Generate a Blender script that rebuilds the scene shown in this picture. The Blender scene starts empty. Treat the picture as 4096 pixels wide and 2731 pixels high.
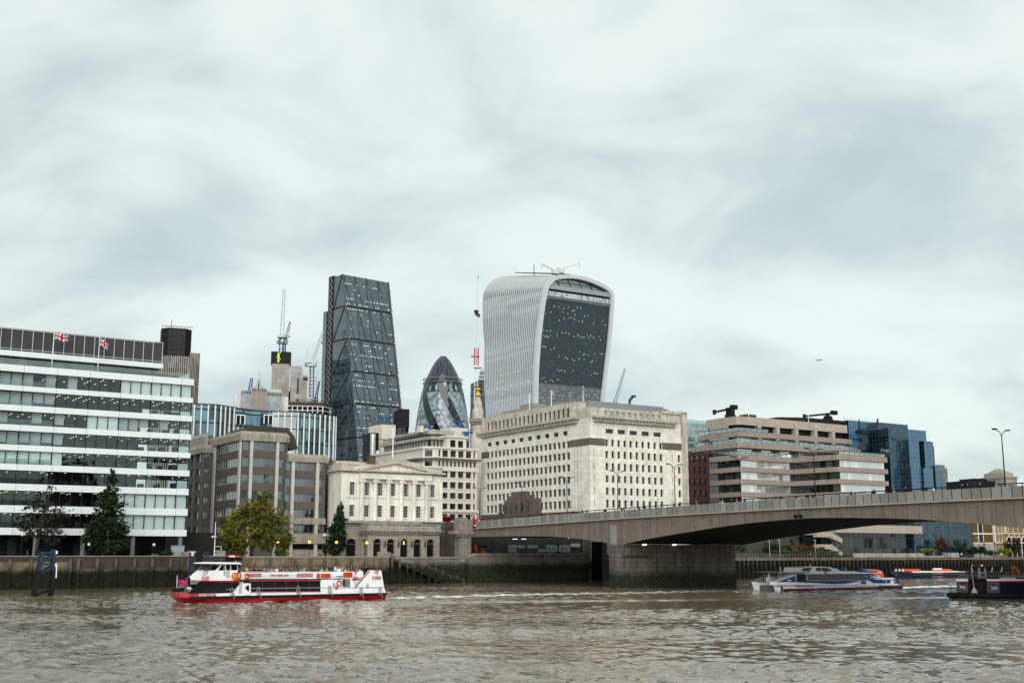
import bpy, math, random
import numpy as np
from mathutils import Vector, Matrix
R = math.radians
rnd = random.Random(7)
sc = bpy.context.scene
COL = sc.collection
# ------------------------------------------------------------------ camera, sky, sun, exposure
FPX, HV, EYE = 4700.0, 2218.0, 6.0          # focal length and horizon row in photo pixels, eye height above the water
PIT = math.atan((HV - 1365.5) / FPX)
CP, SP = math.cos(PIT), math.sin(PIT)
cam_d = bpy.data.cameras.new('camera')
cam = bpy.data.objects.new('camera', cam_d); COL.objects.link(cam)
cam.location = (0, 0, EYE); cam.rotation_euler = (math.pi / 2 + PIT, 0, 0)
cam_d.sensor_width = 36; cam_d.lens = FPX / 4096 * 36
cam_d.clip_start = 0.5; cam_d.clip_end = 20000
sc.camera = cam
sc.view_settings.view_transform = 'Standard'; sc.view_settings.look = 'None'
sc.view_settings.gamma = 1; sc.view_settings.exposure = 0.9
SUN_AZ, SUN_EL = R(180), R(29)              # azimuth clockwise from +Y
sd = bpy.data.lights.new('sun', 'SUN'); sd.energy = 1.5; sd.angle = R(60); sd.color = (1, .97, .91)
sun = bpy.data.objects.new('sun', sd); COL.objects.link(sun)
sun.rotation_euler = Vector((math.sin(SUN_AZ) * math.cos(SUN_EL), math.cos(SUN_AZ) * math.cos(SUN_EL), math.sin(SUN_EL))).to_track_quat('Z', 'Y').to_euler()
class NT:
 """small helper around a node tree"""
 def __init__(s, tree): s.t = tree; s.n = tree.nodes; s.l = tree.links
 def new(s, typ, **kw):
  n = s.n.new(typ)
  for k, v in kw.items(): setattr(n, k, v)
  return n
 def set(s, sock, v):
  if hasattr(v, 'is_output'): s.l.new(v, sock)
  elif v is not None:
   try: sock.default_value = v
   except Exception: sock.default_value = (*v, 1)
 def math(s, op, a, b=None, c=None, clamp=False):
  n = s.new('ShaderNodeMath', operation=op, use_clamp=clamp)
  for i, v in enumerate((a, b, c)): s.set(n.inputs[i], v)
  return n.outputs[0]
 def vm(s, op, a, b=None):
  n = s.new('ShaderNodeVectorMath', operation=op)
  s.set(n.inputs[0], a)
  if b is not None: s.set(n.inputs[1], b)
  return n.outputs['Value'] if op in ('DOT_PRODUCT', 'LENGTH') else n.outputs[0]
 def noise(s, vec, scale, detail=3, rough=.55, dist=0):
  n = s.new('ShaderNodeTexNoise'); s.set(n.inputs['Vector'], vec)
  n.inputs['Scale'].default_value = scale; n.inputs['Detail'].default_value = detail
  n.inputs['Roughness'].default_value = rough; n.inputs['Distortion'].default_value = dist
  return n.outputs['Fac']
 def ramp(s, fac, a, b, lo=0., hi=1.):
  n = s.new('ShaderNodeMapRange'); n.interpolation_type = 'SMOOTHSTEP'
  s.set(n.inputs['Value'], fac); s.set(n.inputs['From Min'], a); s.set(n.inputs['From Max'], b)
  s.set(n.inputs['To Min'], lo); s.set(n.inputs['To Max'], hi)
  return n.outputs[0]
 def mix(s, fac, a, b, typ='MIX'):
  n = s.new('ShaderNodeMix', data_type='RGBA', blend_type=typ)
  s.set(n.inputs[0], fac); s.set(n.inputs[6], a); s.set(n.inputs[7], b)
  return n.outputs[2]
 def xyz(s, v):
  n = s.new('ShaderNodeSeparateXYZ'); s.l.new(v, n.inputs[0]); return n.outputs
 def comb(s, x, y, z):
  n = s.new('ShaderNodeCombineXYZ')
  for i, v in enumerate((x, y, z)): s.set(n.inputs[i], v)
  return n.outputs[0]
 def mapping(s, v, scale):
  return s.vm('MULTIPLY', v, scale)
w = bpy.data.worlds.new('World'); sc.world = w; w.use_nodes = True
nt = NT(w.node_tree); nt.n.clear()
sky = nt.new('ShaderNodeTexSky', sky_type='NISHITA', sun_disc=False, sun_elevation=SUN_EL, sun_rotation=SUN_AZ)
gen = nt.new('ShaderNodeTexCoord').outputs['Generated']
dx, dy, dz = nt.xyz(gen)
zz = nt.math('ADD', nt.math('MAXIMUM', dz, 0.0), 0.40)
px = nt.comb(nt.math('DIVIDE', dx, zz), nt.math('DIVIDE', dy, zz), 0.0)
pw = nt.vm('ADD', nt.mapping(px, (1.0, 1.25, 1)), (7.9, 8.8, 0))
n1 = nt.noise(pw, 1.0, 3, .5, .6)
n2 = nt.noise(nt.vm('ADD', pw, (11, 5, 0)), 3.2, 6, .56, .4)
nn = nt.math('ADD', nt.math('MULTIPLY', n1, .58), nt.math('MULTIPLY', n2, .42))
f1 = nt.ramp(nn, .36, .56)
cl = nt.mix(f1, (2.85, 3.36, 3.42, 1), (4.5, 4.96, 4.8, 1))
ov = nt.mix(.94, sky.outputs[0], cl)
below = nt.ramp(dz, -.03, 0.0)
colw = nt.mix(below, (.35, .38, .35, 1), ov)
bg = nt.new('ShaderNodeBackground'); nt.l.new(colw, bg.inputs[0]); bg.inputs[1].default_value = .1
out = nt.new('ShaderNodeOutputWorld'); nt.l.new(bg.outputs[0], out.inputs[0])
# ------------------------------------------------------------------ coordinates
# s runs along the north bank (downstream), t away from the river; both turned by AL against the picture plane
AL = R(33); RX, RY = math.cos(AL), math.sin(AL); QX, QY = -RY, RX; BX, BY = -8.0, 262.0
GZ = 4.6                                    # level of the riverside walk
def ray(u, v):
 x = (u - 2048) / FPX; y = (1365.5 - v) / FPX
 return (x, CP - y * SP, SP + y * CP)
def W(s, t, z=0.): return (BX + s * RX + t * QX, BY + s * RY + t * QY, z)
def ST(X, Y): return ((X - BX) * RX + (Y - BY) * RY, (X - BX) * QX + (Y - BY) * QY)
def F(u, v, t):                             # a photo point on the plane t=const -> s, z
 d = ray(u, v); k = (BX * QX + BY * QY + t) / (d[0] * QX + d[1] * QY)
 return k * (d[0] * RX + d[1] * RY) - (BX * RX + BY * RY), EYE + k * d[2]
def G(u, v, s):                             # ... on the plane s=const -> t, z
 d = ray(u, v); k = (BX * RX + BY * RY + s) / (d[0] * RX + d[1] * RY)
 return k * (d[0] * QX + d[1] * QY) - (BX * QX + BY * QY), EYE + k * d[2]
def D(u, v, Y):                             # ... at distance Y -> x, z
 d = ray(u, v); k = Y / d[1]; return k * d[0], EYE + k * d[2]
def Fz(v, t, u): return F(u, v, t)[1]
# ------------------------------------------------------------------ objects
def tag(o, label=None, cat=None, group=None, kind=None):
 if label: o['label'] = label
 if cat: o['category'] = cat
 if group: o['group'] = group
 if kind: o['kind'] = kind
 return o
def thing(name, label, cat, loc, rot=AL, group=None):
 o = bpy.data.objects.new(name, None); COL.objects.link(o)
 o.location = loc; o.rotation_euler = (0, 0, rot); o.empty_display_size = .5
 return tag(o, label, cat, group)
def place(s, t, z=GZ): return W(s, t, z)
class MB:
 """collects shapes, then links them as ONE mesh object"""
 def __init__(s, off=(0, 0, 0)): s.v = []; s.f = []; s.m = []; s.sm = []; s.off = off; s.k = 0; s.smooth = False
 def add(s, vs, fs, m=None):
  b = len(s.v); s.v += [tuple(p) for p in vs]
  for f in fs:
   s.f.append([b + i for i in f]); s.m.append(s.k if m is None else m); s.sm.append(s.smooth)
  return s
 def box(s, x0, x1, y0, y1, z0, z1, m=None):
  vs = [(x, y, z) for z in (z0, z1) for y in (y0, y1) for x in (x0, x1)]
  return s.add(vs, [(0, 2, 3, 1), (4, 5, 7, 6), (0, 1, 5, 4), (2, 6, 7, 3), (0, 4, 6, 2), (1, 3, 7, 5)], m)
 def quad(s, a, b, c, d, m=None): return s.add([a, b, c, d], [(0, 1, 2, 3)], m)
 def prism(s, poly, z0, z1, m=None):     # plan polygon (ccw) extruded up
  n = len(poly); vs = [(x, y, z0) for x, y in poly] + [(x, y, z1) for x, y in poly]
  fs = [tuple(range(n))[::-1], tuple(range(n, 2 * n))] + [(i, (i + 1) % n, n + (i + 1) % n, n + i) for i in range(n)]
  return s.add(vs, fs, m)
 def slab(s, poly, d0, d1, fr, m=None):  # polygon in a frame's (u,z), extruded through depth
  n = len(poly); vs = [fr(u, z, d0) for u, z in poly] + [fr(u, z, d1) for u, z in poly]
  fs = [tuple(range(n)), tuple(range(n, 2 * n))[::-1]] + [(i, n + i, n + (i + 1) % n, (i + 1) % n) for i in range(n)]
  return s.add(vs, fs, m)
 def bar(s, p, q, wd=.1, hd=None, m=None):
  p, q = Vector(p), Vector(q); d = (q - p)
  if d.length < 1e-6: return s
  d.normalize(); up = Vector((0, 0, 1)) if abs(d.z) < .95 else Vector((1, 0, 0))
  a = d.cross(up).normalized() * wd / 2; b = a.cross(d).normalized() * (hd or wd) / 2
  vs = [c + e for c in (p, q) for e in (-a - b, a - b, a + b, -a + b)]
  return s.add(vs, [(3, 2, 1, 0), (4, 5, 6, 7), (0, 1, 5, 4), (1, 2, 6, 5), (2, 3, 7, 6), (3, 0, 4, 7)], m)
 def tube(s, pts, r, n=6, m=None, cap=True):
  P = [Vector(p) for p in pts]; rs = r if hasattr(r, '__len__') else [r] * len(P); vs = []
  for i, p in enumerate(P):
   d = (P[min(i + 1, len(P) - 1)] - P[max(i - 1, 0)])
   d.normalize(); up = Vector((0, 0, 1)) if abs(d.z) < .9 else Vector((1, 0, 0))
   a = d.cross(up).normalized(); b = a.cross(d)
   vs += [p + (a * math.cos(2 * math.pi * j / n) + b * math.sin(2 * math.pi * j / n)) * rs[i] for j in range(n)]
  fs = [(i * n + j, i * n + (j + 1) % n, (i + 1) * n + (j + 1) % n, (i + 1) * n + j) for i in range(len(P) - 1) for j in range(n)]
  if cap: fs += [tuple(range(n))[::-1], tuple(range((len(P) - 1) * n, len(P) * n))]
  return s.add(vs, fs, m)
 def lathe(s, prof, c=(0, 0, 0), n=16, m=None):
  vs = [(c[0] + r * math.cos(2 * math.pi * j / n), c[1] + r * math.sin(2 * math.pi * j / n), c[2] + z) for r, z in prof for j in range(n)]
  k = len(prof)
  fs = [(i * n + j, i * n + (j + 1) % n, (i + 1) * n + (j + 1) % n, (i + 1) * n + j) for i in range(k - 1) for j in range(n)]
  fs += [tuple(range(n))[::-1], tuple(range((k - 1) * n, k * n))]
  return s.add(vs, fs, m)
 def ball(s, c, r, n=10, k=6, m=None, sz=1):
  return s.lathe([(max(.001, r * math.sin(math.pi * i / k)), -r * sz * math.cos(math.pi * i / k)) for i in range(k + 1)], c, n, m)
 def loft(s, rings, m=None, close=True, caps=True):
  n = len(rings[0]); vs = [p for r_ in rings for p in r_]
  fs = [(i * n + j, i * n + (j + 1) % n, (i + 1) * n + (j + 1) % n, (i + 1) * n + j) for i in range(len(rings) - 1) for j in range(n if close else n - 1)]
  if caps: fs += [tuple(range(n))[::-1], tuple(range((len(rings) - 1) * n, len(rings) * n))]
  return s.add(vs, fs, m)
 def mesh(s, name, mats):
  me = bpy.data.meshes.new(name); o = s.off
  me.from_pydata([(p[0] - o[0], p[1] - o[1], p[2] - o[2]) for p in s.v], [], s.f)
  for m in (mats if isinstance(mats, (list, tuple)) else [mats]): me.materials.append(m)
  me.polygons.foreach_set('material_index', s.m); me.polygons.foreach_set('use_smooth', s.sm)
  me.update(); return me
 def build(s, name, mats, parent=None, kind=None, label=None):
  o = bpy.data.objects.new(name, s.mesh(name, mats)); COL.objects.link(o)
  if parent: o.parent = parent
  if kind: o['kind'] = kind
  if label: o['label'] = label
  return o
def fS(t0, sgn=1): return lambda u, z, d: (u, t0 + sgn * d, z)       # facade facing the river (d goes inwards)
def fW(s0, sgn=1): return lambda u, z, d: (s0 + sgn * d, u, z)       # facade facing west
def holed(mb, fr, u0, u1, z0, z1, ops, dep=.3, m=0, mr=None, back=None):
 """a wall sheet with rectangular openings and their reveals"""
 us = sorted({u0, u1, *[min(max(v, u0), u1) for o in ops for v in (o[0], o[1])]})
 zs = sorted({z0, z1, *[min(max(v, z0), z1) for o in ops for v in (o[2], o[3])]})
 mr = m if mr is None else mr
 for j in range(len(zs) - 1):
  zm = (zs[j] + zs[j + 1]) / 2; row = [o for o in ops if o[2] < zm < o[3]]
  i = 0
  while i < len(us) - 1:
   um = (us[i] + us[i + 1]) / 2
   if any(o[0] < um < o[1] for o in row): i += 1; continue
   k = i + 1
   while k < len(us) - 1 and not any(o[0] < (us[k] + us[k + 1]) / 2 < o[1] for o in row): k += 1
   mb.quad(fr(us[i], zs[j], 0), fr(us[k], zs[j], 0), fr(us[k], zs[j + 1], 0), fr(us[i], zs[j + 1], 0), m); i = k
 for a, b, c, d in [o[:4] for o in ops]:
  mb.quad(fr(a, c, 0), fr(a, c, dep), fr(a, d, dep), fr(a, d, 0), mr); mb.quad(fr(b, c, dep), fr(b, c, 0), fr(b, d, 0), fr(b, d, dep), mr)
  mb.quad(fr(a, c, 0), fr(b, c, 0), fr(b, c, dep), fr(a, c, dep), mr); mb.quad(fr(a, d, dep), fr(b, d, dep), fr(b, d, 0), fr(a, d, 0), mr)
  if back is not None: mb.quad(fr(a, c, dep), fr(b, c, dep), fr(b, d, dep), fr(a, d, dep), back)
def inst(me, name, parent, loc, rot=0):
 o = bpy.data.objects.new(name, me); COL.objects.link(o); o.parent = parent
 o.location = loc; o.rotation_euler = (0, 0, rot); return o
NW = {}
def windows(root, org, fr, ops, dep, mats, nx=1, nz=2, bar=.08, frame=.09, limit=100, name='window', west=False):
 """one object per opening (shared meshes); past the limit of a kind the rest is one stuff part"""
 meshes = {}; rest = MB(org)
 def shape(mb, f, w_, h_):
  mb.quad(f(0, 0, 0), f(w_, 0, 0), f(w_, h_, 0), f(0, h_, 0), 1)
  e = -.05
  def strip(a, b, c, d): mb.slab([(a, c), (b, c), (b, d), (a, d)], e, .04, f, 0)
  strip(0, frame, 0, h_); strip(w_ - frame, w_, 0, h_); strip(frame, w_ - frame, 0, frame); strip(frame, w_ - frame, h_ - frame, h_)
  for i in range(1, nx): strip(w_ * i / nx - bar / 2, w_ * i / nx + bar / 2, frame, h_ - frame)
  for i in range(1, nz):
   for q_ in range(nx):
    a = w_ * q_ / nx + (bar / 2 if q_ else frame); b = w_ * (q_ + 1) / nx - (bar / 2 if q_ < nx - 1 else frame)
    strip(a, b, h_ * i / nz - bar / 2, h_ * i / nz + bar / 2)
 for o_ in ops:
  a, b, c, d = o_[:4]; mt = o_[4] if len(o_) > 4 else mats
  n = NW.get((root.name, name), 0)
  if n < limit:
   NW[(root.name, name)] = n + 1
   key = (round(b - a, 2), round(d - c, 2), west, id(mt))
   if key not in meshes:
    mb = MB(); f = (lambda u, z, dd: (dd, -u, z)) if west else (lambda u, z, dd: (u, dd, z))
    shape(mb, f, b - a, d - c); meshes[key] = mb.mesh(name, mt)
   p = fr(b if west else a, c, dep)
   inst(meshes[key], name, root, (p[0] - org[0], p[1] - org[1], p[2] - org[2]))
  else:
   shape(rest, lambda u, z, dd, a=a, c=c: fr(a + u, c + z, dep + dd), b - a, d - c)
 if rest.v: tag(rest.build(name, mats, root), kind='stuff')
def text(parent, body, size, loc, mat, name='lettering', rot=(math.pi / 2, 0, 0), wid=None, bold=0., ext=.01, align='CENTER', shear=0):
 cu = bpy.data.curves.new(name, 'FONT'); cu.body = body; cu.size = size; cu.align_x = align; cu.align_y = 'CENTER'
 cu.extrude = ext; cu.offset = bold; cu.resolution_u = 3; cu.space_line = .85; cu.shear = shear
 o = bpy.data.objects.new(name, cu); COL.objects.link(o)
 me = bpy.data.meshes.new_from_object(o.evaluated_get(bpy.context.evaluated_depsgraph_get()))
 bpy.data.objects.remove(o)
 xs = [v.co.x for v in me.vertices]; wd = max(xs) - min(xs)
 if wid:
  for v in me.vertices: v.co.x *= wid / wd
 me.materials.clear(); me.materials.append(mat)
 o = bpy.data.objects.new(name, me); COL.objects.link(o)
 o.parent = parent; o.location = loc; o.rotation_euler = rot
 return o
# ------------------------------------------------------------------ materials
MATS = {}
def M(name, col, rough=.75, spec=.15, metal=0., var=.16, scale=.35, streak=0., bump=0., brick=None, moss=None, grain=0., emit=None, coat=0., joint=None, sheen=None):
 """weathered surface: patches, rain streaks, block joints, water-stained moss with a shape of its own"""
 if name in MATS: return MATS[name]
 m = bpy.data.materials.new(name); m.use_nodes = True; n = NT(m.node_tree)
 b = n.n['Principled BSDF']; oc = n.new('ShaderNodeTexCoord').outputs['Object']
 x, y, z = n.xyz(oc); hz = n.comb(n.math('ADD', x, y), z, 0.)
 lm = sum(col) / 3; col = tuple(v * min(1, .52 + .95 * lm) for v in col)
 c = (*col, 1); cs = c
 if var:
  a = n.noise(oc, scale, 4, .6); a2 = n.noise(oc, scale * 7, 3, .6)
  k = n.math('ADD', n.math('MULTIPLY', a, .7), n.math('MULTIPLY', a2, .3))
  k = n.ramp(k, .3, .7, 1 - var, 1 + var)
  cs = n.mix(1., c, n.comb(k, k, k), 'MULTIPLY')
 if grain:
  g = n.ramp(n.noise(oc, 6., 2), .3, .7, 1 - grain, 1 + grain); cs = n.mix(1., cs, n.comb(g, g, g), 'MULTIPLY')
 if streak:
  sv = n.comb(n.math('MULTIPLY', n.math('ADD', x, y), 1.1), n.math('MULTIPLY', n.math('SUBTRACT', x, y), .3), n.math('MULTIPLY', z, .09))
  k = n.ramp(n.noise(sv, 1.3, 4, .6), .46, .72, 0, streak)
  dk = tuple(v * f_ for v, f_ in zip(col, (.36, .31, .27)))
  cs = n.mix(k, cs, (*dk, 1))
 bt = None
 if brick:
  bw, bh, ml, dk = brick
  bt = n.new('ShaderNodeTexBrick'); n.l.new(hz, bt.inputs['Vector'])
  bt.inputs['Scale'].default_value = 1; bt.inputs['Brick Width'].default_value = bw; bt.inputs['Row Height'].default_value = bh
  bt.inputs['Mortar Size'].default_value = ml; bt.inputs['Mortar Smooth'].default_value = .3
  bt.inputs['Color1'].default_value = (1, 1, 1, 1); bt.inputs['Color2'].default_value = (.82, .82, .82, 1); bt.inputs['Mortar'].default_value = (dk, dk, dk, 1)
  cs = n.mix(1., cs, bt.outputs[0], 'MULTIPLY')
 if joint:
  jw, jd = joint
  fr_ = n.math('FRACT', n.math('DIVIDE', n.math('ADD', x, y), jw)); k = n.math('LESS_THAN', fr_, .03)
  cs = n.mix(n.math('MULTIPLY', k, jd), cs, (0, 0, 0, 1))
 if moss:
  zl, zh, mc = moss
  wz = n.new('ShaderNodeNewGeometry').outputs['Position']; wzz = n.xyz(wz)[2]
  d_ = n.math('ADD', wzz, n.math('MULTIPLY', n.math('SUBTRACT', n.noise(n.mapping(wz, (1, 1, .6)), .45, 5, .65), .5), 2.6))
  k = n.ramp(d_, zl, zh, 1, 0)
  mv = n.ramp(n.noise(wz, 1.7, 4), .35, .65, .5, 1.5)
  cs = n.mix(k, cs, n.mix(1., (*mc, 1), n.comb(mv, mv, mv), 'MULTIPLY'))
 n.set(b.inputs['Base Color'], cs)
 b.inputs['Roughness'].default_value = rough; b.inputs['Specular IOR Level'].default_value = spec; b.inputs['Metallic'].default_value = metal
 b.inputs['Coat Weight'].default_value = coat
 if bump or bt is not None:
  bp = n.new('ShaderNodeBump'); bp.inputs['Strength'].default_value = bump or .3; bp.inputs['Distance'].default_value = .05
  hgt = n.noise(oc, 3, 4) if bt is None else n.math('ADD', n.math('MULTIPLY', bt.outputs['Fac'], -1.), n.math('MULTIPLY', n.noise(oc, 3, 4), .4))
  n.l.new(hgt, bp.inputs['Height']); n.l.new(bp.outputs[0], b.inputs['Normal'])
 if emit:
  b.inputs['Emission Color'].default_value = (*emit[0], 1); b.inputs['Emission Strength'].default_value = emit[1]
 MATS[name] = m; return m
def P(name, col, rough=.45, spec=.2, metal=0., var=.06, **k): return M(name, col, rough, spec, metal, var, **k)
def GL(name, dark, light=None, w=1.5, h=3., share=.3, rough=.04, refl=.16, line=None, lw=.05, lh=.04, diag=False, lit=0., litc=(1, .8, .45), wob=0.03, floorv=0., hx=True, bl=0.):
 """coated window glass: every pane has its own tone (blind or dark room) and a slight tilt; optional mullion grid"""
 if name in MATS: return MATS[name]
 m = bpy.data.materials.new(name); m.use_nodes = True; n = NT(m.node_tree); b = n.n['Principled BSDF']
 oc = n.new('ShaderNodeTexCoord').outputs['Object']; x, y, z = n.xyz(oc)
 hh = n.math('DIVIDE', n.math('ADD', x, y) if hx else x, w); vv = n.math('DIVIDE', z, h)
 cell = n.comb(n.math('FLOOR', hh), n.math('FLOOR', vv), 0.)
 wn = n.new('ShaderNodeTexWhiteNoise'); wn.noise_dimensions = '3D'; n.l.new(cell, wn.inputs['Vector'])
 light = light or tuple(v * 2.5 for v in dark); dark = tuple(v * .75 for v in dark); light = tuple(v * min(1, .6 + .8 * sum(light) / 3) for v in light)
 big = n.noise(oc, .035, 3)
 k = n.ramp(n.math('ADD', n.math('MULTIPLY', wn.outputs[0], .75), n.math('MULTIPLY', big, .5)), 1 - share, 1.12 - share * .6)
 base = n.mix(k, (*dark, 1), (*light, 1))
 if floorv:
  wf = n.new('ShaderNodeTexWhiteNoise'); wf.noise_dimensions = '3D'
  n.l.new(n.comb(n.math('FLOOR', n.math('DIVIDE', hh, 7.)), n.math('FLOOR', vv), 3.), wf.inputs['Vector'])
  base = n.mix(n.math('MULTIPLY', n.ramp(wf.outputs[0], .55, .75), floorv), base, (*light, 1))
 if bl:
  fv = n.math('FRACT', vv); base = n.mix(n.math('MULTIPLY', n.math('LESS_THAN', fv, .35), bl), base, (*light, 1))
 ro = rough
 if line:
  lx = n.math('LESS_THAN', n.math('FRACT', hh), lw); lz = n.math('LESS_THAN', n.math('FRACT', vv), lh)
  ln = n.math('MAXIMUM', lx, lz); base = n.mix(ln, base, (*line, 1)); ro = n.math('ADD', n.math('MULTIPLY', ln, .4), rough)
 n.set(b.inputs['Base Color'], base); n.set(b.inputs['Roughness'], ro)
 b.inputs['IOR'].default_value = (1 + refl ** .5) / (1 - refl ** .5)
 b.inputs['Specular IOR Level'].default_value = .5
 ge = n.new('ShaderNodeNewGeometry'); nv = n.vm('SUBTRACT', wn.outputs[1], (.5, .5, .5))
 wv = n.vm('SUBTRACT', n.new('ShaderNodeTexNoise').outputs['Color'], (.5, .5, .5))
 nrm = n.vm('NORMALIZE', n.vm('ADD', ge.outputs['Normal'], n.vm('ADD', n.mapping(nv, (wob, wob, wob)), n.mapping(wv, (wob, wob, wob)))))
 wvn = [q for q in n.n if q.type == 'TEX_NOISE'][-1]; n.l.new(oc, wvn.inputs['Vector']); wvn.inputs['Scale'].default_value = .5
 n.l.new(nrm, b.inputs['Normal'])
 if lit:
  kk = n.math('GREATER_THAN', wn.outputs[0], 1 - lit)
  n.set(b.inputs['Emission Color'], (*litc, 1)); n.set(b.inputs['Emission Strength'], n.math('MULTIPLY', kk, .35))
 MATS[name] = m; return m
def SEE(name, tint=(.5, .56, .55), refl=.3, rough=.02):
 """see-through window glass with a coating"""
 if name in MATS: return MATS[name]
 m = bpy.data.materials.new(name); m.use_nodes = True; n = NT(m.node_tree); n.n.remove(n.n['Principled BSDF'])
 tr = n.new('ShaderNodeBsdfTransparent'); tr.inputs[0].default_value = (*tint, 1)
 gl = n.new('ShaderNodeBsdfGlossy'); gl.inputs['Roughness'].default_value = rough; gl.inputs[0].default_value = (.80, .96, .97, 1)
 oc = n.new('ShaderNodeTexCoord').outputs['Object']
 bp = n.new('ShaderNodeBump'); bp.inputs['Strength'].default_value = .05; bp.inputs['Distance'].default_value = .2
 n.l.new(n.noise(oc, .8, 1), bp.inputs['Height']); n.l.new(bp.outputs[0], gl.inputs['Normal'])
 lw = n.new('ShaderNodeLayerWeight'); lw.inputs[0].default_value = .3
 mx = n.new('ShaderNodeMixShader'); n.set(mx.inputs[0], n.math('ADD', n.math('MULTIPLY', lw.outputs[0], .5), refl, clamp=True))
 n.l.new(tr.outputs[0], mx.inputs[1]); n.l.new(gl.outputs[0], mx.inputs[2])
 n.l.new(mx.outputs[0], n.n['Material Output'].inputs[0]); MATS[name] = m; return m
def LAMP(name, col, st):
 if name in MATS: return MATS[name]
 m = bpy.data.materials.new(name); m.use_nodes = True; b = m.node_tree.nodes['Principled BSDF']
 b.inputs['Base Color'].default_value = (*col, 1); b.inputs['Emission Color'].default_value = (*col, 1); b.inputs['Emission Strength'].default_value = st
 MATS[name] = m; return m
# ------------------------------------------------------------------ shared materials
CON = M('concrete_beige', (.245, .205, .17), .85, .2, streak=.45, var=.16, grain=.10, joint=(2.0, .75))
PARA = M('parapet_granite', (.30, .29, .27), .8, .25, var=.14, scale=.6, grain=.12)
GRAN = M('granite_block', (.26, .235, .205), .85, .25, streak=.65, var=.2, brick=(1.5, .62, .035, .25), moss=(3.3, 4.9, (.016, .021, .009)))
GRANU = M('granite_upper', (.33, .295, .255), .85, .25, streak=.5, var=.18, brick=(1.6, .62, .03, .25))
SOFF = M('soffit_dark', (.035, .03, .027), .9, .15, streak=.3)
DARK = P('dark_metal', (.012, .013, .014), .5)
BLACK = P('black_paint', (.008, .009, .01), .45)
STEEL = P('galvanised', (.32, .33, .34), .45, metal=.5)
WHITE = P('white_paint', (.78, .8, .8), .4)
RED = P('red_paint', (.52, .012, .014), .35)
ORANGE = P('orange_vinyl', (.8, .10, .01), .45)
BLUE = P('blue_paint', (.012, .055, .22), .4)
ROAD = M('asphalt', (.05, .05, .05), .9)
# ------------------------------------------------------------------ ground, banks, river
tag(MB().box(-7000, 7000, -7000, 7000, -4, -3).build('riverbed', M('silt', (.09, .07, .045), .9)), kind='structure')
mb = MB(); c = [W(a, b) for a, b in ((-900, .6), (F(902, 2225, 0)[0] + .1, .6), (F(902, 2225, 0)[0] + .1, 3.4), (F(978, 2225, 0)[0] - .1, 3.4), (F(978, 2225, 0)[0] - .1, .6), (F(1557, 2225, 0)[0] - .1, .6), (F(1557, 2225, 0)[0] - .1, 2.5), (F(1866, 2226, 1)[0] + .1, 2.5), (F(1866, 2226, 1)[0] + .1, .6), (1500, .6), (1500, 6000), (-900, 6000))]
mb.prism([(p[0], p[1]) for p in c], -3, GZ)
tag(mb.build('ground', M('paving', (.2, .19, .175), .9, var=.2, brick=(.9, .6, .02, .5))), kind='structure')
mb = MB().box(-900, 900, -700, 4, -3, 4.3)
for x0, x1, y0, h in ((110, 165, -40, 30), (168, 215, -55, 52), (218, 300, -45, 38), (304, 380, -60, 62), (384, 520, -40, 34)): mb.box(x0, x1, y0 - 30, y0, 4.301, h)  # unseen office blocks behind the camera, added for the ribbon windows to reflect
tag(mb.build('south_bank_and_added_unseen_blocks', M('south_bank_grey', (.12, .12, .11), .9)), kind='structure')
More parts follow.
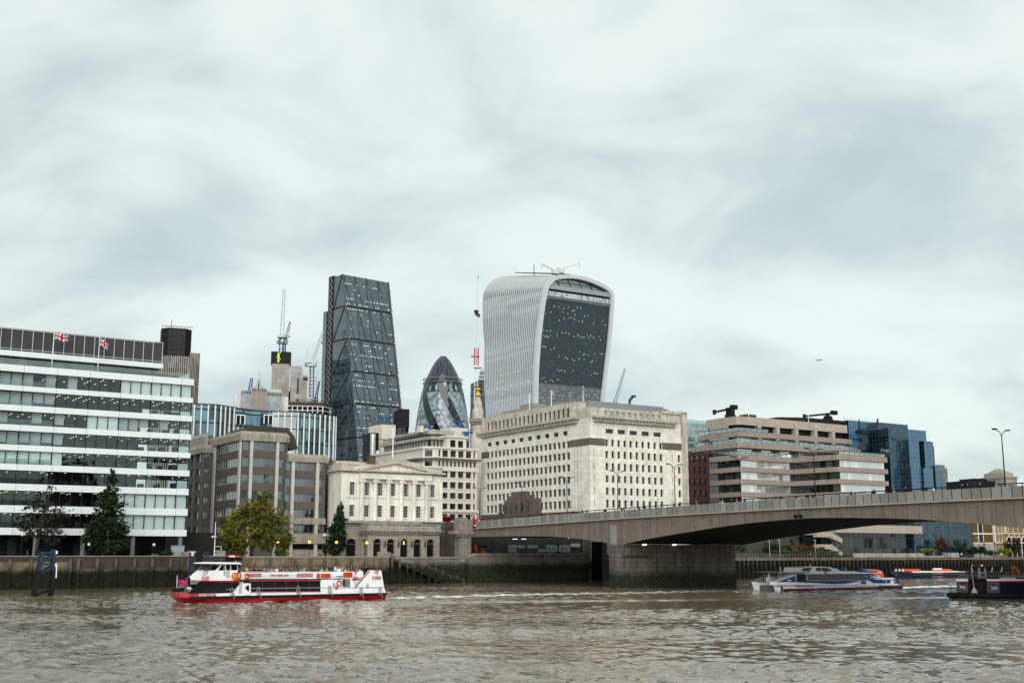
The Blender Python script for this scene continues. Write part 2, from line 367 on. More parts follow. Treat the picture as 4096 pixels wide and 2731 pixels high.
def river():
 rs = np.random.RandomState(3)
 th = np.concatenate([np.linspace(-1.15, -.46, 40)[:-1], np.linspace(-.46, .46, 760), np.linspace(.46, 1.15, 40)[1:]])
 ys = [12.]
 while ys[-1] < 460: ys.append(ys[-1] + max(.16, min(.95, .0038 * ys[-1])) * (2.2 if ys[-1] < 46 else 1))
 ys = np.array(ys); Y, T = np.meshgrid(ys, np.tan(th), indexing='ij'); X = Y * T
 Z = np.zeros_like(X)
 lowres = np.clip((np.abs(np.arctan(T)) - .44) / .05, 0, 1)
 # wind chop: many crossing wave trains, in patches of rougher and smoother water
 for i in range(90):
  lam = .7 * (5. / .7) ** rs.rand(); ang = R(28) + rs.randn() * .75; ph = rs.rand() * 6.28
  k = 2 * math.pi / lam; amp = .0080 * lam ** .72 * (.6 + .8 * rs.rand())
  Z += amp * np.sin(k * (X * math.cos(ang) + Y * math.sin(ang)) + ph + 1.3 * np.sin(X * .05 * (1 + i % 5) + Y * .037 * (1 + i % 4) + i))
 pt = np.zeros_like(X)
 for i in range(16):
  a = rs.rand() * 6.28; kx, ky = math.cos(a) * (.03 + .1 * rs.rand()), math.sin(a) * (.06 + .2 * rs.rand())
  pt += np.sin(kx * X + ky * Y + rs.rand() * 6.28)
 pt = 1 / (1 + np.exp(-pt * .9))
 S = (X - BX) * RX + (Y - BY) * RY; Tt = (X - BX) * QX + (Y - BY) * QY
 calm = np.clip((-Tt - 2) / 26, .3, 1)                  # smoother close to the wall
 Z *= (.25 + .48 * pt) * calm
 foam = np.zeros_like(X)
 def wake(s0, t0, s1, w0, w1, power, fade=1.):
  nonlocal foam, Z
  u = np.clip((S - s0) / (s1 - s0), 0, 1); on = ((S > s0) & (S < s1)).astype(float)
  wd = w0 + (w1 - w0) * u; d = np.abs(Tt - t0 - 1.2 * np.sin(S * .13)) / wd
  f = on * np.exp(-d ** 2 * 1.6) * (1 - u) ** fade * np.clip((S - s0) / 2, 0, 1) * power
  foam = np.maximum(foam, f)
  Z += f * .10 * np.sin(S * 2.1 + np.sin(Tt * 1.7) * 1.5)
 wake(-59.5, -72.5, 50, 4.2, 9, 1.02, .45)
 wake(42, -76.5, 100, 4.2, 9, 1.25, .5)
 wake(-90, -77.2, -60, .5, 1.7, 1.0, .25)
 wake(8, -81.3, 42, .5, 1.4, .8, .3); wake(0, -78, 10, 4.5, 2.5, .85, .2)
 d = np.hypot(S - 10, (Tt + 116) * .8); foam = np.maximum(foam, np.exp(-(d / 9) ** 2) * .62)
 # bow waves of the red cruiser: swell alongside the hull
 hl = np.exp(-((Tt + 78.6) / 1.6) ** 2)
 Z += hl * .26 * np.sin((S + 88) * .44 + .6) * np.exp(-((S + 74) / 14) ** 2)
 for s_, t_, sg in ((-88, -77, 1), (9, -81, 1)):
  dd = (S - s_) * math.sin(.33) + (Tt - t_) * math.cos(.33)
  Z += .16 * np.exp(-((dd + 3) / 2.2) ** 2) * np.sin(dd * 1.4) * (S > s_)
 foam += np.clip(Z - .17, 0, .1) * 3.0 * (pt > .5)
 Z *= (1 - lowres)
 ny, nx = X.shape
 co = np.stack([X, Y, Z], -1).reshape(-1, 3).astype(np.float32)
 idx = np.arange(ny * nx).reshape(ny, nx)
 q = np.stack([idx[:-1, :-1], idx[:-1, 1:], idx[1:, 1:], idx[1:, :-1]], -1).reshape(-1, 4)
 me = bpy.data.meshes.new('river')
 me.vertices.add(len(co)); me.vertices.foreach_set('co', co.ravel())
 me.loops.add(q.size); me.loops.foreach_set('vertex_index', q.ravel().astype(np.int32))
 me.polygons.add(len(q)); me.polygons.foreach_set('loop_start', (np.arange(len(q)) * 4).astype(np.int32))
 me.polygons.foreach_set('loop_total', np.full(len(q), 4, np.int32))
 me.update(calc_edges=True)
 me.polygons.foreach_set('use_smooth', np.ones(len(q), bool))
 at = me.attributes.new('foam', 'FLOAT', 'POINT'); at.data.foreach_set('value', np.clip(foam, 0, 1.5).ravel().astype(np.float32))
 at = me.attributes.new('patch', 'FLOAT', 'POINT'); at.data.foreach_set('value', pt.ravel().astype(np.float32))
 m = bpy.data.materials.new('river_water'); m.use_nodes = True; n = NT(m.node_tree); b = n.n['Principled BSDF']
 pos = n.new('ShaderNodeNewGeometry').outputs['Position']
 fa = n.new('ShaderNodeAttribute', attribute_name='foam').outputs['Fac']
 fn = n.noise(n.mapping(pos, (.8, 1.5, 1)), 1.4, 6, .68, .6)
 fk = n.ramp(n.math('ADD', n.math('MULTIPLY', fa, .55), n.math('MULTIPLY', fn, .85)), .68, 1.02)
 mud = n.mix(n.ramp(n.noise(n.mapping(pos, (.03, .05, 1)), 1., 4), .35, .65), (.14, .108, .070, 1), (.21, .168, .118, 1))
 n.set(b.inputs['Base Color'], n.mix(fk, mud, (.74, .75, .70, 1)))
 n.set(b.inputs['Roughness'], n.math('ADD', n.math('MULTIPLY', fk, .5), .07))
 b.inputs['IOR'].default_value = 1.4
 nrm = n.new('ShaderNodeNewGeometry').outputs['Normal']
 pa = n.new('ShaderNodeAttribute', attribute_name='patch').outputs['Fac']
 for sc_, am in ((.9, .24), (2.6, .20)):
  tx = n.new('ShaderNodeTexNoise'); tx.inputs['Scale'].default_value = sc_; tx.inputs['Detail'].default_value = 3; n.l.new(n.mapping(pos, (.55, 1.3, 1)), tx.inputs['Vector'])
  nrm = n.vm('ADD', nrm, n.mapping(n.vm('SUBTRACT', tx.outputs['Color'], (.5, .5, .5)), n.comb(n.math('MULTIPLY', n.math('ADD', pa, .45), am), n.math('MULTIPLY', n.math('ADD', pa, .45), am), 0.)))
 n.l.new(n.vm('NORMALIZE', nrm), b.inputs['Normal'])
 me.materials.append(m)
 o = bpy.data.objects.new('river', me); COL.objects.link(o); tag(o, kind='structure')
river()
# ------------------------------------------------------------------ river walls
MOSS = (.008, .0105, .0045)
WB = M('wall_brick', (.085, .066, .056), .9, .2, var=.25, streak=.4, brick=(.45, .16, .02, 1.5), moss=(2.3, 3.5, MOSS))
WS = M('wall_stone_pale', (.26, .20, .14), .9, .2, var=.3, scale=.6, streak=.9, moss=(2.7, 4.5, MOSS))
WS2 = M('wall_stone_band', (.22, .165, .11), .9, .2, var=.32, scale=.8, streak=.6, moss=(2.7, 4.1, MOSS))
COP = M('coping_stone', (.33, .295, .255), .85, .2, streak=.3)
POST = M('fender_post', (.16, .14, .12), .9, .2, streak=.6, moss=(2.6, 4.4, (.012, .013, .005)))
def posts(root, org, us, z1=5.25, t=0., wd=.42):
 for u in us:
  s = F(u, 2240, 0)[0]
  mb = MB(org); mb.box(s - wd / 2, s + wd / 2, t - .5, t - .02, -.6, z1 - .1); mb.box(s - wd * .4, s + wd * .4, t - .45, t - .02, z1 - .1, z1)
  mb.build('fender_post', POST, root)
sA, sB, sC, sD = F(-260, 2225, 0)[0], F(300, 2225, 0)[0], F(902, 2225, 0)[0], F(978, 2225, 0)[0]
sE, sF_, sG = F(1557, 2225, 0)[0], F(1868, 2215, 0)[0], F(2352, 2210, 0)[0]
org = (sA, 0, 0); r0 = thing('river_wall', 'dark brick river wall with mossy foot below the white ribbon-window building', 'wall', place(*org))
mb = MB(org); mb.box(sA, sC, 0, .9, 3.55, 5.7); mb.build('brick_parapet', WB, r0)
mb = MB(org); mb.box(sA, sB - .4, -.12, .9, -3, 4.75); mb.box(sB - .4, sC, -.05, .9, -3, 3.545); mb.build('stone_base', WS2, r0)
mb = MB(org); mb.box(sA, sC, -.1, .7, 5.704, 5.84); mb.build('coping', COP, r0)
posts(r0, org, [38, 122, 280], 5.3, -.12); posts(r0, org, [312, 387, 462, 537, 608, 680, 750, 880], 5.3, -.05)
org = (sD, 0, 0); r0 = thing('river_wall', 'pale stained stone river wall with timber fenders in front of the columned hall', 'wall', place(*org))
mb = MB(org); mb.box(sD, sE, 0, .9, -3, 5.45); mb.build('stone_face', WS, r0)
mb = MB(org); mb.box(sD, sE, -.12, .8, 5.454, 5.72); mb.build('coping', COP, r0)
posts(r0, org, [987, 1078, 1178, 1238, 1296, 1344, 1403, 1460, 1518], 5.2)
# gap with the gangway behind the cruiser
org = (sC, 1.2, 0); r0 = thing('river_wall', 'recessed dark wall bay between brick wall and pale stone wall', 'wall', place(*org))
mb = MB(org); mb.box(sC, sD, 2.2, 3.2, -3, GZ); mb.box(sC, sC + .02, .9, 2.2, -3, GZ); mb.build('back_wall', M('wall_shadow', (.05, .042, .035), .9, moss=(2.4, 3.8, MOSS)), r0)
# stairs bay and abutment terrace
org = (sE, 0, 0); r0 = thing('terrace_wall', 'stepped granite terrace wall under the bridge end with green weed', 'wall', place(*org))
zt0, zt1 = Fz(2226, 2, 1750), Fz(2212, 0, 2100)
s1, s2 = F(1866, 2226, 1)[0], F(1893, 2212, 1)[0]
mb = MB(org)
mb.box(sE, s1, 2.0, 2.8, -3, zt0 - .25); mb.box(s1 + .004, s1 + .5, .904, 2.6, -3, zt0 - .25)
mb.slab([(s1 + .003, -3), (sG, -3), (sG, zt1 - .25), (s2, zt1 - .25), (s1 + .003, zt0 - .25)], 0, .9, fS(0))
for k in range(5): mb.box(s2 + 1.5 + .8 * k, sG + .1 + .06 * k, -.08 - .05 * k, -.002, zt1 - 1.5 - .5 * k, zt1 - 1.08 - .5 * k)
mb.box(sG - .9, sG + .02, .903, 8, -3, zt1 - .25)
mb.build('wall_body', GRAN, r0)
mb = MB(org); mb.box(sE, s1 - .004, 1.9, 2.9, zt0 - .246, zt0)
mb.slab([(s1, zt0 - .25), (s2, zt1 - .25), (sG + .1, zt1 - .25), (sG + .1, zt1), (s2, zt1), (s1, zt0)], -.1, 1.0, fS(0)); mb.build('coping', COP, r0)
for u0, u1 in ((2078, 2120), (2133, 2178), (2190, 2230)):
 a, b = F(u0, 2220, 0)[0], F(u1, 2220, 0)[0]; mb = MB(org)
 mb.box(a, b, -.02, .0, zt1 - 1.15, zt1 - .3, 1)
 for k in range(9): x = a + (b - a) * (k + .5) / 9; mb.lathe([(.06, 0), (.1, .2), (.05, .5), (.07, .8)], (x, -.1, zt1 - 1.12), 6, 0)
 mb.build('balustrade', [GRANU, BLACK], r0)
# river stairs: cut-away flight with timber piles in front
org = (F(1557, 2225, 0)[0], .4, 0); r0 = thing('river_stairs', 'stone river stairs descending behind a row of timber piles', 'stairs', place(*org))
sa, za = F(1568, 2222, .6); sb, zb = F(1800, 2330, .6)
mb = MB(org); nst = 22
for k in range(nst):
 x0 = sa + (sb - sa) * k / nst; x1 = sa + (sb - sa) * (k + 1) / nst; z = 5.2 - 5.6 * k / nst
 mb.box(x0, x1 - .001, .1, 1.99, z - .5, z - .02 * (k % 2))
mb.build('steps', M('wet_stone', (.07, .062, .05), .6, .4, moss=(1.8, 4.2, MOSS)), r0)
pp = [F(u, v, .3) for u, v in ((1516, 2206), (1561, 2206), (1604, 2226), (1660, 2247))]
mb = MB(org); mb.slab([(pp[0][0], pp[0][1] - 1.1), (pp[1][0], pp[1][1] - 1.1), (pp[2][0], pp[2][1] - 1.1), (pp[3][0], pp[3][1] - .35), (pp[3][0], pp[3][1]), (pp[2][0], pp[2][1]), (pp[1][0], pp[1][1]), (pp[0][0], pp[0][1])], 0.95, 1.25, fS(0)); mb.build('stair_parapet', GRANU, r0)
for i, (u, v) in enumerate([(1569, 2219), (1599, 2233), (1629, 2246), (1656, 2254), (1686, 2256), (1716, 2285), (1743, 2285), (1773, 2300), (1802, 2316), (1829, 2318)]):
 s, z = F(u, v, -.4); mb = MB(org); mb.box(s - .2, s + .2, -.6, -.2, -1, z); mb.build('pile', POST, r0)
mb = MB(org); ch = [F(u, v, -.4) for u, v in [(1716, 2262), (1743, 2272), (1771, 2284), (1802, 2298), (1829, 2303), (1856, 2314)]]
for (x0, z0), (x1, z1) in zip(ch, ch[1:]):
 pts = [(x0 + (x1 - x0) * k / 6, -.4, z0 + (z1 - z0) * k / 6 - .35 * math.sin(math.pi * k / 6)) for k in range(7)]; mb.tube(pts, .03, 4)
for x0, z0 in ch: mb.tube([(x0, -.4, z0 - .9), (x0, -.4, z0 + .1)], .04, 5)
mb.build('chain', STEEL, r0)
# timber pile wall right of the bridge
sH, sI = F(2700, 2220, 0)[0], F(4300, 2220, 0)[0]
org = (sH, 0, 0); r0 = thing('piled_quay', 'long dark timber piled quay wall right of the bridge pier', 'quay', place(*org))
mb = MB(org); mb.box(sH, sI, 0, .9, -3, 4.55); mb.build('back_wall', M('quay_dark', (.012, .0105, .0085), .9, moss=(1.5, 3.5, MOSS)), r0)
QB = M('quay_beam', (.20, .165, .13), .9, .2, var=.3, streak=.9)
mb = MB(org); mb.box(sH, sI, -.75, .85, 4.554, 5.35); mb.build('edge_beam', QB, r0)
mb = MB(org); mb.box(sH, sI, -.22, -.01, 3.75, 4.1); mb.box(sH, sI, -.22, -.01, 1.6, 1.85); mb.build('waling', M('waling', (.04, .035, .03), .85, var=.4, scale=.9), r0)
QP = M('quay_pile', (.115, .10, .08), .9, .2, var=.45, scale=.8, streak=1., moss=(2.2, 4.8, (.016, .0145, .009)))
x = F(2952, 2220, 0)[0]; k = 0
while x < sI:
 if k < 100:
  mb = MB(org); ln = rnd.uniform(-.12, .12); mb.loft([[(x + a + ln * (1 - z / 4.5), -.62 + b, z) for a, b in ((-.15, 0), (.15, 0), (.15, .32), (-.15, .32))] for z in (-1, 3.9, 4.553)]); mb.build('pile', QP, r0)
 x += rnd.uniform(1.45, 1.75); k += 1
mb = MB(org); z = 6.25                      # railing on the left part
a, b = F(2945, 2214, .3)[0], F(3412, 2206, .3)[0]
for k in range(40): x = a + (b - a) * k / 39; mb.bar((x, .3, 5.35), (x, .3, z), .05)
for zz_ in (z, z - .45): mb.bar((a, .3, zz_), (b, .3, zz_), .05)
mb.build('railing', STEEL, r0)
a, b = F(3415, 2214, 0)[0], F(3832, 2206, 0)[0]
mb = MB(org)
g0, g1 = F(3693, 2206, 0)[0], F(3773, 2206, 0)[0]
for q0, q1, h in ((a, g0, 6.45), (g0 + .004, g1, 5.72), (g1 + .004, b, 6.6)): mb.box(q0, q1, -.3, .5, 5.354, h)
mb.build('concrete_upstand', M('upstand', (.40, .36, .325), .85, streak=.9, joint=(3.1, .5)), r0)
mb = MB(org); a, b = F(3830, 2220, 0)[0], sI
for k in range(60): x = a + (b - a) * k / 59; mb.bar((x, .3, 5.35), (x, .3, 6.2), .06)
for zz_ in (6.2, 5.8): mb.bar((a, .3, zz_), (b, .3, zz_), .06)
mb.build('railing', DARK, r0)
# ------------------------------------------------------------------ the bridge
def lerp(xs, x):
 for (a, fa), (b, fb) in zip(xs, xs[1:]):
  if x <= b: return fa + (fb - fa) * (x - a) / (b - a)
 return xs[-1][1]
def smooth(pts, n=4):                        # monotone resampling with a cubic
 o = []
 for i in range(len(pts) - 1):
  p0, p1, p2, p3 = pts[max(i - 1, 0)], pts[i], pts[i + 1], pts[min(i + 2, len(pts) - 1)]
  for k in range(n):
   t = k / n; m1 = (p2[1] - p0[1]) / (p2[0] - p0[0]) * (p2[0] - p1[0]); m2 = (p3[1] - p1[1]) / (p3[0] - p1[0]) * (p2[0] - p1[0])
   h = lambda t: (2 * t**3 - 3 * t**2 + 1) * p1[1] + (t**3 - 2 * t**2 + t) * m1 + (-2 * t**3 + 3 * t**2) * p2[1] + (t**3 - t**2) * m2
   o.append((p1[0] + (p2[0] - p1[0]) * t, h(t)))
 return o + [pts[-1]]
ptop = smooth([(0, 13.32), (25, 13.74), (48.5, 14.03), (81.6, 14.48), (100, 14.58), (134, 14.62), (200, 14.3)])   # x = metres out from the bank
pbot = smooth([(0, 11.62), (25, 12.08), (48.5, 12.5), (81.6, 12.9), (100, 13.02), (134, 13.08), (200, 12.75)])
soff = smooth([(-2, 9.9), (1.3, 9.88), (24.2, 9.72), (37.1, 9.13), (48.4, 8.05)]) + smooth([(51.9, 7.95), (59, 8.82), (66.5, 9.56), (81.4, 10.85), (92, 11.35), (101, 11.45), (118.5, 10.72), (133.4, 9.28), (146, 7.95)]) + [(149, 7.9)] + smooth([(153, 8.), (175, 9.3), (200, 9.9)])
WBR = 30.6
org = (0, -49, 0)
br = thing('road_bridge', 'long grey concrete road bridge with panelled parapet crossing the river', 'bridge', W(0, -49, 0))
mb = MB(org); T = [k * 2.0 for k in range(-1, 101)]
rings = []
for x in T:
 zs_, zb_ = lerp(soff, x), lerp(pbot, max(x, 0))
 rings.append([(.35, -x, zb_ + .1), (.35, -x, zs_), (WBR - .35, -x, zs_), (WBR - .35, -x, zb_ + .1)])
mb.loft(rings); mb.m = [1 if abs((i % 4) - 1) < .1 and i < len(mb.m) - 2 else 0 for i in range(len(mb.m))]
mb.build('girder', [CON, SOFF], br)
mb = MB(org); mb.loft([[(.1, -x, lerp(pbot, max(x, 0)) + .104), (WBR - .1, -x, lerp(pbot, max(x, 0)) + .104), (WBR - .1, -x, lerp(pbot, max(x, 0)) + .35), (.1, -x, lerp(pbot, max(x, 0)) + .35)] for x in T]); mb.build('deck', ROAD, br)
mb = MB(org)
for sgn, s0 in ((1, 0.), (-1, WBR)): mb.loft([[(s0 - .12 * sgn, -x, lerp(pbot, max(x, 0)) - .06), (s0 + .5 * sgn, -x, lerp(pbot, max(x, 0)) - .06), (s0 + .5 * sgn, -x, lerp(pbot, max(x, 0)) + .1), (s0 - .12 * sgn, -x, lerp(pbot, max(x, 0)) + .1)] for x in T])
mb.build('cornice', M('cornice_strip', (.42, .36, .29), .8), br)
pm = []                                       # parapet panels, four meshes of slightly different stone
for k, cc in enumerate(((.30, .29, .275), (.25, .245, .23), (.275, .255, .235), (.32, .315, .30))):
 mb = MB(); mb.box(-.02, .26, -.67, .67, 0, 1.58); pm.append(mb.mesh('parapet_panel', M('parapet_granite_%s' % 'abcd'[k], cc, .8, .25, var=.14, scale=.8, grain=.14)))
hid = MB(org); hid2 = MB(org)
for k in range(126):
 x = .8 + 1.5 * k
 if x < 150: inst(pm[rnd.randrange(4)], 'parapet_panel', br, (0 - org[0], -x - org[1], lerp(ptop, x) - 1.58 + .0))
 hid.box(.05, .2, -x - .75, -x + .75, lerp(ptop, x) - 1.5, lerp(ptop, x) - .1)
 hid2.box(WBR - .26, WBR, -x - .74, -x + .74, lerp(ptop, x) - 1.5, lerp(ptop, x))
hid.build('parapet_backing', DARK, br); hid2.build('far_parapet', PARA, br)
for s0 in (.12, WBR - .12):
 mb = MB(org); mb.tube([(s0, -x, lerp(ptop, max(x, 0)) + .34) for x in T], .085, 6)
 for k in range(66): x = 1.5 + 3 * k; mb.bar((s0, -x, lerp(ptop, x) - .05), (s0, -x, lerp(ptop, x) + .3), .09)
 mb.build('handrail', DARK, br)
PIERM = M('pier_granite', (.215, .187, .157), .85, .25, streak=.8, var=.25, brick=(1.9, .92, .045, .22), moss=(1.9, 4.0, (.018, .024, .011)))
xl, xr = F(2470, 2280, -51.6)[0], F(2942, 2280, -51.6)[0]
for t0, zt in ((-51.6, 7.9), (-154, 7.9)):
 mb = MB(org); mb.loft([[(x0, t0 - e, z), (x1, t0 - e, z), (x1, t0 + 2.3 + e, z), (x0, t0 + 2.3 + e, z)] for x0, x1, e, z in ((xl - .15, xr + .2, .12, -3), (xl, xr, .0, zt))]); mb.build('pier', PIERM, br)
a_, b_ = G(2443, 2176, -.1)[0], G(2459, 2176, -.1)[0]
mb = MB(org); mb.box(-.22, .349, a_, min(b_, a_ - .7), 7.9, G(2450, 2100, -.1)[1]); mb.build('pilaster', PARA, br)
mb = MB(org)
for u in (2577, 2697):
 s, z = F(u, 2177, -51.7); mb.box(s - .35, s + .35, -51.95, -51.62, z - .1, z + .14)
mb.build('floodlight', LAMP('flood_glow', (1, .97, .9), 1.6), br)
s, z = F(2540, 2225.5, -51.66)
text(br, 'LONDON  BRIDGE', .85, (s - org[0], -51.60 - org[1], z), M('lettering_grey', (.02, .019, .018), .8), wid=F(2592, 2225, -51.6)[0] - F(2487, 2225, -51.6)[0], bold=.03, ext=.03)
tt, z = G(3195, 2058, .2); mb = MB(org)
for e in (-.55, .55): mb.lathe([(.08, 0), (.3, .25), (.32, .5)], (.0, tt + e, z - .5), 8)
mb.bar((.1, tt, z - .3), (.1, tt, z + .6), .07); mb.bar((.1, tt - .5, z - .2), (.1, tt + .5, z - .2), .07); mb.build('signal_lamp', BLACK, br)
# abutment and approach on the bank
org = (0, 3, 0); r0 = thing('bridge_abutment', 'weathered granite bridge abutment with corbelled pier and retaining wall', 'abutment', W(0, 3, GZ)); org = (0, 3, GZ)
mb = MB(org); x0 = -.25
p0, p1 = F(1836, 2100, 2.2)[0], F(1880, 2100, 2.2)[0]
mb.box(p0, p1, 1.6, 4.0, 4.3, Fz(2135, 1.6, 1850)); mb.box(p1 + .003, x0 + .6, 2.6, 4.6, 4.3, Fz(2080, 2.6, 1890))
mb.box(p0 - 1.6, p1 + .3, 1.0, 4.1, Fz(2135, 1, 1850) + .003, Fz(2122, 1, 1850))
mb.box(p0 - .3, p1 + .2, 1.4, 4.05, Fz(2122, 1, 1850) + .003, Fz(2078, 1.4, 1860)); mb.box(p0 + .1, p1 - .8, 1.8, 4.0, Fz(2078, 1.4, 1860) + .003, Fz(2069, 1.8, 1860))
for k in range(7): x = p0 - .9 + (p1 - p0 + 1.2) * k / 6; mb.box(x - .18, x + .18, 1.1, 1.598, Fz(2144, 1, 1850), Fz(2135, 1, 1850))
mb.build('abutment_pier', GRANU, r0)
mb = MB(org); zr = 13.2; mb.box(-.9, .2, 5.0, 60, GZ, zr - 1.2); mb.slab([(5, zr - 1.196), (60, zr - 1.196), (60, zr - .5), (5, zr)], -1.0, .0, lambda u, z, d: (d, u, z)); mb.box(-6.2, -.904, 12, 13, GZ, Fz(2090, 12, 1800)); mb.build('retaining_wall', M('granite_dark', (.15, .135, .12), .85, streak=.5, brick=(1.6, .62, .03, .35)), r0)
mb = MB(org); mb.box(.21, 34.2, 6.5, 7.5, GZ, 11.9); mb.build('end_wall', M('abutment_face', (.075, .067, .06), .9, streak=.4, joint=(5, .4)), r0)
mb = MB(org); mb.box(.2, WBR, 7.504, 60, 12.0, 12.4); mb.build('approach_deck', ROAD, r0)
mb = MB(org); WINB = P('lit_blind', (.20, .255, .28), .3)
for u0, u1, v0, v1 in ((2033, 2068, 2178, 2192), (2033, 2068, 2194, 2208), (2073, 2100, 2178, 2192), (2110, 2150, 2178, 2192), (2152, 2183, 2194, 2208), (2186, 2216, 2178, 2192), (2186, 2216, 2194, 2208), (2218, 2232, 2179, 2207), (2235, 2248, 2179, 2207), (2250, 2281, 2179, 2192), (2250, 2281, 2194, 2208)):
 s0, z1 = F(u0, v0, 6.4); s1_, z0 = F(u1, v1, 6.4); m_ = MB(org); m_.box(s0, s1_, 6.38, 6.48, z0, z1); m_.build('shopfront_window', WINB, r0)
s0, z1 = F(2284, 2172, 6.3); s1_, z0 = F(2320, 2187, 6.3); m_ = MB(org); m_.box(s0, s1_, 6.2, 6.4, z0, z1); m_.build('sign_panel', P('sign_grey', (.33, .37, .38), .4), r0)
m_ = MB(org)
for u in (2060, 2095): s, z = F(u, 2155, 6.3); m_.box(s - .6, s + .6, 6.2, 6.42, z - .08, z + .08)
s, z = F(2275, 2151, 3); m_.ball((s, 3, z), .12)
m_.build('ceiling_light', LAMP('dim_tube', (.75, .9, 1), .5), r0)
m_ = MB(org); s0, s1_ = F(2325, 2200, 6.4)[0], WBR; m_.box(s0, WBR + 3, 6.3, 6.49, GZ - 1, 11.8); m_.build('dark_bay', BLACK, r0)
# footbridge seen through the gap beside the pier
org = (31, -1, GZ); r0 = thing('footbridge', 'dark steel truss footbridge glimpsed between terrace wall and bridge pier', 'footbridge', W(*org))
mb = MB(org); zf = Fz(2218, -2, 2400)
mb.box(31, 40, -3, -1, zf - .9, zf); mb.build('walkway', BLACK, r0)
mb = MB(org)
for a, b in (((2383, 2209), (2400, 2176)), ((2400, 2176), (2412, 2209)), ((2404, 2176), (2428, 2222)), ((2400, 2176), (2432, 2190))):
 p, q_ = F(*a, -3), F(*b, -3); mb.bar((p[0], -3, p[1]), (q_[0], -3, q_[1]), .3)
for k in range(20): x = 31 + .45 * k; mb.bar((x, -3, zf), (x, -3, zf + 1.), .08)
mb.bar((31, -3, zf + 1), (40, -3, zf + 1), .1); mb.build('truss', BLACK, r0)
mb = MB(org); mb.box(31, 32.4, -5, -1, -3, 9); mb.box(32.4, 40, -1, .5, -3, zf - 1); mb.build('dark_pier', BLACK, r0)
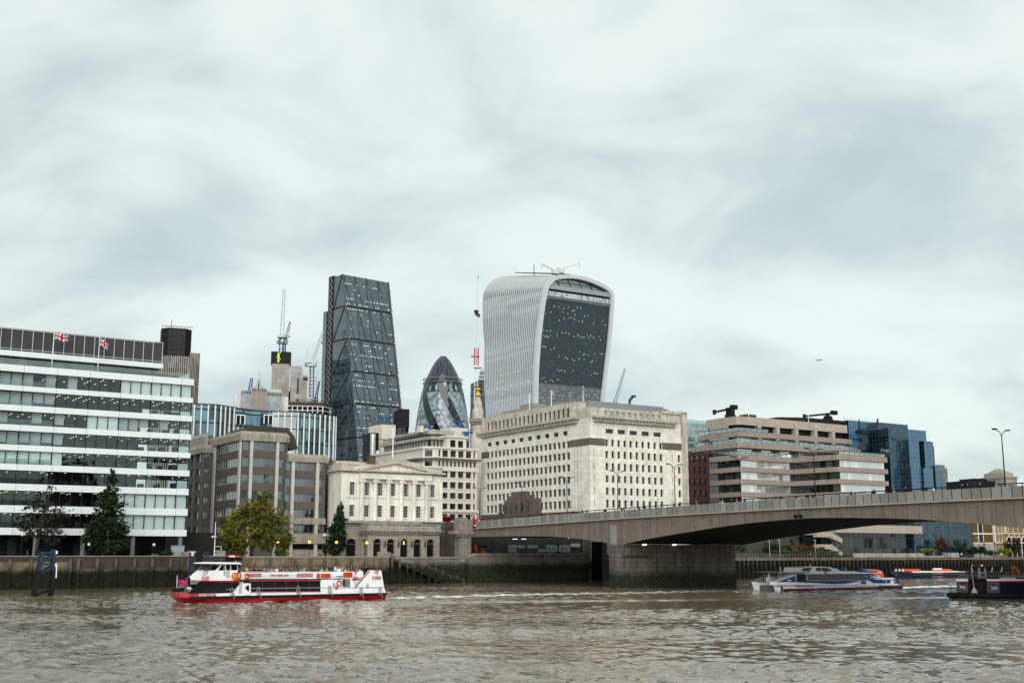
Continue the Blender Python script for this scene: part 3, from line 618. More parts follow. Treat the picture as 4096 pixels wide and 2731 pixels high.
# ------------------------------------------------------------------ white ribbon-window office on the left
GLS = SEE('clear_glass', (.80, .86, .85), .08)
LITE = LAMP('ceiling_lamp', (1, .84, .5), .9)
MULL = P('dark_mullion', (.018, .021, .022), .4)
WPAN = M('white_panel', (.71, .76, .775), .35, .4, var=.03, streak=.06)
def ribbon_block():
 t0 = 10.; sR, sL = -61.2, -116.
 org = (sR, t0, GZ)
 r0 = thing('office_building', 'white ribbon-window office building on the far left with grey plant screen on its roof', 'building', W(*org))
 zz_ = lambda v: Fz(v, t0, 768)
 bands = [(1516, 1541), (1592, 1611), (1664, 1686), (1737, 1759), (1811, 1832), (1882, 1905), (1955, 1980), (2035, 2062), (2118, 2144)]
 bz = [(zz_(b), zz_(a)) for a, b in bands]
 bay = 6.02; joints = []; x = sR
 x -= 2.45; joints.append(x)
 while x > sL: x -= bay; joints.append(x)
 edges = [sR] + joints
 fold = F(215, 1600, t0)[0]
 for (z0, z1) in bz:
  for a, b in zip(edges, edges[1:]):
   mb = MB(org); mb.box(b + .03, a - .03, t0, t0 + .45, z0, z1); mb.build('facade_panel', WPAN, r0)
 def gt(s): return t0 + .5 + max(0, fold - s) * .085
 mb = MB(org)                              # slabs and soffits, core, side wall
 for (z0, z1) in bz:
  mb.prism([(sL, t0 + .46), (sR - .02, t0 + .46), (sR - .02, t0 + 16), (sL, t0 + 16)], z0 + .03, z1 - .12)
 mb.box(sL, sR - 8, t0 + 9.5, t0 + 10, GZ, bz[0][1]); mb.build('floor_slabs', M('slab_grey', (.05, .055, .035), .8), r0)
 floors = [(bz[i + 1][1], bz[i][0]) for i in range(8)]
 pane = bay / 3
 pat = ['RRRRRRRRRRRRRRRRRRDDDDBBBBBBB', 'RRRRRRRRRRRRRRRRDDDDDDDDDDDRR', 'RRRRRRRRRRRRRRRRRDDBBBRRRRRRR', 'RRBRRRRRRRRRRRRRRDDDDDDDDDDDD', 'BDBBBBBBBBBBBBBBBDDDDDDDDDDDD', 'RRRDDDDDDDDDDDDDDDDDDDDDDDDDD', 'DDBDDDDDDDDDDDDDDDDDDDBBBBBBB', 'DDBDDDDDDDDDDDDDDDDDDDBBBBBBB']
 BL = P('blind_white', (.90, .93, .95), .6); REFG = P('sky_reflection_grey', (.60, .61, .66), .6)  # grey sheets behind the R panes stand in for mirrored sky
 for i, (z0, z1) in enumerate(floors):
  mb = MB(org); ss = [sR - .15, fold, sL]
  for a, b in zip(ss, ss[1:]): mb.quad((b, gt(b), z0), (a, gt(a), z0), (a, gt(a), z1), (b, gt(b), z1))
  mb.quad((sR - .15, t0 + .5, z0), (sR - .15, t0 + 14, z0), (sR - .15, t0 + 14, z1), (sR - .15, t0 + .5, z1))
  mb.build('window_strip', GLS, r0)
  mb = MB(org); x = sR - .2; k = 0
  mb.box(x - .08, x + .05, t0 + .42, t0 + .6, z0, z1)
  x = joints[0]
  while x > sL:
   w_ = .09 if k % 3 == 0 else .045
   mb.box(x - w_, x + w_, gt(x) - .1, gt(x) + .08, z0 - .1, z1 + .05); x -= pane; k += 1
  tag(mb.build('mullions', MULL, r0), kind='stuff')
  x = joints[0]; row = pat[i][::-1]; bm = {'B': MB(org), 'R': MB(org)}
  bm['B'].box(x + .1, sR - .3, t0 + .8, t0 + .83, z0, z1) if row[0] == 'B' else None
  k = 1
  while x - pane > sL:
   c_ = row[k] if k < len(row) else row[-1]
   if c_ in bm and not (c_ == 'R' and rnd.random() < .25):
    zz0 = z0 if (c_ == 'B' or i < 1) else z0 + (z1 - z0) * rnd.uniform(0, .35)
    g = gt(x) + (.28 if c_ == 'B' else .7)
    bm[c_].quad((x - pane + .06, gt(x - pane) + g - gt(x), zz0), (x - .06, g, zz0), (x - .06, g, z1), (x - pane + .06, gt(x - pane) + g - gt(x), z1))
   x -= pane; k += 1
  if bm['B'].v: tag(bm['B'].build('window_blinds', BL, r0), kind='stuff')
  if bm['R'].v: tag(bm['R'].build('sky_reflection_sheets', REFG, r0), kind='stuff')
  mb = MB(org); x = sR - 1.5             # ceiling lamps, each a short tube
  while x > sL:
   for d in (1.2, 3.2, 5.4, 7.6):
    if rnd.random() < (.5 if i not in (5,) else .25): mb.box(x - .09, x + .09, gt(x) + d, gt(x) + d + .75, z1 - .12, z1 - .06)
   x -= 2.0
  tag(mb.build('ceiling_lights', LITE, r0), kind='stuff')
  mb = MB(org); x = sR - 2               # desks and columns inside
  while x > sL:
   mb.box(x - rnd.uniform(.5, 1.3), x, gt(x) + 1.5, gt(x) + 3.4, z0, z0 + rnd.uniform(.7, 1.35)); x -= rnd.uniform(1.6, 3.4)
  tag(mb.build('desks', M('desk_dark', (.07, .072, .08), .7, var=.6, scale=.8), r0), kind='stuff')
  if i < 8:
   mb = MB(org); a = fold; mb.quad((sL, t0 + .1, z0), (a, t0 + .1, z0), (a, t0 + .1, z0 + 1.05), (sL, t0 + .1, z0 + 1.05)); mb.build('balcony_glass', SEE('balustrade_glass', (.7, .77, .76), .12), r0)
 # columns and dark recessed ground floor
 colm = M('concrete_column', (.25, .24, .22), .8)
 for u in (720, 530, 330, 140):
  s = F(u, 2200, t0 + .6)[0]; mb = MB(org); mb.lathe([(.42, GZ), (.42, bz[8][0] + .03)], (s, t0 + .7, 0), 14); mb.build('column', colm, r0)
 mb = MB(org); mb.box(sL, sR - 3, t0 + 4, t0 + 4.1, GZ, bz[8][0] + .02); mb.build('ground_floor_glazing', GL('lobby_glass', (.006, .008, .009), (.03, .05, .05), 1.5, 5, .25, .05, .06), r0)
 mb = MB(org); mb.box(sL, sR - .5, t0 + .5, t0 + 16, bz[8][0] + .031, bz[8][0] + .06); mb.box(sR - 3, sR - 2.9, t0 + 4.1, t0 + 14, GZ, bz[8][0]); mb.build('lobby_soffit', DARK, r0)
 for u, w_ in ((150, .5), (163, .2), (113, .25), (345, .4), (460, .4)):
  s, z = F(u, 2200, t0 + 3); mb = MB(org); mb.box(s - w_ / 2, s + w_ / 2, t0 + 3.4, t0 + 3.5, GZ, GZ + 2.3); mb.build('lobby_panel', P('teal_glow', (.07, .22, .2), .4), r0)
 # penthouse: recessed glazing, white roof band, grey louvre screen with fins
 tp = t0 + 3.2; uP = 653
 sp, z1 = F(uP, 1454, tp); z0 = F(uP, 1474, tp)[1]; zb = bz[0][1]
 mb = MB(org); mb.box(sL, sp, tp, tp + 9, z0, z1); mb.build('roof_band', WPAN, r0)
 mb = MB(org); mb.quad((sL, tp + 1.6, zb - .1), (sp - 1.2, tp + 1.6, zb - .1), (sp - 1.2, tp + 1.6, z0), (sL, tp + 1.6, z0)); mb.quad((sp - 1.2, tp + 1.6, zb - .1), (sp - 1.2, tp + 9, zb - .1), (sp - 1.2, tp + 9, z0), (sp - 1.2, tp + 1.6, z0))
 mb.build('penthouse_glazing', GL('penthouse_glass', (.02, .025, .024), (.17, .2, .17), 1.4, 9, .45, .05, .15), r0)
 mb = MB(org); mb.quad((sL, t0 + .3, zb), (sR - 1, t0 + .3, zb), (sR - 1, t0 + .3, zb + 1.15), (sL, t0 + .3, zb + 1.15)); mb.quad((sR - 1, t0 + .3, zb), (sR - 1, t0 + 9, zb), (sR - 1, t0 + 9, zb + 1.15), (sR - 1, t0 + .3, zb + 1.15)); mb.build('balcony_glass', SEE('balustrade_glass'), r0)
 za = F(uP, 1374, tp + .8)[1]
 mb = MB(org); mb.box(sL, sp - .1, tp + .8, tp + 9, z1 + .35, za); mb.build('plant_screen', M('louvre_mesh', (.13, .13, .15), .7, .3, var=.1, scale=.2, brick=(.16, .16, .05, .45)), r0)
 mb = MB(org); x = sp - .1
 while x > sL: mb.box(x - .07, x + .07, tp + .62, tp + .797, z1 + .05, za + .05); x -= 1.93
 mb.box(sL, sp, tp + .6, tp + .796, za + .06, za + .2); mb.box(sL, sp, tp + .64, tp + .796, z1 + .4, z1 + .52); mb.build('screen_fins', P('light_grey_metal', (.42, .43, .45), .4), r0)
 mb = MB(org); x0, x1 = F(385, 1480, tp + .2)[0], F(510, 1480, tp + .2)[0]; mb.box(x0, x1, t0 + 1, t0 + 2.2, zb, zb + .55); mb.box(F(520, 1490, tp)[0], sR - 3, t0 + 1.4, t0 + 2.6, zb, zb + .7); mb.build('planter', M('grey_planter', (.14, .14, .135), .8), r0)
 return zb, t0
RBZ, RBT = ribbon_block()
# flags on the ribbon building
UJ_B, UJ_R, UJ_W = P('flag_blue', (.012, .025, .12), .7), P('flag_red', (.5, .02, .03), .7), P('flag_white', (.72, .72, .72), .7)
def flag_mesh(mb, o, wd, ht, droop, jack=True):
 """a waving cloth: grid with crosses picked out by face material"""
 nx, ny = 26, 16
 def pt(i, j):
  a, b = i / nx, j / ny
  return (o[0] + wd * a * (1 - .1 * droop), o[1] + .18 * wd * a * math.sin(a * 7 + b * 1.2), o[2] - ht * (1 - b) - droop * wd * a * a + .06 * wd * math.sin(a * 8))
 vs = [pt(i, j) for j in range(ny + 1) for i in range(nx + 1)]; fs = []; ms = []
 for j in range(ny):
  for i in range(nx):
   a, b = (i + .5) / nx * 2, (j + .5) / ny
   m = 0
   if jack:
    d1 = abs(a / 2 - b); d2 = abs(a / 2 - (1 - b))
    if min(d1, d2) < .15: m = 2
    if min(d1, d2) < .055: m = 1
    if abs(a - 1) < .3 or abs(b - .5) < .2: m = 2
    if abs(a - 1) < .17 or abs(b - .5) < .12: m = 1
   else:
    m = 0 if (a < 1.1 and b > .5) or a > 1.45 else 1
    if (a - .85) ** 2 + (b - .45) ** 2 * 4 < .09: m = 2
   fs.append((j * (nx + 1) + i, j * (nx + 1) + i + 1, (j + 1) * (nx + 1) + i + 1, (j + 1) * (nx + 1) + i)); ms.append(m)
 base = len(mb.v); mb.smooth = True; mb.add(vs, fs); mb.smooth = False; mb.m[-len(fs):] = ms
for u, vt, vb, wd, dr, lab in ((217, 1325, 1460, 2.7, .12, 'union flag flying straight out on the left roof flagpole'), (399, 1350, 1475, 1.8, .55, 'union flag drooping on the right roof flagpole')):
 s, z1 = F(u, vt, RBT + .8); org = (s, RBT + .8, RBZ)
 r0 = thing('flagpole', 'white flagpole on the ribbon-window office roof, %s of the two' % ('left' if u < 300 else 'right'), 'flagpole', W(*org), group='roof flagpoles')
 mb = MB(org); mb.tube([(s, RBT + .8, RBZ), (s, RBT + .8, z1)], [.09, .05], 8); mb.build('pole', WHITE, r0)
 mb = MB(org); mb.ball((s, RBT + .8, z1 + .1), .12); mb.build('finial', WHITE, r0)
 f0 = thing('flag', lab, 'flag', W(s, RBT + .8, z1 - 2), AL, 'roof flags'); mb = MB((s, RBT + .8, z1 - 2)); flag_mesh(mb, (s + .1, RBT + .8, z1 - .25), wd, 1.35, dr); mb.build('cloth', [UJ_B, UJ_R, UJ_W], f0)
# ------------------------------------------------------------------ brown concrete office with projecting wings
def brown_block():
 tA = 20.; sA0, sA1 = F(967, 1760, tA)[0], F(1146, 1760, tA)[0]
 tB = 19.2; sB0, sB1 = F(1140, 1830, tB)[0] , F(1304, 1830, tB)[0]
 tC = G(857, 1790, sA0)[0]; sC0 = F(818, 1790, tC)[0]
 org = (sA0, tA, GZ)
 r0 = thing('office_building', 'brown ribbed concrete office building with stepped wings behind the green tree', 'building', W(*org))
 SP = M('brown_spandrel', (.165, .138, .12), .9, .2, var=.12, streak=.25, grain=.12); RB = M('pale_rib', (.50, .475, .43), .85, .2, streak=.2)
 FA = M('brown_fascia', (.38, .335, .285), .88, .2, streak=.55, joint=(.9, .3))
 WG = GL('office_glass', (.012, .022, .025), (.11, .19, .21), 1.4, 3.1, .45, .04, .16, bl=.0)
 FR = P('frame_grey', (.2, .2, .2), .5)
 zA = [(Fz(b, tA, 1057), Fz(a, tA, 1057)) for a, b in ((1767, 1802), (1831, 1867), (1896, 1931), (1962, 1996), (2028, 2062), (2094, 2127))]
 zB = [(Fz(b, tB, 1221), Fz(a, tB, 1221)) for a, b in ((1849, 1883), (1912, 1945), (1974, 2006), (2036, 2069), (2098, 2131))]
 zC = [(Fz(b, tC, 830), Fz(a, tC, 830)) for a, b in ((1813, 1844), (1872, 1901), (1930, 1959), (1987, 2016), (2046, 2074), (2104, 2133))]
 topA, topB, topC = Fz(1727, tA, 1057), Fz(1816, tB, 1221), Fz(1778, tC, 830)
 mats = [FR, WG]
 cA = [tuple(F(u, 1800, tA)[0] for u in c_) for c_ in ((970, 998), (1011.5, 1102), (1116, 1139))]
 opsA = [(a, b, z0, z1) for z0, z1 in zA for a, b in cA]
 mb = MB(org); holed(mb, fS(tA), sA0, sA1, GZ, topA - .3, opsA, .25)
 opW = [(G(956, 1800, sA0)[0], G(871, 1800, sA0)[0], z0, z1) for z0, z1 in zA]
 holed(mb, fW(sA0), tA, tC + 4, GZ, topA - .3, opW, .25)
 cC = [tuple(F(u, 1830, tC)[0] for u in (820, 845))]
 opC = [(a, b, z0, z1) for z0, z1 in zC for a, b in cC]; holed(mb, fS(tC), sC0, sA0, GZ, topC - .3, opC, .25)
 cCw = [tuple(G(u, 1830, sC0)[0] for u in c_) for c_ in ((807, 787), (781, 764), (756, 735))]
 opCw = [(a, b, z0, z1) for z0, z1 in zC for a, b in cCw]; holed(mb, fW(sC0), tC, tC + 24, GZ, topC - .3, opCw, .25)
 cB = [tuple(F(u, 1860, tB)[0] for u in c_) for c_ in ((1143, 1165.5), (1179, 1264), (1277, 1297))]
 opB = [(a, b, z0, z1) for z0, z1 in zB for a, b in cB]
 gB = Fz(2172, tB, 1221); holed(mb, fS(tB), sA1, sB1, gB, topB - .3, opB, .25)
 mb.box(sA1, sA1 + .05, tB + .003, tA + 10, topB, topA - 1); mb.quad((sB1, tB, GZ), (sB1, tB + 16, GZ), (sB1, tB + 16, topB - .3), (sB1, tB, topB - .3))
 mb.build('wall', SP, r0)
 windows(r0, org, fS(tA), [o for o in opsA if o[1] - o[0] < 3], .25, mats, 1, 1, .08, .1); windows(r0, org, fS(tA), [o for o in opsA if o[1] - o[0] > 3], .25, mats, 4, 1, .1, .1)
 windows(r0, org, fW(sA0), opW, .25, [P('frame_pale', (.42, .44, .43), .5), WG], 11, 1, .2, .1, west=True)
 windows(r0, org, fS(tC), opC, .25, mats, 2, 1); windows(r0, org, fW(sC0), opCw, .25, mats, 3, 1, .12, west=True)
 windows(r0, org, fS(tB), [o for o in opB if o[1] - o[0] < 3], .25, mats, 1, 1, .08, .1); windows(r0, org, fS(tB), [o for o in opB if o[1] - o[0] > 3], .25, mats, 4, 1, .1, .1)
 for ua, ub, t_, zt, v_ in ((999, 1011, tA, topA, 1800), (1103.5, 1115, tA, topA, 1800), (1166, 1178, tB, topB, 1860), (1264, 1276, tB, topB, 1860)):
  a, b = F(ua, v_, t_)[0], F(ub, v_, t_)[0]; mb = MB(org); mb.box(a, b, t_ - .35, t_ - .003, GZ, zt - 1.7); mb.build('rib', RB, r0)
 for u0, u1 in ((959, 966), (866, 858)):
  a, b = sorted((G(u0, 1800, sA0)[0], G(u1, 1800, sA0)[0])); mb = MB(org); mb.box(sA0 - .3, sA0 - .003, a, b, GZ, topA - 1.7); mb.build('rib', RB, r0)
 for u0, u1 in ((818, 811), (786, 782), (763, 757)):
  a, b = sorted((G(u0, 1830, sC0)[0], G(u1, 1830, sC0)[0])); mb = MB(org); mb.box(sC0 - .3, sC0 - .003, a, b, GZ, topC - 1.7); mb.build('rib', M('dull_rib', (.2, .18, .16), .85, streak=.2), r0)
 def fascia(x0, x1, y0, y1, zb, zt, pr=.5):
  mb = MB(org); mb.loft([[(x0 - p, y0 - p, z), (x1 + p, y0 - p, z), (x1 + p, y1, z), (x0 - p, y1, z)] for z, p in ((zb, pr), (zt - .7, pr), (zt, 0.))]); mb.build('roof_fascia', FA, r0)
 fascia(sA0, sA1, tA, tC + 4, zA[0][1] + .1, topA); fascia(sA1 + .55, sB1, tB, tB + 14, zB[0][1] + .05, topB, .45); fascia(sC0, sA0 - .6, tC, tC + 24, zC[0][1] + .1, topC, .4)
 mb = MB(org); mb.loft([[(sC0 + .5 + p, tC + 2 + p, z), (sA0 - .8, tC + 2 + p, z), (sA0 - .8, tC + 20, z), (sC0 + .5 + p, tC + 20, z)] for z, p in ((topC, 0), (topC + 2.2, 0), (topC + 3.1, 1.2))]); mb.build('roof_housing', M('pale_concrete', (.36, .35, .32), .85, streak=.3), r0)
 zr = Fz(1712, tA + 8, 1080)
 x0, x1 = sA0 + .4, F(1167, 1750, tA + 8)[0]
 mb = MB(org); mb.loft([[(x0 + p, tA + 4 + p * .3, z), (x1 - p * .55, tA + 4 + p * .3, z), (x1 - p * .55, tC + 2, z), (x0 + p, tC + 2, z)] for z, p in ((topA - 3, 0), (topA - .1, 1.5), (zr, 4.))]); mb.build('roof_housing', M('roof_brown', (.085, .074, .063), .9, streak=.6, joint=(1.3, .3)), r0)
 # ground floor of the right wing: dark openings, sloping sills, pale band
 mb = MB(org); zq = Fz(2098, tB, 1221); mb.box(sB0 + 1.6, sB1 + .15, tB - .4, tB - .36 + .35, zB[3][0] - 1.45, zB[3][0] - .1); mb.box(sB0 + 1.6, sB1 + .25, tB - .5, tB - .02, gB - .1, zB[4][0] - .12); mb.build('pale_band', FA, r0)
 mb = MB(org); mb.box(sA1, sB1, tB + 1.0, tB + 1.1, GZ, gB); mb.build('ground_floor_recess', DARK, r0)
 mb = MB(org); mb.slab([(tB - .2, GZ), (tB + .9, GZ), (tB + .9, GZ + 2.6), (tB + .2, GZ + 1.7), (tB - .2, GZ + 1.7)], 0, sB1 - sB0 - 1, lambda u, z, d: (sB0 + 1.2 + d, u, z)); mb.build('plinth', FA, r0)
 mb = MB(org); mb.box(sC0 - 8, sA0 - .02, tA + 2, tC - .1, GZ, GZ + 6); mb.slab([(sC0 + 1.5, GZ + 6.003), (sA0 - 1, GZ + 6.003), (sA0 - 1, GZ + 9)], 4, 8, fS(tA)); mb.build('podium', M('podium_dark', (.05, .045, .04), .9), r0)
brown_block()
# ------------------------------------------------------------------ the columned stone hall
def hall():
 t0, ta = 14., 10.
 s0, s1 = F(1366, 1890, t0)[0], F(1769, 1900, t0)[0]; org = (s0, ta, GZ)
 r0 = thing('stone_hall', 'neoclassical pale stone hall with six columns, pediment and arched riverside arcade', 'building', W(*org))
 ST = M('portland_stone', (.72, .69, .62), .85, .25, var=.14, scale=.25, streak=.42, grain=.05)
 STD = M('portland_dirty', (.50, .46, .40), .85, .25, var=.2, streak=.55)
 ARC = M('arcade_granite', (.42, .365, .31), .85, .25, var=.18, streak=.25, brick=(1.9, .6, .03, .25))
 LED = M('ledge_stone', (.36, .33, .29), .85, .2, streak=.6)
 z_ = lambda v, u, t=t0: Fz(v, t, u)
 zc, za, zb = z_(1882, 1369), z_(1914, 1442), z_(2081, 1440)
 # upper walls with window openings
 uw = [1409.3, 1468.2, 1520.8, 1572.5, 1624, 1675, 1730]; hw = .62
 su = [F(u, 1950, t0)[0] for u in uw]; zu = (z_(1979, 1409), z_(1927, 1409)); zl = (z_(2065, 1407), z_(2018, 1407))
 ops = [(s - hw, s + hw, *zu) for s in su] + [(s - hw, s + hw, *zl) for s in su]
 mb = MB(org); holed(mb, fS(t0), s0, s1, zb, zc, ops, .35)
 dW = G(1314, 1900, s0)[0]
 holed(mb, fW(s0), t0, dW, GZ, zc, [], .1); mb.quad((s1, t0, GZ), (s1, t0 + 22, GZ), (s1, t0 + 22, zc), (s1, t0, zc)); mb.quad((s0, dW, GZ), (s0 + 9, dW, GZ), (s0 + 9, dW, zc), (s0, dW, zc)); mb.quad((s0 + 9, dW, GZ), (s0 + 9, t0 + 22, GZ), (s0 + 9, t0 + 22, zc), (s0 + 9, dW, zc))
 mb.build('wall', ST, r0)
 WF = P('sash_white', (.74, .74, .72), .4); WG = GL('sash_glass', (.006, .007, .008), (.03, .035, .04), .37, .7, .2, .05, .05)
 windows(r0, org, fS(t0), ops, .3, [WF, WG], 3, 4, .024, .05, name='sash_window')
 for s in su:                               # stone frames and hoods
  for (z0, z1) in (zu, zl):
   mb = MB(org); f = fS(t0)
   for a, b, c, d in ((s - hw - .22, s - hw, z0 - .1, z1 + .22), (s + hw, s + hw + .22, z0 - .1, z1 + .22), (s - hw, s + hw, z1 + .003, z1 + .22), (s - hw - .3, s + hw + .3, z0 - .3, z0 - .11)): mb.slab([(a, c), (b, c), (b, d), (a, d)], -.1, -.002, f)
   if z1 < za - 6: mb.slab([(s - hw - .45, z1 + .55), (s + hw + .45, z1 + .55), (s + hw + .45, z1 + .8), (s - hw - .45, z1 + .8)], -.32, -.002, f)
   mb.build('window_surround', ST, r0)
 # entablature, cornice, pediment
 mb = MB(org); c0, c1 = F(1441, 1900, t0 - .8)[0], F(1727, 1900, t0 - .8)[0]
 mb.box(c0, c1, t0 - .95, t0 - .003, za, zc - .02); mb.build('entablature', ST, r0)
 mb = MB(org); mb.box(s0 - .6, s1 + .6, t0 - .7, t0 + 8, zc + .003, zc + .45); mb.box(c0 - .4, c1 + .4, t0 - 1.5, t0 - .704, zc + .003, zc + .4); mb.build('cornice', STD, r0)
 mb = MB(org); n = 100
 for k in range(n): x = s0 + (s1 - s0) * (k + .5) / n; y = t0 - .9 if c0 < x < c1 else t0 - .1; mb.box(x - .07, x + .07, y - .3, y + .097, zc - .28, zc - .01)
 tag(mb.build('dentils', LED, r0), kind='stuff')
 ax, az = F(1584, 1848, t0 - 1)[0], F(1584, 1846, t0 - 1)[1]
 mb = MB(org); f = fS(t0 - 1.2); zp = zc + .45
 mb.slab([(c0, zp), (c1, zp), (ax, az - .4)], .5, 2.5, f); mb.build('pediment', ST, r0)
 mb = MB(org)
 mb.slab([(c0 - .6, zp + .003), (c0 + .9, zp + .003), (ax, az - .42), (c1 - .9, zp + .003), (c1 + .6, zp + .003), (ax, az)], -.2, 2.6, f); mb.build('raking_cornice', STD, r0)
 # parapet with balustrades
 zpp = z_(1851, 1369); f = fS(t0 - .1)
 for a, b, bal in ((s0, F(1525, 1860, t0)[0], (F(1392, 1860, t0)[0], F(1433, 1860, t0)[0])), (F(1660, 1870, t0)[0], s1, (F(1713, 1870, t0)[0], F(1752, 1870, t0)[0]))):
  mb = MB(org); zq = zc + .453
  mb.slab([(a, zq), (b, zq), (b, zq + .75), (a, zq + .75)], 0, .6, f); mb.slab([(a, zpp - .25), (b, zpp - .25), (b, zpp), (a, zpp)], -.05, .65, f)
  mb.slab([(a, zq + .753), (bal[0], zq + .753), (bal[0], zpp - .253), (a, zpp - .253)], 0, .6, f); mb.slab([(bal[1], zq + .753), (b, zq + .753), (b, zpp - .253), (bal[1], zpp - .253)], 0, .6, f)
  for k in range(8): x = bal[0] + (bal[1] - bal[0]) * (k + .5) / 8; mb.lathe([(.07, zq + .753), (.13, zq + 1.0), (.06, zpp - .5), (.1, zpp - .253)], (x, t0 + .2, 0), 6)
  mb.build('parapet', STD, r0)
 mb = MB(org); mb.box(s0, s0 + .6, t0 + .553, dW, zc + .453, zpp - .02); mb.build('parapet', STD, r0)
 mb = MB(org); xa, xb = F(1500, 1840, t0 + 9)[0], F(1692, 1850, t0 + 9)[0]; zr = Fz(1843, t0 + 9, 1500); mb.box(xa, xb, t0 + 9, t0 + 18, zc + .4, zr); mb.build('attic', STD, r0)
 mb = MB(org); mb.loft([[(xa + 1 + p, t0 + 9.5 + p * .8, z), (xa + 11 - p, t0 + 9.5 + p * .8, z), (xa + 11 - p, t0 + 17 - p * .8, z), (xa + 1 + p, t0 + 17 - p * .8, z)] for z, p in ((zr + .003, 0), (zr + 1.6, 4.2))]); mb.build('roof', M('lead_roof', (.36, .35, .30), .7, var=.2, joint=(.5, .4)), r0)
 mb = MB(org); x, z = F(1478, 1825, t0 + 7); x2 = F(1503, 1825, t0 + 7)[0]; mb.box(x, x2, t0 + 7, t0 + 8.2, zc, z); mb.box(x - .1, x2 + .1, t0 + 6.9, t0 + 8.3, z + .003, z + .3); mb.build('chimney', M('stock_brick', (.15, .11, .075), .9, brick=(.4, .15, .02, 1.4)), r0)
 mb = MB(org); x, z = F(1350, 1845, t0 + 6); mb.box(s0 + .7, s0 + 8, t0 + 5, t0 + 6, zc + .5, zpp + .9); mb.build('roof_parapet', STD, r0)
 # giant columns with scroll capitals
 for u in (1447.6, 1501, 1553.7, 1606.3, 1657, 1706.8):
  s = F(u, 2000, t0 - .5)[0]; y = t0 - .36; mb = MB(org); mb.smooth = True
  mb.lathe([(.62, zb + .003), (.62, zb + .25), (.50, zb + .3), (.58, zb + .45), (.47, zb + .6), (.475, zb + 3.2), (.40, za - .9), (.42, za - .55)], (s, y, 0), 20); mb.smooth = False
  mb.box(s - .52, s + .52, y - .5, y + .1, za - .25, za - .003)
  cp = mb.build('column', ST, r0)
  mb = MB(org)
  for e in (-1, 1): mb.tube([(s + e * .52, y - .52, za - .52), (s + e * .52, y + .1, za - .52)], .27, 12)
  mb.box(s - .52, s + .52, y - .46, y + .1, za - .5, za - .253); mb.build('capital', ST, cp)
 # string courses and base ledge
 mb = MB(org)
 for a, b in zip([s0 + 1.2] + [F(u, 2000, t0)[0] + .6 for u in (1447.6, 1501, 1553.7, 1606.3, 1657, 1706.8)], [F(u, 2000, t0)[0] - .6 for u in (1447.6, 1501, 1553.7, 1606.3, 1657, 1706.8)] + [s1 - 1.1]): mb.box(a, b, t0 - .18, t0 - .003, zu[0] - .55, zu[0] - .35)
 mb.build('string_course', ST, r0)
 mb = MB(org); mb.box(s0 - .25, s1 + .25, t0 - 1.0, t0 - .003, zb - .55, zb); mb.build('base_ledge', LED, r0)
 # pilaster strips at the corners
 for a, b in ((s0 - .05, s0 + 1.15), (s1 - 1.05, s1 + .05)):
  mb = MB(org); mb.box(a, b, t0 - .2, t0 - .004, zb + .003, za); mb.build('pilaster', ST, r0)
 # lower storey: side arch plane (t0) and projecting arcade (ta)
 f0, fa = fS(t0), fS(ta)
 def arch_wall(mb, f, u0, u1, z0, z1, arches, dep=.7):
  zt = max(a[1] + a[2] for a in arches)
  holed(mb, f, u0, u1, z0, z1, [(c_ - r_, c_ + r_, z0, zs + r_) for c_, zs, r_ in arches], .01)
  for c_, zs, r_ in arches:
   n = 12; arc = [(c_ - r_ * math.cos(math.pi * k / n), zs + r_ * math.sin(math.pi * k / n)) for k in range(n + 1)]
   for half, cx in ((arc[:n // 2 + 1], c_ - r_), (arc[n // 2:], c_ + r_)):
    pts = [f(cx, zs + r_, 0)] + [f(a, b, 0) for a, b in half]
    mb.add(pts, [(0, k + 1, k) for k in range(1, len(pts) - 1)])
   full = [(c_ - r_, z0)] + arc + [(c_ + r_, z0)]
   for p, q_ in zip(full, full[1:]): mb.quad(f(*p, 0), f(*q_, 0), f(*q_, dep), f(*p, dep))
 a0, a1 = F(1473, 2100, ta)[0], F(1759, 2100, ta)[0]
 zA1 = Fz(2138, ta, 1560); zsp = Fz(2172, ta, 1560)
 uc = (1509, 1563.5, 1617, 1670, 1722.4); sa = [F(u, 2190, ta)[0] for u in uc]; rr = .97
 mb = MB(org); arch_wall(mb, fa, a0, a1, GZ, zA1, [(s, zsp, rr) for s in sa])
 sl = F(1404.5, 2190, t0)[0]; arch_wall(mb, f0, s0, a0, GZ, zb - .55, [(sl, zsp - .15, 1.2)])
 tm = (ta + t0) / 2; arch_wall(mb, fW(a0), ta, t0, GZ, zA1, [(tm, zsp, .9)])
 mb.quad((a1, ta, GZ), (a1, t0, GZ), (a1, t0, zA1), (a1, ta, zA1)); mb.quad((a1, t0, GZ), (s1, t0, GZ), (s1, t0, zb - .55), (a1, t0, zb - .55)); mb.quad((a0, t0 - .003, zA1), (a1, t0 - .003, zA1), (a1, t0 - .003, zb - .55), (a0, t0 - .003, zb - .55))
 mb.build('arcade_wall', ARC, r0)
 JT = M('joint_dark', (.10, .085, .07), .9); mb = MB(org)   # voussoir joints, a hair proud of the stone
 for s in sa:
  for k in range(1, 10):
   an = math.pi * k / 10; p0 = (s + rr * math.cos(an), zsp + rr * math.sin(an)); L = 1.75 if k in (4, 5, 6) else 1.55; p1 = (s + rr * L * math.cos(an), zsp + rr * L * math.sin(an))
   if p1[1] < zA1 - .05: mb.bar((p0[0], ta - .004, p0[1]), (p1[0], ta - .004, p1[1]), .035, .02)
 tag(mb.build('voussoir_joints', JT, r0), kind='stuff')
 IN = P('arcade_gloom', (.006, .006, .006), .8); SPK = P('spear_tip', (.5, .46, .36), .5)
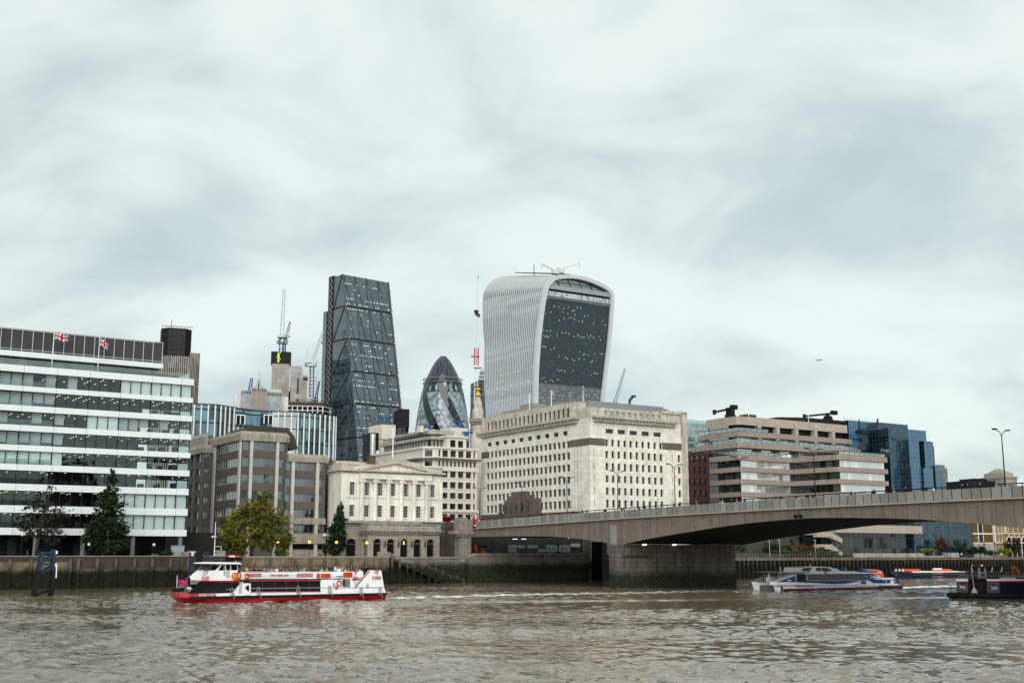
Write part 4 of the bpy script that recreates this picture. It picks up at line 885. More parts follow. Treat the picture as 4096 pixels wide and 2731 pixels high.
 for f, c_, r_, zs in [(fa, s, rr, zsp) for s in sa] + [(f0, sl, 1.2, zsp - .15), (fW(a0), tm, .9, zsp)]:
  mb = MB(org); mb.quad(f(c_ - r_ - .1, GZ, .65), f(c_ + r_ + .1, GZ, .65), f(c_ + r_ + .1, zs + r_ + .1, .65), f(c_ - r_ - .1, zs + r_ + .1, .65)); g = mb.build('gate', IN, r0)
  mb = MB(org)
  for k in range(7): x = c_ - r_ + 2 * r_ * (k + .5) / 7; mb.slab([(x - .04, zs - .12), (x + .04, zs - .12), (x, zs + .12)], .5, .56, f)
  mb.build('spear_tips', SPK, g)
 mb = MB(org); s = sa[2] + .15; mb.slab([(s - .12, zsp - .25), (s + .12, zsp - .25), (s + .12, zsp + .5), (s - .12, zsp + .5)], .55, .6, fa); mb.build('hall_lamp', LAMP('amber_lamp', (1, .55, .08), 1.1), r0)
 for p, q_ in zip(sa, sa[1:]):
  s = (p + q_) / 2; mb = MB(org); mb.bar((s, ta - .02, zsp - .9), (s, ta - .6, zsp - .4), .1); mb.bar((s - .35, ta - .3, zsp - .5), (s + .35, ta - .3, zsp - .5), .09); mb.lathe([(.05, -.4), (.2, -.1), (.22, .3), (.08, .45), (.04, .8)], (s, ta - .6, zsp), 8); ln = mb.build('wall_lantern', BLACK, r0)
  mb = MB(org); mb.ball((s, ta - .82, zsp + .15), .1); mb.build('lamp_glass', P('lamp_glass', (.5, .45, .45), .2), ln)
 # corbels, cornice, terrace balustrade
 zk0, zk1, zk2 = Fz(2136, ta, 1500), Fz(2124, ta, 1500), Fz(2120, ta, 1500)
 mb = MB(org); n = 33
 for k in range(n): x = a0 + .2 + (a1 - a0 - .4) * k / (n - 1); mb.box(x - .13, x + .13, ta - .5, ta - .003, zk0 + .1, zk1 - .003)
 for k in range(6): y = ta + .2 + 3.4 * k / 5; mb.box(a0 - .5, a0 - .003, y - .13, y + .13, zk0 + .1, zk1 - .003)
 tag(mb.build('corbels', LED, r0), kind='stuff')
 mb = MB(org); mb.box(a0 - .7, a1 + .7, ta - .7, t0 - 1.01, zk1, zk2 + .1); mb.build('terrace_cornice', LED, r0)
 zt = Fz(2092, ta, 1475); zm = Fz(2109, ta, 1475)
 mb = MB(org); mb.box(a0 - .2, a1 + .2, ta - .2, ta + .4, zk2 + .103, zm); mb.box(a0 - .2, a0 + .4, ta + .403, t0 - 1.01, zk2 + .103, zt); mb.box(a0 - .25, a1 + .25, ta - .25, ta + .4, zt - .2, zt)
 x = a0 - .2
 for s in sa: mb.box(x, s - rr + .05, ta - .15, ta + .35, zm + .003, zt - .203); x = s + rr - .05
 mb.box(x, a1 + .2, ta - .15, ta + .35, zm + .003, zt - .203); mb.build('terrace_parapet', LED, r0)
 mb = MB(org)
 for s in sa:
  for k in range(8): mb.lathe([(.06, zm + .003), (.12, zm + .25), (.05, zt - .45), (.09, zt - .203)], (s - .8 + 1.6 * k / 7, ta + .1, 0), 6)
 tag(mb.build('balusters', STD, r0), kind='stuff')
hall()
s, z1 = F(1573, 1707, 26); z0 = Fz(1843, 26, 1573); org = (s, 26, z0 - 1)
r0 = thing('flagpole', 'tall white flagpole with gilded tip on the columned hall roof', 'flagpole', W(*org))
mb = MB(org); mb.tube([(s, 26, z0 - 1), (s, 26, z1)], [.17, .09], 8); mb.build('pole', WHITE, r0)
mb = MB(org); mb.ball((s, 26, z1 + .15), .22); mb.build('finial', P('gilt', (.7, .38, .05), .3, metal=.8), r0)
# ------------------------------------------------------------------ pale office block behind the hall
def grid_ops(cols, rows): return [(a, b, c, d) for c, d in rows for a, b in cols]
def regis():
 t0 = 50.; k = .2551
 X = lambda x: F(1700 + x * k, 1900, t0)[0]
 Z = lambda y: Fz(1680 + y * k, t0, 1812)
 sc_, s1 = F(1708, 1800, t0 + 0)[0], X(815); org = (sc_, t0, 8)
 r0 = thing('office_building', 'pale stone office block with dark square windows and set-back top floors behind the hall', 'building', W(*org))
 ST = M('pale_limestone', (.66, .625, .565), .85, .25, var=.08, streak=.18); SG = M('grey_limestone', (.40, .385, .355), .85, .2, streak=.5)
 WG = GL('office_dark_glass', (.006, .009, .012), (.10, .13, .16), .9, 1.4, .22, .04, .09); FR = P('black_frame', (.012, .013, .014), .4)
 cb = s1; ch = 2.2                          # corner chamfer
 cols = [tuple(map(X, c_)) for c_ in ((208, 240), (270, 360), (395, 485), (518, 605), (640, 725), (758, 788))]
 small = [tuple(map(X, (208 + 61.8 * i, 240 + 61.8 * i))) for i in range(10)]
 R_ = [(Z(b), Z(a)) for a, b in ((805, 900), (970, 1068), (1138, 1230), (1305, 1397), (1470, 1575))]
 rU = (Z(730), Z(645)); rT = (Z(580), Z(475)); zA = Z(420); zTop = Z(440)
 ops = grid_ops(cols, R_) + [(a, b, *rU) for a, b in small] + [(a, b, *rT) for a, b in cols]
 dep = .45; mb = MB(org)
 holed(mb, fS(t0), sc_ + ch, s1, 0, zTop, ops, dep)
 tW = G(1500, 1800, sc_)[0]; n = 30; step = (tW - t0 - ch) / n
 cw = [(t0 + ch + step * (i + .22), t0 + ch + step * (i + .78)) for i in range(n)]
 opsW = [(a, b, z0, z1) for z0, z1 in R_ + [rU, rT] for a, b in cw]
 holed(mb, fW(sc_), t0 + ch, tW, 0, zTop, opsW, dep)
 fc = lambda u, z, d: (sc_ + ch - u + d * .7, t0 + u + d * .7, z)
 opc = [(.35, ch - .35, z0, z1) for z0, z1 in R_ + [rU, rT]]; holed(mb, fc, 0, ch, 0, zTop, opc, .3)
 mb.quad((s1, t0, 0), (s1, tW, 0), (s1, tW, zTop), (s1, t0, zTop)); mb.quad((sc_, t0 + ch, zTop), (sc_ + ch, t0, zTop), (s1, t0, zTop), (s1, tW, zTop)) ; mb.quad((sc_, t0 + ch, zTop), (s1, tW, zTop), (sc_, tW, zTop), (sc_, tW, zTop - .01))
 mb.build('wall', ST, r0)
 windows(r0, org, fS(t0), ops, dep, [FR, WG], 2, 2, .1, .1); windows(r0, org, fW(sc_), [o for o in opsW if o[2] > rU[0] - 1], dep, [FR, WG], 1, 2, .1, .1, west=True, limit=96)
 mb = MB(org)
 for a, b, c, d in opc: mb.quad(fc(a, c, .3), fc(b, c, .3), fc(b, d, .3), fc(a, d, .3))
 mb.build('corner_window', WG, r0)
 def band(z0, z1, p, name, mat):
  mb = MB(org); mb.prism([(sc_ - p, tW), (sc_ - p, t0 + ch - p * .5), (sc_ + ch - p * .5, t0 - p), (s1 + p, t0 - p), (s1 + p, t0 + 3), (sc_ + ch + 1.5, t0 + 3), (sc_ + 3, t0 + ch + 1.5), (sc_ + 3, tW)], z0, z1); mb.build(name, mat, r0)
 band(Z(612), Z(600), 1.5, 'cornice', SG); band(Z(630), Z(613), 1.0, 'cornice', SG); band(Z(800), Z(745), .35, 'string_course', ST); band(Z(1440), Z(1412), .4, 'string_course', ST); band(Z(455), Z(425), .35, 'string_course', ST)
 for r_ in range(4): band(R_[r_][0] - .32, R_[r_][0] - .05, .12, 'sill_course', ST)
 # set-back attic: bay on the right, colonnade left, grey roof slabs and railing
 mb = MB(org); a, b = X(390), X(650); tb = t0 + .2
 opA = [(X(397), X(485), Z(425), Z(310)), (X(520), X(605), Z(430), Z(318))]; holed(mb, fS(tb), a - .9, b, zTop, Z(270), opA, .4); mb.quad((a - .9, tb, zTop), (a - .9, tb + 5, zTop), (a - .9, tb + 5, Z(270)), (a - .9, tb, Z(270))); mb.quad((b, tb, zTop), (b, tb + 5, zTop), (b, tb + 5, Z(270)), (b, tb, Z(270))); mb.box(a - 1.3, b + .3, tb - .4, tb + 6, Z(270), Z(240)); mb.build('attic_bay', ST, r0)
 windows(r0, org, fS(tb), opA, .4, [FR, WG], 2, 2, .1, .1)
 mb = MB(org); zs0, zs1 = Z(305), Z(262)
 for i in range(16): y = t0 + 5 + (tW - t0 - 6) * i / 15; mb.box(sc_ + 2.4, sc_ + 2.9, y - .3, y + .3, zTop, zs0)
 tag(mb.build('attic_columns', SG, r0), kind='stuff'); mb = MB(org)
 for i in range(7): x = sc_ + 3 + 1.1 * i; mb.box(x - .25, x + .25, t0 + 2.4, t0 + 2.9, zTop, zs0)
 tag(mb.build('attic_columns', SG, r0), kind='stuff'); mb = MB(org); mb.box(sc_ + 3.4, s1 - .5, t0 + 3.6, tW, zTop, zs0); mb.build('attic_glazing', WG, r0)
 mb = MB(org); mb.prism([(sc_ + 1.2, tW), (sc_ + 1.2, t0 + 3), (sc_ + 2.6, t0 + 1.2), (s1 - 1, t0 + 1.2), (s1 - 1, tW)], zs0 + .003, zs1)
 mb.prism([(sc_ + 3.2, tW - 6), (sc_ + 3.2, t0 + 5.5), (sc_ + 5, t0 + 4), (s1 - 5, t0 + 4), (s1 - 5, tW - 6)], Z(205), Z(160) + .4); mb.build('roof_slab', SG, r0)
 mb = MB(org); mb.box(sc_ + 4.2, s1 - 5.2, t0 + 5.4, tW - 7, zs1 + .003, Z(205)); mb.build('plant_storey', P('grey_louvre', (.23, .23, .22), .6), r0)
 mb = MB(org)
 for i in range(26): y = t0 + 3 + 1.0 * i; mb.bar((sc_ + 1.4, y, zs1), (sc_ + 1.4, y + .9, zs1 + 1.1), .1); mb.bar((sc_ + 1.4, y + .9, zs1), (sc_ + 1.4, y, zs1 + 1.1), .1)
 mb.bar((sc_ + 1.4, t0 + 3, zs1 + 1.1), (sc_ + 1.4, t0 + 29, zs1 + 1.1), .1); tag(mb.build('railing', DARK, r0), kind='stuff')
 mb = MB(org)
 for x0, x1, v0, v1, rd in ((1680, 1694, 1701, 1724, 0), (1699, 1714, 1713, 1724, 0)):
  a, b = F(x0, 1720, t0 + 8)[0], F(x1, 1720, t0 + 8)[0]; mb.box(a, b, t0 + 8, t0 + 10, Z(165), Fz(v0, t0 + 8, x0))
 x = F(1735, 1715, t0 + 7)[0]; mb.ball((x, t0 + 7, Z(150)), .7); a, b = F(1818, 1710, t0 + 10)[0], F(1886, 1710, t0 + 10)[0]; mb.box(a, b, t0 + 12, t0 + 18, Z(200), Fz(1708, t0 + 10, 1850)); mb.build('roof_plant', P('plant_white', (.6, .58, .53), .6), r0)
regis()
# white service tower with ribbed pipes, behind it
t0 = 95.; org = (F(1527, 1800, t0)[0], t0, 8)
r0 = thing('service_tower', 'cream clad service tower with silver pipes rising behind the hall roof', 'tower', W(*org))
a, b = F(1527, 1720, t0)[0], F(1582, 1720, t0)[0]; zt = Fz(1698, t0, 1555)
mb = MB(org)
for i in range(5): z1 = zt - i * 4.6; mb.box(a, b, t0, t0 + 9, z1 - 4.45, z1)
mb.build('cladding', M('cream_cladding', (.62, .58, .48), .6, streak=.25, joint=(.45, .15)), r0)
mb = MB(org); mb.box(a + .1, b - .1, t0 + .1, t0 + 8, 8, zt - .2); mb.box(a - 2.4, a - .003, t0 + 2, t0 + 8, 8, zt - 2.5); mb.build('core', DARK, r0)
for x, h in ((a - 2.6, zt - 3), (a - .9, zt - 8)):
 mb = MB(org); mb.smooth = True; n = 40; mb.lathe([(.75 + .1 * (i % 2), 8 + (h - 8) * i / n) for i in range(n + 1)], (x, t0 + .6, 0), 10); mb.build('pipe', P('silver_duct', (.55, .55, .52), .35, metal=.6), r0)
# ------------------------------------------------------------------ big white stone riverside block with deep window slots
def adelaide():
 t0, s0 = 3.2, 34.; k = .4039; z_ = lambda y: Fz(1560 + y * k, t0, 2430)
 X = lambda x: F(1850 + x * k, 1900, t0)[0]
 s1 = F(2749, 1850, t0)[0]; org = (s0, t0, GZ); tW = G(1926, 1900, s0)[0]
 r0 = thing('stone_office', 'large white stone block with rows of slot windows and heavy cornice beside bridge', 'building', W(*org))
 ST = M('white_stone', (.80, .77, .69), .85, .25, var=.10, scale=.3, streak=.30, brick=(1.8, .75, .018, .62), grain=.05)
 BR = M('brown_granite', (.21, .16, .14), .7, .3, var=.2, streak=.2, brick=(1.4, .8, .02, .5)); CST = M('cornice_grey', (.45, .42, .37), .85, streak=.5)
 WG = GL('slot_glass', (.008, .010, .012), (.09, .11, .12), .7, 1.1, .3, .05, .09); FR = P('slot_frame', (.035, .038, .04), .5)
 rows = [(z_(b), z_(a)) for a, b in ((487, 553), (600, 672), (720, 792), (842, 913), (962, 1035), (1083, 1162))]; rows += [(rows[-1][0] - (rows[-2][0] - rows[-1][0]), rows[-1][1] - (rows[-2][1] - rows[-1][1]))]
 fr_ = (z_(427), z_(383)); at = (z_(265), z_(205)); zc = z_(285); ztop = z_(178); zbn = (z_(553), z_(482))
 cols = [(X(1420 + 59.7 * i), X(1420 + 59.7 * i + 28)) for i in range(10)]
 wide = [tuple(map(X, (1425 + 119 * i, 1503 + 118.5 * i))) for i in range(5)]
 atc = [(X(1408 + 59.6 * i), X(1408 + 59.6 * i + 32)) for i in range(10)]
 slots = [(X(1301), X(1310)), (X(2076), X(2086))]; rt = [(X(2136), X(2163))]
 ops = grid_ops(cols, rows); opsl = grid_ops(slots, rows); oprt = grid_ops(rt, rows[1:])
 dep = .45; mb = MB(org)
 holed(mb, fS(t0), s0, s1, GZ, zc, ops + opsl + oprt + [(a, b, *fr_) for a, b in wide], dep)
 n = 20; tb0 = G(1850 + 1047 * k, 1900, s0)[0]; tb1 = G(1850 + 250 * k, 1900, s0)[0]; st = (tb1 - tb0) / (n - 1)
 cw = [(tb0 + st * i - .75, tb0 + st * i + .75) for i in range(n)]; opw = grid_ops(cw, rows)
 wide_w = [(tb0 + st * (2 * i + .1), tb0 + st * (2 * i + 1.2)) for i in range(0, 10)]; opfw = [(a, b, *fr_) for a, b in wide_w]
 ssl = [(t0 + 3.6, t0 + 4.0), (t0 + 4.9, t0 + 5.3), (t0 + 6.2, t0 + 6.6)]; opsw = []
 for a, b in ssl: opsw += [(a, b, z0, z1 + .9) for z0, z1 in rows[1:]]
 holed(mb, fW(s0), t0, tW, GZ, zc, opw + opfw + opsw, dep)
 mb.quad((s1, t0, GZ), (s1, t0 + 30, GZ), (s1, t0 + 30, ztop), (s1, t0, ztop)); mb.build('wall', ST, r0)
 windows(r0, org, fS(t0), ops + oprt, dep, [FR, WG], 2, 3, .07, .08); windows(r0, org, fW(s0), opw, dep, [FR, WG], 1, 3, .07, .08, west=True)
 windows(r0, org, fS(t0), [(a, b, *fr_) for a, b in wide], dep, [FR, WG], 4, 2, .07, .08, name='frieze_window'); windows(r0, org, fW(s0), opfw, dep, [FR, WG], 3, 2, .07, .08, west=True, name='frieze_window')
 mb = MB(org)
 for a, b, c, d in opsl: mb.slab([(a, c), (b, c), (b, d), (a, d)], dep, dep + .05, fS(t0))
 tag(mb.build('slot_lights', FR, r0), kind='stuff')
 # attic storey, towers at the corners, parapet
 mb = MB(org); xa, xb = X(1285), X(2120)
 opat = [(a, b, *at) for a, b in atc]; holed(mb, fS(t0), s0, s1, zc, ztop, opat, .4)
 cwa = [(tb0 + st * i - .55, tb0 + st * i + .55) for i in range(n)]; ztw = z_(235); tq = G(1850 + 1115 * k, 1900, s0)[0]
 opaw = [(a, b, zc + .9, zc + 3.1) for a, b in cwa]; holed(mb, fW(s0), tq, tW, zc, zc + 4.6, opaw, .4); holed(mb, fW(s0), t0, tq, zc, ztop, [], .4)
 mb.quad((s0, tq, zc + 4.6), (s0 + 12, tq, zc + 4.6), (s0 + 12, tq, ztop), (s0, tq, ztop)); mb.quad((s0, t0, ztop), (s1, t0, ztop), (s1, tq, ztop), (s0, tq, ztop)); mb.quad((s0, tq, zc + 4.6), (s1, tq, zc + 4.6), (s1, tW, zc + 4.6), (s0, tW, zc + 4.6)); mb.quad((s0, tW, 10), (s1, tW, 10), (s1, tW, zc + 4.6), (s0, tW, zc + 4.6))
 mb.build('attic_wall', M('attic_stone', (.55, .51, .44), .85, .2, var=.2, streak=.7, brick=(1.8, .75, .018, .6)), r0)
 windows(r0, org, fS(t0), opat, .4, [P('pale_frame', (.4, .41, .41), .5), GL('attic_glass', (.08, .09, .10), (.42, .45, .46), .6, 3, .6, .05, .1)], 2, 2, .07, .1, name='attic_window')
 windows(r0, org, fW(s0), opaw, .4, [FR, GL('attic_glass_west', (.035, .04, .05), (.12, .13, .15), .6, 3, .4, .05, .1)], 1, 2, .07, .08, west=True, name='attic_window')
 mb = MB(org); mb.box(s0 - .02, X(1262), t0 - .35, t0 - .003, zc - 1, ztop + .4); mb.box(X(2176), s1 + .05, t0 - .35, t0 - .003, 6, ztop + .6); mb.box(X(1985), s1 + .05, t0 - .35, t0 + 3, ztop - .2, ztop + .55); mb.build('corner_tower', M('tower_stone', (.53, .49, .43), .85, .2, var=.22, streak=.85, brick=(1.8, .75, .02, .6)), r0)
 mb = MB(org); mb.box(xa, xb, t0 - 1.3, t0 - .003, zc, zc + .55); mb.box(xa + .5, xb - .5, t0 - .7, t0 - .004, zc - .9, zc - .003); tz0 = G(1850 + 1158 * k, 1700, s0)[0]; mb.box(s0 - 1.3, s0 - .003, tz0, tW + 1.2, zc, zc + .55); mb.box(s0 - .7, s0 - .004, tz0 + .6, tW + .6, zc - .9, zc - .003); mb.build('cornice', CST, r0)
 mb = MB(org)
 for i in range(24): x = xa + 1 + (xb - xa - 2) * i / 23; mb.box(x - .12, x + .12, t0 - 1.1, t0 - .71, zc - .7, zc - .003)
 for i in range(34): y = tz0 + 1 + (tW - tz0) * i / 33; mb.box(s0 - 1.1, s0 - .71, y - .12, y + .12, zc - .7, zc - .003)
 tag(mb.build('brackets', CST, r0), kind='stuff')
 mb = MB(org)                               # brown band, base and portal
 for bx in ((s0 + .003, X(1416), t0 - .03, t0 - .001), (X(1986), s1, t0 - .03, t0 - .001), (s0 - .03, s0 - .001, t0 + .003, G(1850 + 1065 * k, 1800, s0)[0]), (s0 - .03, s0 - .001, G(1850 + 258 * k, 1800, s0)[0], tW)):
  mb = MB(org); mb.box(*bx, *zbn); mb.build('granite_band', BR, r0)
 mb = MB(org); zb = 16.4; p0, p1 = G(1850 + 785 * k, 2030, s0)[0], G(1850 + 440 * k, 2030, s0)[0]
 mb.box(s0 - .25, s0 - .004, t0 + 4, p0, 12., zb); mb.box(s0 - .25, s0 - .004, p1, tW, 12, zb + .3)
 for i, (e, h) in enumerate(((0, 20.2), (3, 21.2), (6, 22.2))): mb.box(s0 - .9 - .012 * i, s0 - .003 - .0005 * i, p0 + e, p1 - e * .6, 12, h)
 mb.build('portal', BR, r0)
 windows(r0, org, fW(s0 - .93), [(p0 + 4.5 + 2.6 * i, p0 + 5.6 + 2.6 * i, 16.6, 19.4) for i in range(6)], -.002, [FR, WG], 1, 3, .07, .08, west=True, name='portal_window')
 mb = MB(org); mb.box(s0 - .27, s0 - .255, p1 - 2, tW - 1, 12.3, 14.8); mb.build('shopfront', BLACK, r0)
 mb = MB(org); mb.box(s0 - .25, s0 - .002, t0 - .2, t0 + 20, GZ, 11.9); mb.box(s0, s1 - 6, t0 - .2, t0 - .001, GZ, 12.4); mb.build('plinth', M('plinth_dark', (.2, .18, .16), .85, streak=.5), r0)
 za, zb = Fz(1596, t0 + 4, 2360), Fz(1621, t0 + 4, 2640)
 mb = MB(org); xl = F(2306, 1620, t0 + 5)[0]; xr = F(2654, 1625, t0 + 5)[0]; mb.prism([(xr, t0 + 5), (xr, t0 + 16), (s0 + 3.5, t0 + 16), (s0 + 3.5, t0 + 5)], ztop - 3, za - .2)
 mb.box(s0 + 4, s0 + 14, t0 + 16.004, t0 + 26, ztop - 3, zc + 5.9); mb.build('plant_screen', M('screen_bluegrey', (.24, .27, .30), .5, .4, var=.06, joint=(2.2, .2)), r0)
 mb = MB(org); mb.box(s0 + 3, s0 + 9, t0 + 27, t0 + 44, zc + 4.6, zc + 6.0); mb.box(s0 + 3.5, s0 + 8, t0 + 30, t0 + 36, zc + 6.003, zc + 7); tag(mb.build('roof_plant', M('roof_plant_stone', (.33, .3, .26), .8), r0), kind='stuff')
 return ztop, zc
ADT, ADC = adelaide()
for u, vt, vb, s_ in ((2205, 1560, 1625, 37), (2118, 1572, 1668, 37)):
 tt, z1 = G(u, vt, s_); z0 = ADC + 4.6; org = (s_, tt, z0)
 r0 = thing('flagpole', 'white flagpole with small flag on the big white block' if u > 2150 else 'bare white pole near the far roof end of the big white block', 'flagpole', W(*org)); mb = MB(org); mb.tube([(s_, tt, z0), (s_, tt, z1)], [.12, .07], 6); mb.build('pole', WHITE, r0)
 if u > 2150:
  f0 = thing('flag', 'small limp flag on the big white block roof pole', 'flag', W(s_, tt, z1 - 1.5)); mb = MB((s_, tt, z1 - 1.5)); flag_mesh(mb, (s_ + .1, tt, z1 - .1), 1.1, 1.0, .9); mb.build('cloth', [UJ_B, UJ_R, UJ_W], f0)
# church spire behind the white block
Y = 420.; x, z1 = D(2332, 1538, Y); z0 = D(2332, 1700, Y)[1]; c0 = (x, Y, 0)
r0 = thing('church_spire', 'slim grey church spire with gilded tip above the white block roof', 'spire', c0, 0)
mb = MB(); mb.lathe([(2.2, 0), (2.2, z0 - 2), (1.5, z0), (1.3, z0 + 3.2), (.7, z0 + 6), (.15, z1 - 1.7)], (0, 0, 0), 8); mb.build('spire', P('lead_spire', (.42, .43, .42), .6), r0)
mb = MB(); mb.smooth = True; mb.lathe([(.12, z1 - 1.7), (.22, z1 - 1.4), (.1, z1 - 1.1), (.25, z1 - .8), (.06, z1 - .5), (.03, z1)], (0, 0, 0), 8); mb.build('finial', P('gilt', (.7, .38, .05), .3, metal=.8), r0)
# ------------------------------------------------------------------ terraced pinkish concrete office right of centre
def magnus():
 t1, t2 = 28., 12.; k = .3827
 s0, sm, s2, s3 = F(2960, 1840, t1)[0], F(3163, 1880, t1)[0], F(3358, 1880, t2)[0], F(3541, 1900, t2)[0]
 org = (s0, t1, GZ); z_ = lambda y, t=t1, u=2960: Fz(1560 + y * k, t, u)
 r0 = thing('terraced_office', 'stepped pinkish concrete office with mirrored ribbon windows right of the white block', 'building', W(*org))
 CO = M('pink_concrete', (.36, .30, .265), .88, .2, var=.08, streak=.3, grain=.1, joint=(2.6, .25)); CL = M('pink_concrete_pale', (.44, .38, .335), .88, .2, var=.08, streak=.2, joint=(1.6, .12))
 MIR = GL('sky_pale_mirror_glass', (.42, .48, .46), (.66, .70, .64), 1.5, 3.2, .3, .02, .5, line=(.01, .012, .012), lw=.04, lh=0.0, wob=.012); DG = GL('terrace_dark_glass', (.008, .013, .013), (.06, .08, .05), 1.5, 3.2, .3, .05, .1, line=(.008, .008, .008), lw=.07, lh=.0)  # sky reflection put into the pale mirror colour; turned walls get darker glass
 zb = [(z_(b), z_(a)) for a, b in ((1062, 1112), (928, 978), (801, 851), (672, 728))]
 zt_ = [(z_(600), z_(542)), (z_(480), z_(425))]; zf = (z_(357), z_(270))
 tW = G(2772, 1880, s0)[0]
 # lower block: the re-entrant corner is set so that the angled wing starts behind the lamp post
 for i, (z0, z1) in enumerate(zb):
  mb = MB(org); mb.prism([(s0 - .7, tW), (s0 - .7, t1 - .0), (s0, t1 - .7), (sm + .2, t1 - .7), (s2 - .7, t2), (s2, t2 - .7), (s3 + .5, t2 - .7), (s3 + .5, t1 + 18), (s0 + 10, t1 + 18)], z0, z1); mb.build('concrete_band', CO, r0)
 zs = [zb[0][0] - 4.2] + [b[0] for b in zb]; zg = [(zb[0][0] - 3.6, zb[0][0])] + [(zb[i][1], zb[i + 1][0]) for i in range(3)]
 for z0, z1 in zg:
  mb = MB(org); mb.quad((s0 + .6, t1 + .4, z0), (sm, t1 + .4, z0), (sm, t1 + .4, z1), (s0 + .6, t1 + .4, z1), 0); mb.quad((s2 + .5, t2 + .3, z0), (s3, t2 + .3, z0), (s3, t2 + .3, z1), (s2 + .5, t2 + .3, z1), 0)
  mb.quad((sm, t1 + .4, z0), (s2 + .5, t2 + .3, z0), (s2 + .5, t2 + .3, z1), (sm, t1 + .4, z1), 1)
  mb.quad((s0 + .6, tW, z0), (s0 + .6, t1 + .4, z0), (s0 + .6, t1 + .4, z1), (s0 + .6, tW, z1), 1); mb.quad((s3, t2 + .3, z0), (s3, t1 + 18, z0), (s3, t1 + 18, z1), (s3, t2 + .3, z1), 1)
  mb.build('window_strip', [MIR, DG], r0)
 mb = MB(org); mb.box(s0 + 1, sm + 4, t1 + .6, tW, 8, zb[0][0]); mb.build('core', DARK, r0)
 # upper terraces
 xr1 = F(3439, 1820, t1)[0]; xr2 = F(3407, 1770, t1)[0]; xr3 = F(3391, 1720, t1)[0]
 yl = [G(2769, 1790, s0)[0], G(2798, 1740, s0)[0], G(2825, 1690, s0)[0]]
 for (z0, z1), xr, y, p in ((zt_[0], xr1, yl[0], .6), (zt_[1], xr2, yl[1], .2)):
  mb = MB(org); mb.prism([(s0 - p, y), (s0 - p, t1 + .2), (s0 + .2, t1 - p), (xr, t1 - p), (xr, y), ], z0, z1); mb.build('concrete_band', CO, r0)
 mb = MB(org); mb.prism([(s0 - .1, yl[2]), (s0 - .1, t1 + 1.), (s0 + .6, t1 + .2), (xr3, t1 + .2), (xr3, yl[2])], *zf); mb.build('roof_fascia', CL, r0)
 for (z0, z1), xr, y in (((zb[3][1], zt_[0][0]), sm + 20, yl[0]), ((zt_[0][1], zt_[1][0]), xr2 - 1, yl[1]), ((zt_[1][1], zf[0]), xr3 - .6, yl[2])):
  top = z1 == zf[0]; mt = [BLACK, BLACK] if top else [MIR, DG]
  mb = MB(org); mb.quad((s0 + .7, t1 + 1.6, z0), (xr, t1 + 1.6, z0), (xr, t1 + 1.6, z1), (s0 + .7, t1 + 1.6, z1), 0); mb.quad((s0 + .7, y, z0), (s0 + .7, t1 + 1.6, z0), (s0 + .7, t1 + 1.6, z1), (s0 + .7, y, z1), 1); mb.quad((xr, t1 + 1.6, z0), (xr, y, z0), (xr, y, z1), (xr, t1 + 1.6, z1), 1); mb.build('terrace_glazing', mt, r0)
 for xz in (3040, 3113, 3188, 3264, 3334):     # slanted piers
  x = F(xz, 1740, t1)[0]; mb = MB(org); w_ = .62
  mb.loft([[(x - w_, y0, z), (x + w_, y0, z), (x + w_, t1 + 2, z), (x - w_, t1 + 2, z)] for z, y0 in ((zt_[0][1] + .003, t1 - .05), (zf[0] + .8, t1 - .12), (zf[1] - .6, t1 + .15))]); mb.build('pier', CL, r0)
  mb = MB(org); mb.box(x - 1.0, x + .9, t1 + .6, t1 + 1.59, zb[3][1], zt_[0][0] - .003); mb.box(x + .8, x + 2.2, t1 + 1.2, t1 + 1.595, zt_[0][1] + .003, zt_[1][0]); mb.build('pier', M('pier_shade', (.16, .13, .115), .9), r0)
 mb = MB(org); a = G(2838, 1700, s0)[0]; mb.box(s0 - .12, s0 + .2, t1 + 4.5, a, zt_[0][1], zf[0] + .1); mb.build('stair_wall', CL, r0)
 RA = SEE('terrace_glass', (.62, .7, .69), .35)
 def rail(p0, p1, z):
  mb = MB(org); mb.quad((*p0, z), (*p1, z), (*p1, z + .95), (*p0, z + .95)); g = mb.build('balustrade', RA, r0)
  mb = MB(org); L = math.hypot(p1[0] - p0[0], p1[1] - p0[1]); n = max(2, int(L / 2.2))
  for i in range(n + 1): f = i / n; q = (p0[0] + (p1[0] - p0[0]) * f, p0[1] + (p1[1] - p0[1]) * f); mb.bar((*q, z), (*q, z + 1.05), .09)
  mb.bar((*p0, z + 1.05), (*p1, z + 1.05), .16); mb.build('top_rail', DARK, g)
 for z, xr, y in ((zt_[0][1], xr1, yl[0]), (zt_[1][1], s0 + 12, yl[1])): rail((s0 - .3, t1 - .3), (xr - .3, t1 - .3), z); rail((s0 - .3, y), (s0 - .3, t1 - .3), z)
 z = zb[3][1]; rail((s0 - .4, t1 - .4), (sm, t1 - .4), z); rail((sm, t1 - .4), (s2 - .3, t2 - .3), z); rail((s2 - .3, t2 - .3), (s3, t2 - .3), z); rail((s0 - .4, tW), (s0 - .4, t1 - .4), z)
 mb = MB(org); mb.slab([(F(3298, 1806, t1 - 3)[0], Fz(1806, t1 - 3, 3298)), (F(3405, 1816, t1 - 3)[0], Fz(1814, t1 - 3, 3405)), (F(3405, 1816, t1 - 3)[0], Fz(1818, t1 - 3, 3405)), (F(3298, 1806, t1 - 3)[0], Fz(1810, t1 - 3, 3298))], -1.2, 1.4, fS(t1 - 3)); mb.build('awning', P('straw_awning', (.5, .42, .28), .8), r0)
